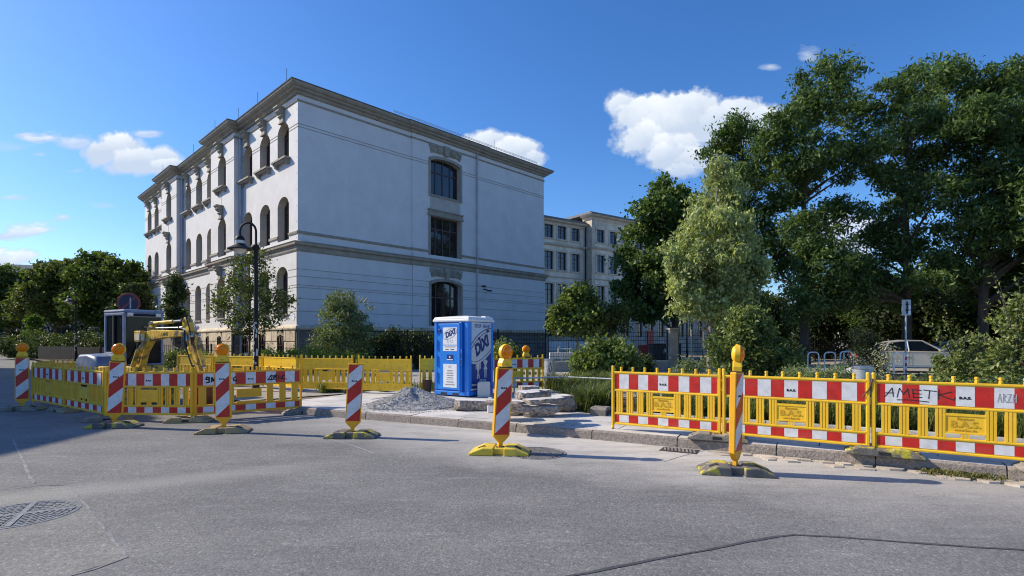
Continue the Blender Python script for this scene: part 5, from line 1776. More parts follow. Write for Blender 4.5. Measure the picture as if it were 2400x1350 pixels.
# cab frame
cabz0, cabz1 = .95, 2.36
cf = MB()
for (x, y) in ((-.06, .0), (-1.08, .0), (-.06, .88), (-1.08, .88)):
    cf.box(x - .035, x + .055, y - .0, y + .06, cabz0, cabz1 - .05)
cf.box(-1.13, 0, .0, .07, cabz0, 1.30); cf.box(-1.13, -.0, .885, .955, cabz0, 1.3); cf.box(-1.13, -1.04, .05, .9, cabz0, 1.45)
cf.box(-1.13, .0, .0, .07, 2.24, 2.32); cf.box(-.10, .0, .05, .9, 2.20, 2.32); cf.box(-1.13, 0, .885, .955, 2.24, 2.32); cf.box(-.09, 0, .06, .9, cabz0, 1.0)
cabo = cf.build('cab_frame', 'digger_grey', dg_, bevel=.02)
m = MB(); m.box(-1.14, .02, -.01, .96, 2.31, 2.40); m.build('cab_roof', 'digger_grey', dg_, bevel=.04)
m = MB(); m.tube([(.035, .10, 2.26), (.035, .85, 2.26)], .03, 6); m.build('work_light_bar', 'lamp_black', cabo, True)
for nm, vs in (('side_glass', [(-1.04, .03, 1.30), (-.10, .03, 1.30), (-.10, .03, 2.25), (-1.04, .03, 2.25)]), ('front_glass', [(-.03, .06, 1.0), (-.03, .88, 1.0), (-.03, .88, 2.21), (-.03, .075, 2.21)]),
               ('far_glass', [(-1.04, .92, 1.3), (-.1, .92, 1.3), (-.1, .92, 2.25), (-1.04, .92, 2.25)]), ('rear_glass', [(-1.08, .075, 1.45), (-1.08, .88, 1.45), (-1.08, .88, 2.25), (-1.08, .075, 2.25)])):
    m = MB(); m.add(vs, [(0, 1, 2, 3)]); m.build(nm, 'cab_glass', cabo)
m = MB(); m.box(-.85, -.45, .25, .70, 1.15, 1.28); m.cbox((-.84, .475, 1.55), (.12, .42, .6), ry=-.1); m.box(-.80, -.72, .33, .62, 1.84, 1.98); m.box(-.85, -.45, .25, .70, .95, 1.15); m.build('seat', 'seat_fabric', dg_, bevel=.03)
m = MB(); m.box(-.3, -.2, .3, .65, .95, 1.45); m.tube([(-.3, .25, 1.0), (-.25, .22, 1.55)], .02, 6); m.tube([(-.3, .72, 1.0), (-.25, .75, 1.55)], .02, 6); m.build('controls', 'seat_fabric', dg_)
m = MB(); m.tube([(.005, .12, 1.06), (.008, .42, 1.72)], .012, 5); m.tube([(.008, .40, 1.50), (.008, .47, 1.98)], .016, 5); m.build('wiper', 'black_rubber', cabo)
m = MB(); m.box(-.60, -.545, -.012, .03, 1.30, 2.26); m.build('window_divider', 'black_rubber', cabo)
m = MB(); m.tube([(-.06, -.03, 1.35), (-.02, -.07, 1.5), (-.02, -.07, 2.0), (-.06, -.03, 2.15)], .014, 6); m.build('grab_handle', 'black_rubber', cabo, True)
m = MB(); m.tube([(-1.25, .1, 1.2), (-1.25, .1, 1.75), (-1.32, .1, 1.82)], .035, 8); m.build('exhaust', 'rust', dg_, True)
for yq in (.12, .78):
    MB().cbox((.05, yq, 2.27), (.06, .13, .09)).build('roof_work_light', 'beige_lens', cabo, bevel=.015)
# boom, stick, rams
yc = .20


def arm(nm, pts, wid, mat='digger_yellow', parent=dg_, bev=.015):
    m_ = MB(); m_.prism(pts, yc - wid / 2, yc + wid / 2, 'y'); return m_.build(nm, mat, parent, bevel=bev)


m = MB(); m.box(.0, .45, yc - .22, yc + .22, .62, .95); m.build('boom_swing_post', 'digger_yellow', dg_, bevel=.03)
boom = arm('boom', [(.24, .72), (.42, .70), (.74, 1.32), (1.02, 1.58), (1.6, 1.66), (2.58, 1.70), (2.62, 1.80), (2.45, 1.83), (1.2, 1.86), (.76, 1.82), (.60, 1.58)], .15)
text_mesh('boom_lettering', 'LANG', .115, 'black_ink', boom, (1.75, yc - .0775, 1.745), (R(90), R(-4), 0), .1, .004, .001)
arm('boom_ram_bracket', [(.85, 1.84), (1.18, 1.84), (1.10, 2.06), (1.02, 2.08)], .12, parent=boom)
m = MB(); m.tube([(1.08, yc, 2.02), (2.0, yc, 2.05)], .046, 10); m.build('stick_ram', 'digger_yellow', dg_, True)
m = MB(); m.tube([(2.0, yc, 2.05), (2.55, yc, 2.07)], .028, 8); m.build('stick_ram_rod', 'steel', dg_, True)
m = MB(); m.tube([(.9, yc - .05, 1.90), (1.7, yc - .05, 1.905), (2.4, yc - .06, 1.90), (2.62, yc - .06, 1.86), (2.75, yc - .07, 1.6)], .016, 6); m.tube([(.9, yc + .03, 1.93), (1.7, yc + .03, 1.915), (2.35, yc + .03, 1.92)], .016, 6); m.build('hydraulic_hoses', 'steel', dg_, True)
m = MB(); m.box(.52, .84, yc - .20, yc - .09, 1.56, 1.84); m.build('work_lamp', 'digger_yellow', boom, bevel=.02)
m = MB(); m.box(.835, .845, yc - .185, yc - .105, 1.60, 1.76); m.box(.58, .8, yc - .204, yc - .198, 1.61, 1.77); m.build('work_lamp_glass', 'beige_lens', boom)
arm('stick', [(2.50, 2.12), (2.64, 2.14), (2.76, 2.02), (2.90, 1.62), (3.30, .80), (3.20, .74), (2.86, 1.34), (2.64, 1.62), (2.53, 1.74)], .13)
m = MB(); m.tube([(2.95, yc, 1.72), (3.30, yc, 1.02)], .05, 10); m.build('bucket_ram', 'digger_yellow', dg_, True)
m = MB(); m.tube([(3.30, yc, 1.02), (3.46, yc, .70)], .026, 8); m.build('bucket_ram_rod', 'steel', dg_, True)
m = MB(); m.tube([(.28, yc - .16, .80), (.66, yc - .16, 1.36)], .055, 10); m.build('boom_ram', 'digger_yellow', dg_, True)
m = MB(); m.tube([(.66, yc - .16, 1.36), (.84, yc - .1, 1.62)], .028, 8); m.build('boom_ram_rod', 'steel', dg_, True)
m = MB(); m.tube([(2.66, yc - .09, 1.84), (2.70, yc - .10, 1.5), (2.95, yc - .1, 1.1), (3.15, yc - .09, .85)], .018, 6); m.build('stick_hose', 'black_rubber', dg_, True)
for (x_, z_, r_) in ((2.57, 1.76, .05), (2.57, 2.07, .045), (1.08, 2.02, .04), (3.26, .80, .045), (.86, 1.60, .045), (2.93, 1.70, .04)):
    MB().tube([(x_, yc - .11, z_), (x_, yc + .11, z_)], r_, 10).build('pivot_pin', 'steel', dg_, True)
m = MB()
for k_ in range(3):
    m.tube([(.30, yc - .03 + k_ * .04, .95), (.52, yc - .13, 1.45 + .03 * k_), (.80, yc - .10, 1.93), (1.3, yc - .06 + .04 * k_, 1.90)], .013, 5)
m.tube([(2.40, yc - .09, 1.90), (2.75, yc - .12, 2.20), (2.92, yc - .11, 1.86), (2.98, yc - .09, 1.5)], .014, 5)
m.build('boom_hoses', 'black_rubber', dg_, True)
m = MB(); m.prism([(3.22, .80), (3.50, .72), (3.46, .35), (3.2, .12), (2.86, .12), (2.95, .22), (3.18, .30), (3.26, .55)], yc - .25, yc + .25, 'y'); m.build('bucket', 'rust', dg_, bevel=.01)
m = MB(); m.box(.70, .78, -.45, .95, .05, .40); m.box(.2, .72, -.1, .0, .2, .3); m.box(.2, .72, .5, .6, .2, .3); m.build('dozer_blade', 'digger_yellow', dg_, bevel=.015)


# ================================================================== street lamps
def street_lamp(p, h, label, stick=True, rz=0.0):
    t_ = thing('street_lamp', label, 'street lamp', p, rz, 'crook necked street lamps')
    k = h / 5.0
    m_ = MB(); m_.lathe([(.10, 0), (.10, .55 * k), (.072, .62 * k), (.064, 1.6 * k), (.052, 4.05 * k), (.09, 4.08 * k), (.11, 4.16 * k), (.07, 4.22 * k), (.045, 4.25 * k)], n=12); m_.build('pole', 'lamp_black', t_, True)
    m_ = MB()
    pts = [(0, 0, 4.2 * k), (0, 0, 4.62 * k)] + [(-.235 * k + .235 * k * math.cos(a), 0, (4.62 + .235 * math.sin(a) * 1.1) * k) for a in np.linspace(.25, math.pi, 9)] + [(-.47 * k, 0, 4.50 * k)]
    m_.tube(pts, .034, 8); m_.build('crook', 'lamp_black', t_, True)
    x = -.47 * k
    m_ = MB(); m_.lathe([(.045, 4.52 * k), (.10, 4.48 * k), (.13, 4.42 * k), (.135, 4.36 * k)], (x, 0, 0), 16); m_.lathe([(.135, 4.27 * k), (.17, 4.22 * k), (.34, 4.12 * k), (.34, 4.10 * k), (.15, 4.11 * k)], (x, 0, 0), 20); m_.build('shade', 'lamp_black', t_, True)
    m_ = MB(); m_.lathe([(.130, 4.365 * k), (.130, 4.265 * k)], (x, 0, 0), 16); m_.lathe([(.19, 4.105 * k), (.17, 4.05 * k), (.10, 3.99 * k), (.02, 3.97 * k)], (x, 0, 0), 16); m_.build('globe', 'beige_lens', t_, True)
    if stick:
        r_ = random.Random(5)
        m_ = MB()
        for i in range(16):
            z = (.75 + 1.25 * r_.random()) * k
            a = r_.uniform(-.9, .9) - math.pi / 2
            w, hh_ = r_.uniform(.04, .09), r_.uniform(.05, .12)
            rr_ = .068
            m_.prism([(rr_ * math.cos(a + q_), rr_ * math.sin(a + q_)) for q_ in (-w * 5, 0, w * 5)] + [((rr_ + .003) * math.cos(a + q_), (rr_ + .003) * math.sin(a + q_)) for q_ in (w * 5, 0, -w * 5)], z, z + hh_, 'z')
        m_.build('stickers', 'sticker', t_)
    return t_


street_lamp(col_at(600, 15.6, PZ), 5.0, 'black street lamp with bell shade and stickers on its pole before the young tree', True)
street_lamp(col_at(178, 37, PZ), 5.0, 'black street lamp before the hedge by the trees down the side street', True)
street_lamp(col_at(40, 62, PZ), 5.0, 'smaller looking street lamp far down the side street', False)
street_lamp(col_at(1610, 46, PZ), 4.9, 'street lamp with pale globe between the maple and the pillar in the yard', False)

# ================================================================== signs, bollards, hoops, bins
p = col_at(303, 16.8, PZ)
t = thing('no_stopping_sign', 'round red rimmed no stopping sign standing behind the digger cab', 'road sign', p, .25)
MB().lathe([(.03, 0), (.03, 2.9)], n=8).build('pole', 'galvanised', t, True)
MB().lathe([(.32, -.045), (.325, -.035), (.32, -.03)], (0, 0, 2.62), 28, 0, 'y').build('plate', 'sign_shaded_red', t, True)
MB().lathe([(.26, -.0475), (.26, -.0452)], (0, 0, 2.62), 28, 0, 'y').build('blue_field', 'sign_shaded_blue', t)
m = MB(); m.cbox((0, -.049, 2.62), (.055, .003, .56), 0, 0, 0, R(45)); m.build('red_bar', 'sign_shaded_red', t)
m = MB(); m.cbox((.05, -.0515, 2.62), (.04, .002, .34)); m.build('white_arrow', 'sign_back', t)  # white arrow painted grey to stand for the shade on it

p = col_at(2123, 22.0, PZ)
t = thing('parking_sign', 'grey back of a square road sign on a tall pole with red white foot', 'road sign', p, .1)
m = MB(); m.lathe([(.032, 0), (.032, 3.0)], n=8); m.build('pole', 'galvanised', t, True)
m = MB(); m.box(-.22, .17, -.06, -.045, 2.48, 3.12); m.build('plate', 'sign_back', t)
m = MB(); m.box(-.03, .03, -.075, -.06, 2.55, 3.05); m.box(-.06, .06, -.08, -.06, 2.66, 2.72); m.box(-.06, .06, -.08, -.06, 2.9, 2.96); m.build('bracket', 'lamp_black', t)
m = MB(); m.box(.08, .165, -.066, -.0615, 2.75, 2.88); m.box(.05, .165, -.066, -.0615, 2.52, 2.66); m.build('stickers', 'paper', t)
m = MB()
for i in range(7):
    m.lathe([(.040, i * .13), (.040, i * .13 + .13)], n=8, mi=i % 2)
m.build('striped_sleeve', ['white_paint', 'red_paint'], t, True)


def bollard(p_, label):
    t_ = thing('bollard', label, 'bollard', p_, 0, 'red white bollards')
    m_ = MB()
    for i in range(6):
        m_.lathe([(.052, i * .15), (.052, i * .15 + .15)], n=10, mi=i % 2)
    m_.build('post', ['white_paint', 'red_paint'], t_, True)
    m_ = MB(); m_.lathe([(.052, .90), (.04, .95), (.0, .965)], n=10); m_.build('cap', 'white_paint', t_, True)


bollard(col_at(2208, 22.2, PZ), 'red white bollard before the beige car')
bollard(col_at(2297, 21.6, PZ), 'red white bollard before the dark hatchback')
bollard(col_at(2398, 21.2, PZ), 'red white bollard at the shrub side of the hatchback')


def hoop(p_, rz, w, h, label):
    t_ = tag(None or MB().tube([(-w / 2, 0, 0), (-w / 2, 0, h - .14)] + [(-w / 2 + .14 - .14 * math.cos(a), 0, h - .14 + .14 * math.sin(a)) for a in np.linspace(.3, math.pi / 2, 4)] +
             [(w / 2 - .14 + .14 * math.sin(a), 0, h - .14 + .14 * math.cos(a)) for a in np.linspace(0, math.pi / 2 - .3, 4)] + [(w / 2, 0, h - .14), (w / 2, 0, 0)], .028, 8).build('bicycle_hoop', 'white_rail', None, True, loc=p_, rot=(0, 0, rz)), label, 'bicycle stand', 'bicycle hoops')
    return t_


hoop(col_at(1906, 22.6, PZ), .0, .46, .95, 'pale steel bicycle hoop nearest the bushy shrub')
hoop(col_at(1945, 22.6, PZ), .0, .46, .95, 'pale steel bicycle hoop in the middle of the row')
hoop(col_at(1980, 22.8, PZ), .3, .50, .97, 'pale steel bicycle hoop beside the dark yew')
hoop(col_at(1988, 23.8, PZ), .3, .50, .97, 'pale steel bicycle hoop close behind another by the dark yew')
hoop(col_at(2107, 20.8, PZ), .0, .40, .98, 'pale steel bicycle hoop before the rear door of the beige car')
hoop(col_at(2072, 22.0, PZ), .0, .40, .98, 'pale steel bicycle hoop at the tail of the beige car')


def bin_(p_, r, h, label, mat='galvanised'):
    t_ = thing('litter_bin', label, 'litter bin', p_)
    MB().lathe([(r * .92, 0.05), (r, .12), (r, h - .06)], n=18).build('drum', mat, t_, True)
    MB().lathe([(r * 1.06, h - .06), (r * 1.06, h - .02), (r * .95, h), (r * .9, h - .005), (r * .88, h - .08)], n=18).build('rim', 'steel', t_, True)
    m_ = MB(); g0 = [(-.1, .30), (.02, .62), (.1, .35), (.0, .25), (-.06, .5)]
    for a, b in zip(g0[:-1], g0[1:]):
        A1 = [(r + .002) * math.sin(a[0] * 4), -(r + .002) * math.cos(a[0] * 4), a[1]]; B1 = [(r + .002) * math.sin(b[0] * 4), -(r + .002) * math.cos(b[0] * 4), b[1]]
        m_.tube([A1, B1], .012, 4)
    m_.build('scribble', 'black_ink', t_)
    MB().lathe([(.05, 0), (.05, .1)], n=8).build('stand', 'lamp_black', t_)


bin_(col_at(1288, 20.3, PZ), .20, .76, 'galvanised litter bin with black scribble beside the lamp barrier')
bin_(col_at(2022, 11.2, PZ), .19, .92, 'pale steel litter bin showing over the red white barriers')
p = col_at(1508, 45, PZ)
t = thing('waste_bin', 'small red wheeled waste bin in the school yard', 'waste bin', p)
MB().prism([(-.28, .08), (.28, .08), (.36, 1.0), (-.36, 1.0)], -.3, .3, 'y').build('body', 'bin_red', t, bevel=.03)
MB().box(-.38, .38, -.33, .33, 1.0, 1.08).build('lid', 'bin_red', t, bevel=.02)
m = MB(); m.lathe([(.09, -.3), (.09, .3)], (-.2, 0, .09), 10, 0, 'y'); m.build('wheels', 'black_rubber', t)

# low metal rails of the beds
def low_rail(pts, h, label, r=.022):
    t_ = thing('bed_rail', label, 'railing', (pts[0][0], pts[0][1], PZ - .02), 0, 'low metal bed rails')
    o_ = Vector((pts[0][0], pts[0][1], 0))
    q_ = [Vector((x, y, 0)) - o_ for x, y in pts]
    m_ = MB(); m_.tube([(v.x, v.y, h) for v in q_], r, 8); m_.build('rail', 'galvanised', t_, True)
    for v in q_:
        MB().tube([(v.x, v.y, 0), (v.x, v.y, h)], r * .9, 8).build('rail_post', 'galvanised', t_, True)


low_rail([(.06, 14.6), (1.58, 15.1), (2.75, 14.3)], .44, 'low galvanised rail behind the stone pile')
low_rail([(2.95, 11.9), (4.0, 11.6), (5.7, 11.3)], .60, 'low galvanised rail showing over the clean film barrier')
t = thing('bed_rail', 'thin black rail before the parked cars', 'railing', (12.0, 18.0, PZ))
m = MB(); m.tube([(0, 0, .30), (8, .0, .30)], .02, 6); m.build('rail', 'fence_dark', t)
for i in range(5):
    MB().box(i * 2 - .03 if i else 0, i * 2 + .03, -.03, .03, -.02, .3).build('rail_post', 'fence_dark', t)
p = col_at(1985, 16.5, PZ)
t = thing('cable_cabinet', 'low white sloping cabinet by the yew', 'cabinet', p, .3)
MB().prism([(-.35, 0), (.35, 0), (.35, .62), (-.2, .45), (-.35, .42)], -.2, .2, 'y').build('body', 'white_plastic', t, bevel=.02)
MB().box(-.37, .0, -.215, -.2, .05, .35).build('door', 'white_plastic', t)


# ================================================================== fences
def mat_fence(p_, q_, z0, h, label, pitch=.10, posts=2.5, mat='fence_dark', rows=None, vr=.006, group='rod mat fences'):
    p_, q_ = Vector((p_[0], p_[1])), Vector((q_[0], q_[1]))
    L = (q_ - p_).length
    t_ = thing('mat_fence', label, 'fence', (p_.x, p_.y, z0), math.atan2(q_.y - p_.y, q_.x - p_.x), group)
    n = max(1, round(L / posts))
    for i in range(n + 1):
        x = L * i / n
        MB().box(x - .03, x + .03, -.03, .03, 0, h + .05).build('fence_post', mat, t_)
    for i in range(n):
        m_ = MB()
        a, b = L * i / n + .03, L * (i + 1) / n - .03
        k = int((b - a) / pitch)
        for j in range(k + 1):
            x = a + (b - a) * j / k
            m_.box(x - vr, x + vr, -.004, .004, .05, h)
        for z in (rows or np.arange(.1, h, .2)):
            m_.box(a, b, -.012, -.0042, z - .009, z + .009)
        m_.build('rod_panel', mat, t_)
    return t_


mat_fence((-10.9, 27.4), (-7.6, 27.6), PZ, 2.05, 'grey double rail fence at the gable corner beside the buddleia', .12, 1.7, 'fence_grey', [2.0, 1.55, 1.3, .3], .006)
mat_fence((-7.5, 27.3), (1.6, 25.4), PZ, 1.95, 'dark rod mat fence before the hedge under the gable', .12, 2.5)
mat_fence((1.7, 25.3), (7.6, 26.2), .55, 1.5, 'dark rod mat fence on the low wall before the old school', .12, 2.5, rows=[1.45, 1.25, 1.05, .7, .3, .1])
mat_fence((8.1, 26.4), (13.0, 28.5), PZ, 1.9, 'dark rod mat fence beyond the concrete pillar', .12, 2.5)
mat_fence((15.0, 36.0), (26.0, 36.5), PZ, 1.45, 'dark iron bar fence along the sunlit tan ground', .13, 2.5, rows=[1.4, .9, .2], vr=.012)
m = MB(); m.box(0, 6.1, -.12, .12, 0, .48); o = m.build('low_wall', 'concrete', None, loc=(1.65, 25.3, PZ - .05), rot=(0, 0, math.atan2(.9, 5.9)))
tag(o, 'low grey concrete wall carrying the fence before the old school', 'wall')
MB().box(-.02, 6.12, -.15, .15, .48, .54).build('coping', 'granite_slab', o)
p = Vector((7.83, 26.2, PZ - .05))
t = thing('gate_pillar', 'square concrete gate pillar between the mat fences', 'pillar', p, .2)
MB().box(-.22, .22, -.22, .22, 0, 2.0).build('shaft', 'concrete', t, bevel=.02)
MB().box(-.26, .26, -.26, .26, 2.0, 2.1).build('cap', 'concrete', t, bevel=.02)
p = col_at(1655, 25.0, PZ)
t = thing('gate_frame', 'tall thin steel gate frame beside the pale tree trunk', 'gate', (9.0, 26.0, PZ), .2)
m = MB(); m.box(-.35, -.30, -.03, .03, 0, 2.0); m.box(.30, .35, -.03, .03, 0, 2.0); m.box(-.35, .35, -.031, .031, 1.95, 2.0); m.build('frame', 'galvanised', t)
m = MB()
for i in range(5):
    m.box(-.24 + i * .12 - .008, -.24 + i * .12 + .008, -.008, .008, .1, 1.95)
m.build('bars', 'fence_dark', t)


def iron_fence(p_, q_, h, label, pitch=.13, z0=PZ):
    return mat_fence(p_, q_, z0, h, label, pitch, 2.6, 'fence_dark', [h - .02, .18], .011, 'iron bar fences')


dLx, dLy = -.722, .692
f0 = Vector((-11.94 - 3 * .692, 30 - 3 * .7216))
iron_fence((f0.x, f0.y), (f0.x + dLx * 12, f0.y + dLy * 12), 1.22, 'black iron bar fence before the sandstone plinth')
iron_fence((f0.x + dLx * 12.1, f0.y + dLy * 12.1), (-27.2, 36.0), 1.15, 'black iron bar fence behind the digger arm')
t = thing('board_fence', 'low dark board fence before the hedge down the side street', 'fence', (-27.4, 36.2, PZ), math.atan2(42.0 - 36.2, -37.2 + 27.4))
Lf = math.hypot(42.0 - 36.2, 37.2 - 27.4)
bm_ = MB().box(-.145, .145, -.02, .02, .05, 1.0).mesh('board', 'fence_dark')
n = int(Lf / .31)
for i in range(n):
    share('board', bm_, t, (.16 + i * .31, 0, 0))
MB().box(0, Lf, -.06, -.022, .8, .88).build('rail', 'fence_dark', t); MB().box(0, Lf, -.06, -.022, .25, .33).build('rail', 'fence_dark', t)
# frames near the young tree: tree guard
p = col_at(578, 24.0, PZ)
t = thing('tree_guard', 'dark steel goal post frame beside the young tree', 'tree guard', (p.x, p.y, p.z))
m = MB(); m.box(-.62, -.56, -.03, .03, 0, 1.75); m.box(.56, .62, -.03, .03, 0, 1.75); m.box(-.62, .62, -.031, .031, 1.69, 1.75); m.build('frame', 'lamp_black', t)
m = MB(); m.box(-.1, .12, -.03, .03, .55, .9); m.box(-.03, .03, -.03, .03, 0, .55); m.build('information_board', 'sign_back', t)

# things in the yard before the old school
p = col_at(1360, 46, PZ)
t = thing('notice_wall', 'long pale notice panels along the foot of the old school', 'panel', col_at(1284, 46, .2), .05)
for i in range(4):
    MB().box(i * 1.85, i * 1.85 + 1.75, -.03, .03, .55, 1.32).build('panel_board', 'notice_panel', t)
    MB().box(i * 1.85 + .8, i * 1.85 + .9, -.02, .02, 0, .55).build('panel_leg', 'fence_dark', t)
t = thing('yard_bench', 'white bench with bent tubular arms in the school yard', 'bench', col_at(1288, 26.2, PZ), .03)
MB().box(0, 1.25, -.2, .2, .55, .86).build('seat', 'bench_white', t); MB().box(.1, .25, -.15, .15, 0, .55).build('leg', 'concrete', t); MB().box(1.0, 1.15, -.15, .15, 0, .55).build('leg', 'concrete', t)
m = MB(); m.tube([(.42, 0, .86), (.42, 0, 1.08), (.48, 0, 1.14), (.54, 0, 1.08), (1.0, 0, 1.04), (1.06, 0, 1.12)], .022, 6); m.tube([(1.0, 0, .86), (1.0, 0, 1.04)], .022, 6); m.build('arm_rail', 'bench_white', t, True)
t = thing('utility_container', 'dark utility box with white graffiti in the school yard', 'container', col_at(1533, 40, PZ), .1)
MB().box(0, 2.1, 0, 1.2, 0, 1.15).build('body', 'dark_metal', t, bevel=.03)
g = MB(); x0, zz, sx = .75, .55, .18
for pts in ([(0, 0), (.4, 1), (.9, .2), (.3, .1)], [(1.0, .9), (1.6, .9), (1.1, .1), (1.9, .15)], [(2.0, 0), (2.4, 1.1), (3.0, .2)], [(3.2, .9), (3.9, .7), (3.3, .1), (4.2, .3), (4.6, 1.0)], [(4.4, .9), (5.6, .9), (4.8, .1)]):
    stroke(g, [(x0 + a * sx, zz + b * .30) for a, b in pts], .055, -.003)
g.build('graffiti', 'graffiti_white', t)
MB().box(-.05, 2.15, -.05, 1.25, 1.15, 1.22).build('lid', 'dark_metal', t)


# ================================================================== parked cars
def sedan(loc, rz, label, paint, scale=1.0):
    """x forward; side profile lofted across the width with tumblehome"""
    t_ = thing('parked_car', label, 'car', loc, rz, 'cars parked behind the beds')
    t_.scale = (scale,) * 3
    low = [(-2.30, .42), (-2.32, .62), (-2.25, .88), (-1.7, .97), (-.9, .96), (0.2, .95), (.95, .93), (1.55, .86), (2.1, .74), (2.33, .60), (2.34, .38), (2.2, .24), (-2.15, .24)]
    m_ = MB()
    rings = []
    for y, k, dz in ((-.90, .97, -.02), (-.915, 1.0, 0), (-.80, 1.0, .02), (.80, 1.0, .02), (.915, 1.0, 0), (.90, .97, -.02)):
        rings.append([(x * k, y if abs(y) > .85 else y, .24 + (z - .24) * (1 if abs(y) < .91 else .97) + (dz if z > .5 else 0)) for x, z in low])
    m_.loft(rings)
    body = m_.build('body', paint, t_, True)
    roof = [(-1.72, .97, .80), (-.95, 1.36, .62), (-.35, 1.44, .58), (.25, 1.42, .59), (1.0, .93, .80)]
    m_ = MB(); rings = []
    m_.loft([[(x, -w * 1.0, z) for x, z, w in roof], [(x, w * 1.0, z) for x, z, w in roof]], 0, True)
    gh = m_.build('greenhouse', 'car_glass', t_, True)
    m_ = MB()
    rp = [(x, z + .012, w + .012) for x, z, w in roof]
    for s_ in (-1, 1):
        m_.tube([(x, s_ * w, z) for x, z, w in rp], .035, 6)
        m_.tube([(-.32, s_ * .60, 1.43), (-.30, s_ * .80, .96)], .035, 6)
        m_.tube([(-1.05, s_ * .66, 1.30), (-1.25, s_ * .82, .96)], .04, 6)
    m_.loft([[(x, -w, z) for x, z, w in ((-.95, 1.36, .62), (-.35, 1.455, .58), (.25, 1.432, .59))], [(x, w, z) for x, z, w in ((-.95, 1.36, .62), (-.35, 1.455, .58), (.25, 1.432, .59))], [(x, w, z - .02) for x, z, w in ((-.95, 1.36, .62), (-.35, 1.455, .58), (.25, 1.432, .59))], [(x, -w, z - .02) for x, z, w in ((-.95, 1.36, .62), (-.35, 1.455, .58), (.25, 1.432, .59))]])
    m_.build('roof', paint, t_, True)
    for x in (-1.42, 1.42):
        for s_ in (-1, 1):
            w_ = MB(); w_.lathe([(.32, s_ * .70), (.325, s_ * .74), (.325, s_ * .93), (.30, s_ * .95), (.21, s_ * .945)], (x, 0, .325), 22, 0, 'y')
            tyre = w_.build('wheel', 'black_rubber', t_, True)
            MB().lathe([(.375, s_ * .905), (.375, s_ * .921)], (x, 0, .345), 22, 0, 'y').build('wheel_arch', 'black_rubber', t_)
            r_ = MB(); r_.lathe([(.205, s_ * .93), (.218, s_ * .955), (.05, s_ * .94), (.05, s_ * .96)], (x, 0, .325), 20, 0, 'y')
            for k in range(5):
                a = 2 * math.pi * k / 5
                r_.prism([(x + .04 * math.cos(a + 1.5), .335 + .04 * math.sin(a + 1.5)), (x + .20 * math.cos(a + .16), .335 + .20 * math.sin(a + .16)), (x + .20 * math.cos(a - .16), .335 + .20 * math.sin(a - .16)), (x + .04 * math.cos(a - 1.5), .335 + .04 * math.sin(a - 1.5))], s_ * .945, s_ * .965, 'y')
            r_.build('rim', 'steel', tyre)
    for s_ in (-1, 1):
        m_ = MB(); m_.box(-1.3, 1.1, s_ * .915 - .012, s_ * .915 + .012, .30, .335); m_.build('sill_trim', 'steel', t_)
        m_ = MB(); m_.box(.75, .95, s_ * 1.0 - .07, s_ * 1.0 + .07, .95, 1.08); m_.build('mirror', paint, t_, bevel=.03)
        m_ = MB(); m_.box(-.55, -.38, s_ * .93 - .01, s_ * .93 + .01, .78, .81); m_.box(.35, .52, s_ * .93 - .01, s_ * .93 + .01, .76, .79); m_.build('door_handles', 'steel', t_)
        m_ = MB(); m_.box(-.332, -.325, s_ * .921 - .004, s_ * .921 + .004, .32, .92); m_.box(.70, .707, s_ * .921 - .004, s_ * .921 + .004, .32, .90); m_.build('door_gaps', 'black_rubber', t_)
        m_ = MB(); m_.cbox((2.2, s_ * .66, .63), (.22, .36, .12)); m_.build('headlight', 'beige_lens', t_, bevel=.03)
        m_ = MB(); m_.cbox((-2.24, s_ * .66, .76), (.16, .40, .15)); m_.build('tail_light', 'red_plastic', t_, bevel=.03)
    m_ = MB(); m_.box(-2.345, -2.335, -.26, .26, .5, .61); m_.box(2.345, 2.36, -.26, .26, .36, .47); m_.build('number_plate', 'white_paint', t_)
    m_ = MB(); m_.box(2.325, 2.345, -.5, .5, .48, .60); m_.build('grille', 'black_rubber', t_)
    return t_


sedan(col_at(2135, 25.0, PZ), -.36, 'beige saloon car with five spoke wheels parked beyond the bicycle hoops', 'car_beige')
sedan(col_at(2268, 28.5, PZ), -.05, 'dark grey car half hidden behind the flowering shrub', 'car_dark')
sedan(col_at(2352, 22.9, PZ), R(96), 'dark navy car with red tail lights behind the leafy shrub', 'car_navy')

# ================================================================== vegetation
def rand_unit(rs, n):
    v = rs.normal(size=(n, 3))
    return v / np.linalg.norm(v, axis=1)[:, None]


def leaf_arrays(rs, cen, size, aspect=.55, droop=0.0, up=0.0):
    """diamond leaves, slightly folded along the midrib: 4 verts, 2 tris each"""
    n = len(cen)
    a = rand_unit(rs, n)
    a[:, 2] -= droop
    a /= np.linalg.norm(a, axis=1)[:, None]
    b = rand_unit(rs, n)
    b[:, 2] *= (1 - up)
    b -= a * (a * b).sum(1)[:, None]
    b /= np.linalg.norm(b, axis=1)[:, None] + 1e-9
    nrm = np.cross(a, b)
    L = size * rs.uniform(.45, 1.35, n)
    w = L * aspect
    fold = nrm * (w * .22)[:, None]
    v = np.stack([cen - a * (L / 2)[:, None], cen + b * (w / 2)[:, None] + fold, cen + a * (L / 2)[:, None], cen - b * (w / 2)[:, None] + fold], 1)
    idx = np.arange(n)[:, None] * 4
    f = np.concatenate([idx + np.array([[0, 1, 2]]), idx + np.array([[0, 2, 3]])], 1).reshape(-1, 3)
    return v.reshape(-1, 3), f


def clumps_in(rs, lobes, per, shell=.55):
    out = []
    for (cx, cy, cz, rx, ry, rz), k in zip(lobes, per):
        d = rand_unit(rs, k)
        r = rs.uniform(shell ** 3, 1, k) ** (1 / 3)
        out.append(np.array([cx, cy, cz]) + d * r[:, None] * np.array([rx, ry, rz]))
    return np.concatenate(out)


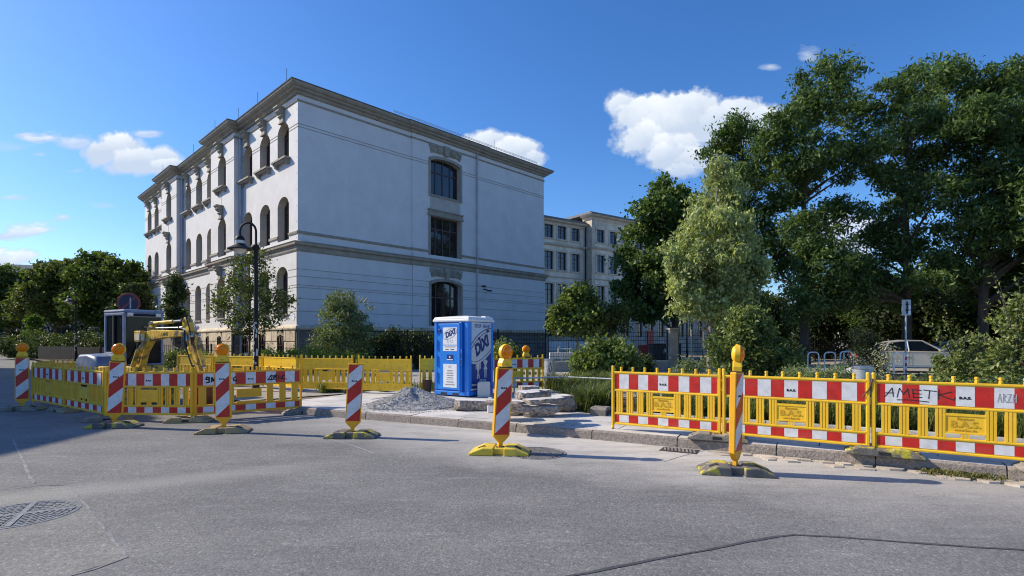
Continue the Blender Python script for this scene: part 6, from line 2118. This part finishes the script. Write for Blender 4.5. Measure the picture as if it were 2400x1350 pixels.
def tree(name, label, cat, loc, trunk_h, lobes, per, leaf, nleaf, clump_r, mat, bark='bark', seed=1, aspect=.55, droop=0.0, tr=.2, limbs=14, flat=.6, group=None, lean=(0, 0), shell=.5, top=None, part='crown'):
    rs = np.random.RandomState(seed)
    t_ = thing(name, label, cat, loc, 0, group)
    C = clumps_in(rs, lobes, per, shell)
    k = max(1, nleaf // len(C))
    cr = clump_r * rs.uniform(.65, 1.3, len(C))
    off = rs.normal(size=(len(C), k, 3)) * .5
    off[..., 2] *= flat
    cen = (C[:, None, :] + off * cr[:, None, None]).reshape(-1, 3)
    cen[:, 2] = np.maximum(cen[:, 2], .04)
    v, f = leaf_arrays(rs, cen, leaf, aspect, droop)
    np_mesh(part, v, f, mat, t_)
    zmax = top if top else max(l[2] + l[5] * .6 for l in lobes)
    m_ = MB()
    n = 9
    pts = [(lean[0] * (i / n) ** 1.5 + (rs.uniform(-.05, .05) if i else 0) * tr * 4, lean[1] * (i / n) ** 1.5 + (rs.uniform(-.05, .05) if i else 0) * tr * 4, zmax * i / n) for i in range(n + 1)]
    rad = [tr * (1.35 if i == 0 else 1.0) * (1 - .88 * (i / n) ** 1.1) + .006 for i in range(n + 1)]
    m_.tube(pts, rad, 9)
    order = rs.permutation(len(C))[:limbs]
    for j in order:
        c = C[j]
        z0 = min(max(trunk_h * .75, c[2] - np.hypot(c[0], c[1]) * rs.uniform(.5, .9)), zmax * .92)
        q_ = z0 / zmax * n
        i0 = int(min(n - 1, q_)); fr_ = q_ - i0
        a = Vector(pts[i0]).lerp(Vector(pts[i0 + 1]), fr_)
        r0 = (rad[i0] * (1 - fr_) + rad[i0 + 1] * fr_) * .55
        b = Vector(c)
        mid = a.lerp(b, .5) + Vector((rs.uniform(-.1, .1), rs.uniform(-.1, .1), (b - a).length * .06))
        m_.tube([a, a.lerp(mid, .5) + Vector((0, 0, .03)), mid, b], [r0, r0 * .8, r0 * .6, max(.006, r0 * .22)], 5, 0, False)
    m_.build('trunk', bark, t_, True)
    return t_


rsg = np.random.RandomState(99)
# tall dark feathery trees by the yard: leaf pads laid out from their outlines, spread in depth
GT = 'tall feathery trees over the parked cars'


def px_lobes(spots, Y, base, seed, depth=1.6, fl=.72, grow=1.12):
    rs = np.random.RandomState(seed)
    out, per = [], []
    for (u, v_, r) in spots:
        yy_ = Y + rs.uniform(-depth, depth)
        p_ = at(u, v_, yy_) - Vector(base)
        rr_ = r * grow / F * yy_
        out.append((p_.x, p_.y, p_.z, rr_, rr_ * 1.15, rr_ * fl)); per.append(max(6, int(14 * rr_ * rr_)))
    return out, per


def locust(u, Y, top_v, spots, seed, label, dens=560):
    base = col_at(u, Y, PZ)
    lobes, per = px_lobes(spots, Y, base, seed, 2.2, .88, 1.05)
    per = [int(k * 1.1) for k in per]
    top = at(u, top_v, Y).z
    return tree('locust_tree', label, 'tree', base, top * .28, lobes, per, .29, int(sum(per) * 92 * dens / 560), .60, 'leaf_locust', 'bark', seed, .34, .45, .27, 80, .70, GT, (0, 0), .15, top * .92)


locust(1885, 33, 170, [(1935, 205, 66), (1880, 262, 50), (1985, 268, 48), (1838, 285, 42), (1818, 345, 52), (1900, 362, 62), (1968, 378, 58), (1850, 440, 48), (1892, 540, 58), (1958, 505, 46), (1932, 606, 66), (1860, 622, 52), (2000, 618, 40), (1885, 700, 52), (1960, 690, 50), (1810, 560, 36)], 21, 'tall feathery dark tree with narrow crown behind the pale green tree')
locust(1742, 36, 290, [(1708, 305, 36), (1688, 362, 38), (1750, 326, 42), (1772, 400, 46), (1722, 430, 42), (1792, 486, 42), (1742, 520, 46), (1690, 480, 34), (1780, 570, 36)], 22, 'feathery dark tree rising behind the pale green tree')
locust(2125, 32, 175, [(2098, 210, 38), (2150, 190, 50), (2078, 268, 32), (2222, 186, 48), (2170, 278, 52), (2100, 328, 42), (2050, 342, 36), (2212, 328, 56), (2140, 398, 56), (2060, 420, 38), (2192, 458, 56), (2112, 490, 46), (2060, 560, 46), (2020, 500, 24), (2132, 578, 52), (2040, 640, 52), (2104, 682, 52), (2182, 640, 52), (1998, 690, 40)], 23, 'broad feathery dark tree towering over the beige car')
locust(2305, 30, 180, [(2290, 200, 46), (2350, 190, 46), (2402, 200, 46), (2278, 290, 58), (2342, 300, 62), (2412, 300, 56), (2268, 400, 56), (2350, 410, 66), (2424, 430, 64), (2258, 510, 56), (2340, 540, 72), (2424, 570, 72), (2250, 620, 56), (2330, 660, 64), (2424, 690, 64), (2470, 300, 64), (2480, 450, 70)], 24, 'broad feathery dark tree behind the leafy shrub', 640)
locust(2520, 27, 260, [(2500, 300, 80), (2560, 330, 80), (2520, 430, 90), (2600, 450, 80), (2500, 560, 80), (2580, 590, 90), (2520, 690, 80)], 25, 'feathery dark tree at the yard corner past the navy car')
locust(2030, 43, 560, [(2000, 660, 50), (2060, 690, 50), (1960, 710, 50), (2110, 700, 50), (2180, 700, 50), (2030, 740, 50)], 26, 'low feathery dark tree standing deeper in the yard')

# pale green pyramidal tree
base = col_at(1662, 23.6, PZ)
lobes, per = px_lobes([(int(1672 + (a_ - 1672) * .86), b_, int(c_ * .92)) for a_, b_, c_ in [(1690, 392, 18), (1682, 430, 30), (1712, 470, 36), (1652, 480, 32), (1672, 530, 52), (1732, 540, 44), (1612, 545, 36), (1600, 600, 52), (1680, 612, 62), (1752, 600, 46), (1580, 650, 42), (1650, 676, 62), (1730, 676, 54), (1790, 640, 32), (1602, 706, 40), (1668, 728, 40), (1745, 725, 36)]], 23.6, base, 31, 1.0, .95)
tree('street_tree', 'bright pale green pyramidal tree with pale trunk beside the gate', 'tree', base, 2.2, lobes, [k * 2 for k in per], .19, 32000, .36, 'leaf_bright', 'bark_pale', 31, .55, .9, .10, 40, .95, None, (.34, 0), .2, 8.2)
# darker maple in the yard
base = col_at(1585, 33, PZ)
lobes, per = px_lobes([(1562, 450, 30), (1532, 490, 38), (1592, 480, 34), (1510, 548, 38), (1572, 560, 52), (1490, 610, 38), (1552, 640, 52), (1478, 670, 34), (1530, 708, 46), (1600, 700, 44), (1592, 620, 44), (1470, 735, 26)], 33, base, 32, 1.2, .9)
tree('maple_tree', 'dark dense maple standing before the old school', 'tree', base, 2.6, lobes, per, .26, 28000, .55, 'leaf_maple', 'bark', 32, .8, .3, .22, 30, .8, None, (0, 0), .2, 9.4)
# small yard trees
lobes = [(0, 0, 3.5, 1.45, 1.3, 1.2), (.2, 0, 4.6, .9, .9, .8), (-.8, 0, 2.9, .9, .8, .6), (.9, 0, 2.9, .8, .8, .6)]
tree('young_tree', 'small leafy light green tree in front of the old school windows', 'tree', col_at(1352, 26.4, PZ), 1.4, [tuple(x * .78 for x in l) for l in lobes], [40, 22, 16, 16], .19, 9000, .38, 'leaf_young', 'bark_pale', 33, .8, .2, .07, 12, .8, 'small yard trees')
lobes = [(0, 0, 3.0, 1.3, 1.2, .9), (.3, 0, 3.5, .8, .8, .6)]
tree('young_tree', 'small brownish green round tree beside the leafy yard tree', 'tree', col_at(1425, 26.8, PZ), 1.4, [tuple(x * .80 for x in l) for l in lobes], [34, 18], .13, 5000, .34, 'leaf_olive', 'bark_pale', 34, .6, .2, .06, 14, .8, 'small yard trees')
# tree before the long facade
lobes = [(0, 0, 3.2, 1.45, 1.3, .95), (.1, 0, 4.3, .95, .95, .9), (.0, 0, 2.2, 1.1, 1.1, .5), (-1.2, 0, 3.0, .5, .5, .35), (1.25, 0, 3.1, .55, .5, .8), (.25, 0, 5.05, .5, .5, .45)]
tree('young_tree', 'sparse young street tree before the arched windows behind the street lamp', 'tree', col_at(585, 24.0, PZ), 1.5, lobes, [44, 30, 24, 10, 18, 12], .15, 5600, .42, 'leaf_olive', 'bark', 35, .5, .2, .05, 40, .7, None)
lobes = [(0, 0, 3.4, .62, .6, 1.6), (.05, 0, 4.6, .5, .5, 1.0), (0, 0, 2.4, .6, .6, .7)]
tree('columnar_tree', 'narrow dark columnar tree between facade and digger', 'tree', col_at(412, 33.5, PZ), 1.2, lobes, [40, 22, 18], .17, 7500, .3, 'leaf_hedge', 'bark', 36, .6, .2, .07, 16, .9, None)
# side street trees
GS_ = 'trees along the side street'
for i, (u, Y, tv, mt, lb, spots) in enumerate((
        (262, 52, 600, 'leaf_far', 'rounded dark street tree nearest the facade end', [(230, 622, 34), (272, 638, 40), (312, 655, 30), (198, 652, 32), (242, 690, 46), (300, 708, 42), (200, 716, 36), (332, 722, 24), (252, 742, 40), (310, 752, 26)]),
        (128, 56, 620, 'leaf_olive', 'yellowish tree between the rounded street trees', [(122, 640, 36), (92, 690, 36), (152, 660, 40), (172, 626, 22), (122, 718, 46), (66, 722, 34), (170, 730, 30), (160, 690, 36)]),
        (18, 60, 635, 'leaf_far', 'broad green tree down the side street', [(10, 652, 34), (50, 664, 34), (-30, 652, 40), (30, 700, 42), (-20, 700, 44), (60, 700, 30), (10, 735, 36)]),
        (-90, 66, 630, 'leaf_far', 'green tree farthest down the side street', [(-90, 650, 40), (-130, 670, 40), (-60, 690, 40), (-110, 720, 46)]))):
    base = col_at(u, Y, PZ)
    lobes, per = px_lobes(spots, Y, base, 40 + i, 1.6, .8)
    tree('side_street_tree', lb, 'tree', base, 2.4, lobes, per, .40, sum(per) * 46, .72, mt, 'bark', 40 + i, .6, .35, .18, 22, .55, GS_, (0, 0), .2, at(u, tv, Y).z * .92)
base = col_at(318, 44, PZ)
lobes, per = px_lobes([(318, 690, 26), (330, 725, 24), (300, 735, 26), (318, 760, 26)], 44, base, 48, .8, .95)
tree('side_street_tree', 'dark bushy tree behind the digger sign', 'tree', base, 1.4, lobes, [k * 2 for k in per], .26, 7000, .5, 'leaf_hedge', 'bark', 48, .65, .3, .12, 16, .7, GS_, (0, 0), .2)


def shrub(name, label, loc, lobes, per, leaf, n, mat, seed, aspect=.5, clump=.22, group=None, cat='shrub', shell=.45, droop=0.0):
    return tree(name, label, cat, loc, .1, lobes, per, leaf, n, clump, mat, 'bark', seed, aspect, droop, .03, 14, .9, group, (0, 0), shell, part='foliage')


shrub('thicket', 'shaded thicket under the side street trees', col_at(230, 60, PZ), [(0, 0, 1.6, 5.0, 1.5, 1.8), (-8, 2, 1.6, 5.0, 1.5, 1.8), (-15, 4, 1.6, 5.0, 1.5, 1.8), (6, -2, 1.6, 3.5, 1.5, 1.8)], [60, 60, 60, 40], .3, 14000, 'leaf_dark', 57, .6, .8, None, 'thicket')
# climber on a pole and hedge down the side street
shrub('climber', 'bright green climber column down the side street', col_at(78, 50, PZ), [(0, 0, 2.0, .55, .5, 1.9), (0.2, 0, 3.3, .35, .35, .7)], [40, 12], .2, 6000, 'leaf_climber', 50, .8, .3)
shrub('hedge', 'clipped green hedge behind the dark board fence', col_at(150, 43.5, PZ), [(-5, 1.5, .9, 2.6, 1.0, .9), (-1.5, .4, 1.0, 2.6, 1.0, 1.0), (2, -.6, 1.05, 2.6, 1.0, 1.05), (5, -1.6, 1.05, 2.4, 1.0, 1.05)], [60, 60, 60, 60], .16, 18000, 'leaf_hedge', 51, .6, .4, None, 'hedge')
shrub('shrub', 'loose green shrub by the pavement down the side street', col_at(52, 47, PZ), [(0, 0, .9, 1.5, 1.2, 1.0), (.9, .2, 1.5, .9, .8, .8)], [40, 26], .16, 6000, 'leaf_far', 52, .6, .4)
# buddleia at the gable corner with pale blooms
bl = col_at(795, 26.6, PZ)
bud = shrub('buddleia', 'tall grey green flowering bush at the gable corner', bl, [(0, 0, 2.4, 1.0, .9, 1.1), (.1, 0, 3.2, .75, .7, .6), (.95, 0, 2.2, .75, .6, .7), (-.5, 0, 1.4, .9, .8, .8), (.6, 0, 1.0, 1.0, .8, .8), (1.2, 0, 1.6, .5, .5, .6)], [60, 30, 26, 30, 30, 14], .15, 15000, 'leaf_buddleia', 53, .34, .3)
rs = np.random.RandomState(5)
bm2 = MB()
for k in range(34):
    a = rs.uniform(0, 2 * math.pi); el = rs.uniform(.1, 1.4)
    d_ = Vector((math.cos(a) * math.cos(el), math.sin(a) * math.cos(el) * .8, math.sin(el)))
    c = Vector((.25, 0, 2.5)) + Vector((d_.x * 1.35, d_.y * 1.0, d_.z * 1.2))
    e = c + (d_ + Vector((0, 0, .25))).normalized() * rs.uniform(.25, .42)
    bm2.tube([c, c.lerp(e, .5), e], [.045, .04, .008], 5)
bm2.build('blooms', 'bloom', bud, True)
# hedge under the gable
for i, (u, w, h, lb) in enumerate(((880, 1.2, 1.75, 'dark leafy hedge bush next to the buddleia'), (935, 1.2, 1.85, 'dark leafy hedge bush in the middle of the gable'), (990, 1.2, 1.8, 'dark leafy hedge bush beside the toilet cabin'), (1185, .5, 1.2, 'small leafy bush showing between toilet cabin and lamp'))):
    shrub('hedge_bush', lb, col_at(u, 27.9 if i < 3 else 24.3, PZ), [(0, 0, h * .5, w, .8, h * .5), (-w * .4, 0, h * .75, w * .6, .6, h * .3), (w * .4, 0, h * .7, w * .6, .6, h * .3)], [50, 20, 20], .13, 7000, 'leaf_hedge' if i < 3 else 'leaf_shrub', 60 + i, .6, .3, 'bushes of the hedge under the gable')
# weeds before plinth
shrub('weeds', 'fresh green weeds at the foot of the sandstone plinth', col_at(640, 24.0, PZ), [(0, 0, .5, 1.5, .5, .55), (1.4, 0, .55, 1.3, .5, .6), (2.8, .2, .45, 1.2, .5, .5)], [40, 36, 26], .15, 6000, 'leaf_climber', 66, .3, .28, None, 'weeds')
shrub('weeds', 'leafy white flowering weeds behind the digger bucket', col_at(500, 25.5, PZ), [(0, 0, .5, 1.4, .5, .5), (-1.6, .5, .5, 1.2, .5, .45)], [30, 24], .14, 3500, 'leaf_shrub', 67, .5, .28, None, 'weeds')
# broad leafy shrub before the low wall
shrub('leafy_shrub', 'broad large leaved shrub before the low concrete wall', col_at(1420, 20.0, PZ), [(0, 0, .62, 1.3, .9, .6), (-.7, 0, .6, .6, .6, .5), (.3, -.1, 1.0, .7, .6, .42), (-.35, 0, 1.15, .35, .4, .35)], [60, 20, 26, 10], .17, 7000, 'leaf_young', 70, .62, .3)
shrub('leafy_shrub', 'small dark shrub before the low concrete wall by the pillar', col_at(1480, 21.0, PZ), [(0, 0, .4, .9, .6, .4)], [30], .13, 2500, 'leaf_hedge', 71, .62, .25)
shrub('weeds', 'feathery light weeds at the foot of the pillar', col_at(1625, 17.5, PZ), [(0, 0, .4, .55, .4, .4)], [24], .12, 2000, 'leaf_buddleia', 72, .25, .22, None, 'weeds')
shrub('bed_shrub', 'dense glossy shrub between the edge-on beacon and the hoops', col_at(1775, 18.5, PZ), [(0, 0, 1.1, .9, .8, 1.0), (-.5, 0, 1.9, .7, .7, .8), (.8, -.3, .6, .6, .5, .5), (-1.0, 0, .9, .7, .7, .8)], [60, 30, 26, 26], .15, 11000, 'leaf_shrub', 73, .5, .3)
shrub('bed_shrub', 'tall loose shrub behind the pale tree trunk', col_at(1740, 24.5, PZ), [(0, 0, 1.7, 1.3, .9, 1.4), (.3, 0, 2.8, .9, .8, .9)], [50, 26], .15, 9000, 'leaf_maple', 74, .6, .35)
shrub('bed_shrub', 'low feathery green planting before the bicycle hoops', col_at(1930, 15.2, PZ), [(0, 0, .35, 1.0, .6, .32), (-.8, 0, .3, .7, .5, .3), (.7, 0, .35, .6, .5, .3)], [50, 30, 30], .11, 7000, 'leaf_buddleia', 75, .22, .25)
shrub('yew_bush', 'dark fine leaved yew bush between hoops and beige car', col_at(2030, 18.6, PZ), [(0, 0, .8, .55, .5, .8), (-.15, 0, 1.4, .4, .4, .5)], [50, 20], .09, 9000, 'leaf_dark', 76, .25, .25)
shrub('bed_shrub', 'pale flowering stems at the tail of the beige car', col_at(2068, 17.0, PZ), [(0, 0, .5, .4, .4, .55), (.1, 0, 1.0, .3, .3, .35)], [24, 12], .07, 700, 'bloom', 77, .5, .25)
# near shrub with long shoots at the right edge
def shoots(parent, base, tips, leaf, mat, seed, n_per=26):
    rs_ = np.random.RandomState(seed)
    m_ = MB(); cen = []
    for tip in tips:
        b0, e0 = Vector(base) + Vector((rs_.uniform(-.2, .2), rs_.uniform(-.2, .2), 0)), Vector(tip)
        mid = b0.lerp(e0, .55) + Vector((0, 0, .15 * (e0 - b0).length))
        pts = [b0.lerp(mid, q_).lerp(mid.lerp(e0, q_), q_) for q_ in np.linspace(0, 1, 9)]
        m_.tube(pts, [.014 * (1 - .8 * i / 8) + .003 for i in range(9)], 4, 0, False)
        for k in range(n_per):
            q_ = .35 + .65 * rs_.uniform()
            p_ = b0.lerp(mid, q_).lerp(mid.lerp(e0, q_), q_)
            cen.append((p_.x + rs_.normal() * .07, p_.y + rs_.normal() * .07, p_.z + rs_.normal() * .05))
    m_.build('shoot_stems', 'bark', parent)
    v, f = leaf_arrays(rs_, np.array(cen), leaf, .5, 0.1)
    np_mesh('shoot_leaves', v, f, mat, parent)


sh = shrub('leafy_shrub', 'tall arching leafy shrub with long shoots beside the navy car', col_at(2385, 12.6, PZ), [(.1, 0, .9, .75, .6, .85), (.2, 0, 1.7, .6, .5, .8), (-.4, 0, .5, .6, .5, .5), (.5, 0, 2.0, .5, .5, .7)], [44, 30, 20, 20], .12, 5600, 'leaf_near', 80, .5, .2)
shoots(sh, (0.1, 0, .8), [(-.62, 0, 3.05), (-.40, .1, 2.95), (-.75, 0, 2.4), (-.70, -.1, 1.9), (0, 0, 2.95), (.3, 0, 3.2), (-.95, 0, 1.55), (-.2, -.2, 2.5)], .115, 'leaf_near', 81)
sh = shrub('leafy_shrub', 'loose leafy shrub before the dark grey car', col_at(2262, 13.6, PZ), [(0, 0, .55, .6, .5, .55), (.1, 0, 1.1, .42, .4, .45), (-.35, 0, .8, .4, .4, .4)], [34, 16, 14], .11, 2900, 'leaf_near', 82, .5, .18)
shoots(sh, (0, 0, .7), [(-.55, 0, 2.15), (-.95, 0, 1.85), (-.75, 0, 1.7), (.25, 0, 1.75), (-.2, 0, 1.8), (.6, 0, 1.5)], .10, 'leaf_near', 83, 20)
shrub('bed_shrub', 'low leafy planting behind the graffiti barrier', col_at(2230, 10.2, PZ), [(0, 0, .35, 1.0, .5, .35), (1.2, -.2, .4, .9, .5, .4), (2.2, -.4, .45, .8, .5, .45)], [50, 44, 40], .09, 11000, 'leaf_shrub', 84, .5, .2)

# dark undergrowth and hedge mass under the tall trees
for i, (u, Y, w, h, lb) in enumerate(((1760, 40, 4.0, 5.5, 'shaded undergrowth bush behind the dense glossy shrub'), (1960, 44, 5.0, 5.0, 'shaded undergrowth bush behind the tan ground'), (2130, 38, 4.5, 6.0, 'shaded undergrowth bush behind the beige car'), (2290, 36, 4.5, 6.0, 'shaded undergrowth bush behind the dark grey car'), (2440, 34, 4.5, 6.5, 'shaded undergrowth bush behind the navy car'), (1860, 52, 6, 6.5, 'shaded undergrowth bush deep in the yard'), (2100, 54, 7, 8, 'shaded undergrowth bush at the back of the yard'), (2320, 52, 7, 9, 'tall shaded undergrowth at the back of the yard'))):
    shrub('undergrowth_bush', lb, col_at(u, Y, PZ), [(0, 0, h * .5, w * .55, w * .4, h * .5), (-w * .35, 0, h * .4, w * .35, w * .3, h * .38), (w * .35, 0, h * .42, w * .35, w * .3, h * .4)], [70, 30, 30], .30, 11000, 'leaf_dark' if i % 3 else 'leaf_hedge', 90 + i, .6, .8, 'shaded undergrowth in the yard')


# grasses
def blades(name, label, pts, n, hmin, hmax, mat, seed, spread=.5, width=.012):
    rs_ = np.random.RandomState(seed)
    pts = np.array(pts)
    base = pts[rs_.randint(0, len(pts), n)] + np.concatenate([rs_.normal(size=(n, 2)) * .06, np.zeros((n, 1))], 1)
    a = rs_.uniform(0, 2 * np.pi, n); h = rs_.uniform(hmin, hmax, n); l = h * rs_.uniform(.15, spread * 1.6, n)
    d_ = np.stack([np.cos(a), np.sin(a), np.zeros(n)], 1); s_ = np.stack([-np.sin(a), np.cos(a), np.zeros(n)], 1) * (width / 2)
    up = np.array([0, 0, 1.0])
    p1 = base + d_ * (l * .35)[:, None] + up * (h * .72)[:, None]
    p2 = base + d_ * l[:, None] + up * (h * rs_.uniform(.7, 1.0, n))[:, None]
    v = np.stack([base - s_, base + s_, p1 + s_, p1 - s_, p2], 1).reshape(-1, 3)
    i = np.arange(n)[:, None] * 5
    f = np.concatenate([i + np.array([[0, 1, 2]]), i + np.array([[0, 2, 3]]), i + np.array([[3, 2, 4]])], 1).reshape(-1, 3)
    o_ = np_mesh(name, v, f, mat)
    tag(o_, label, 'grass', None, 'stuff')
    return o_


tufts = [tuple(gp(u, v, .13)) for u, v in [(1345, 950), (1360, 965), (1372, 955), (1395, 962), (1330, 925), (1350, 925), (1380, 930), (1405, 935), (1420, 950), (1310, 915), (1290, 912), (1340, 908), (1365, 905), (1400, 910), (1425, 920), (1390, 945), (1415, 905)]]
tufts = [(x + rsg.uniform(-.18, .18), y + rsg.uniform(-.12, .12), z) for (x, y, z) in tufts for _ in range(4)]
blades('tall_grass', 'long arching grass tufts behind the stone pile', tufts, 3600, .22, .62, 'grass', 7, .75, .017)
tufts = []
for s_ in np.linspace(8.4, 16.5, 42):
    for dd in (2.2, 2.5, 2.9, 3.4, 4.0):
        q_ = kpos(s_ + rsg.uniform(-.2, .2), dd + rsg.uniform(-.15, .15)); tufts.append((q_.x, q_.y, .13))
blades('bed_grass', 'arching grass of the planting bed behind the kerb barriers', tufts, 10000, .18, .60, 'grass', 8, .7, .016)
tufts = []
for s_ in np.linspace(12.5, 13.15, 40):
    q_ = kpos(s_, -.06 + rsg.uniform(-.07, .05)); tufts.append((q_.x, q_.y, .0))
blades('kerb_weeds', 'dry weeds growing in the gutter at the kerb', tufts, 800, .02, .09, 'grass_dry', 9, .9, .012)
tufts = [(x, y, .13) for x, y in zip(rsg.uniform(3, 16, 260), rsg.uniform(14.5, 22, 260))]
blades('forecourt_weeds', 'short dry grass between the forecourt stones', tufts, 9000, .05, .28, 'grass_dry', 10, .6, .014)
tufts = [(x, y, .13) for x, y in zip(rsg.uniform(-5.5, -2.0, 60), rsg.uniform(14.9, 16.2, 60))]
blades('fence_weeds', 'low weeds growing behind the pavement barriers', tufts, 3000, .05, .35, 'grass', 12, .6, .014)
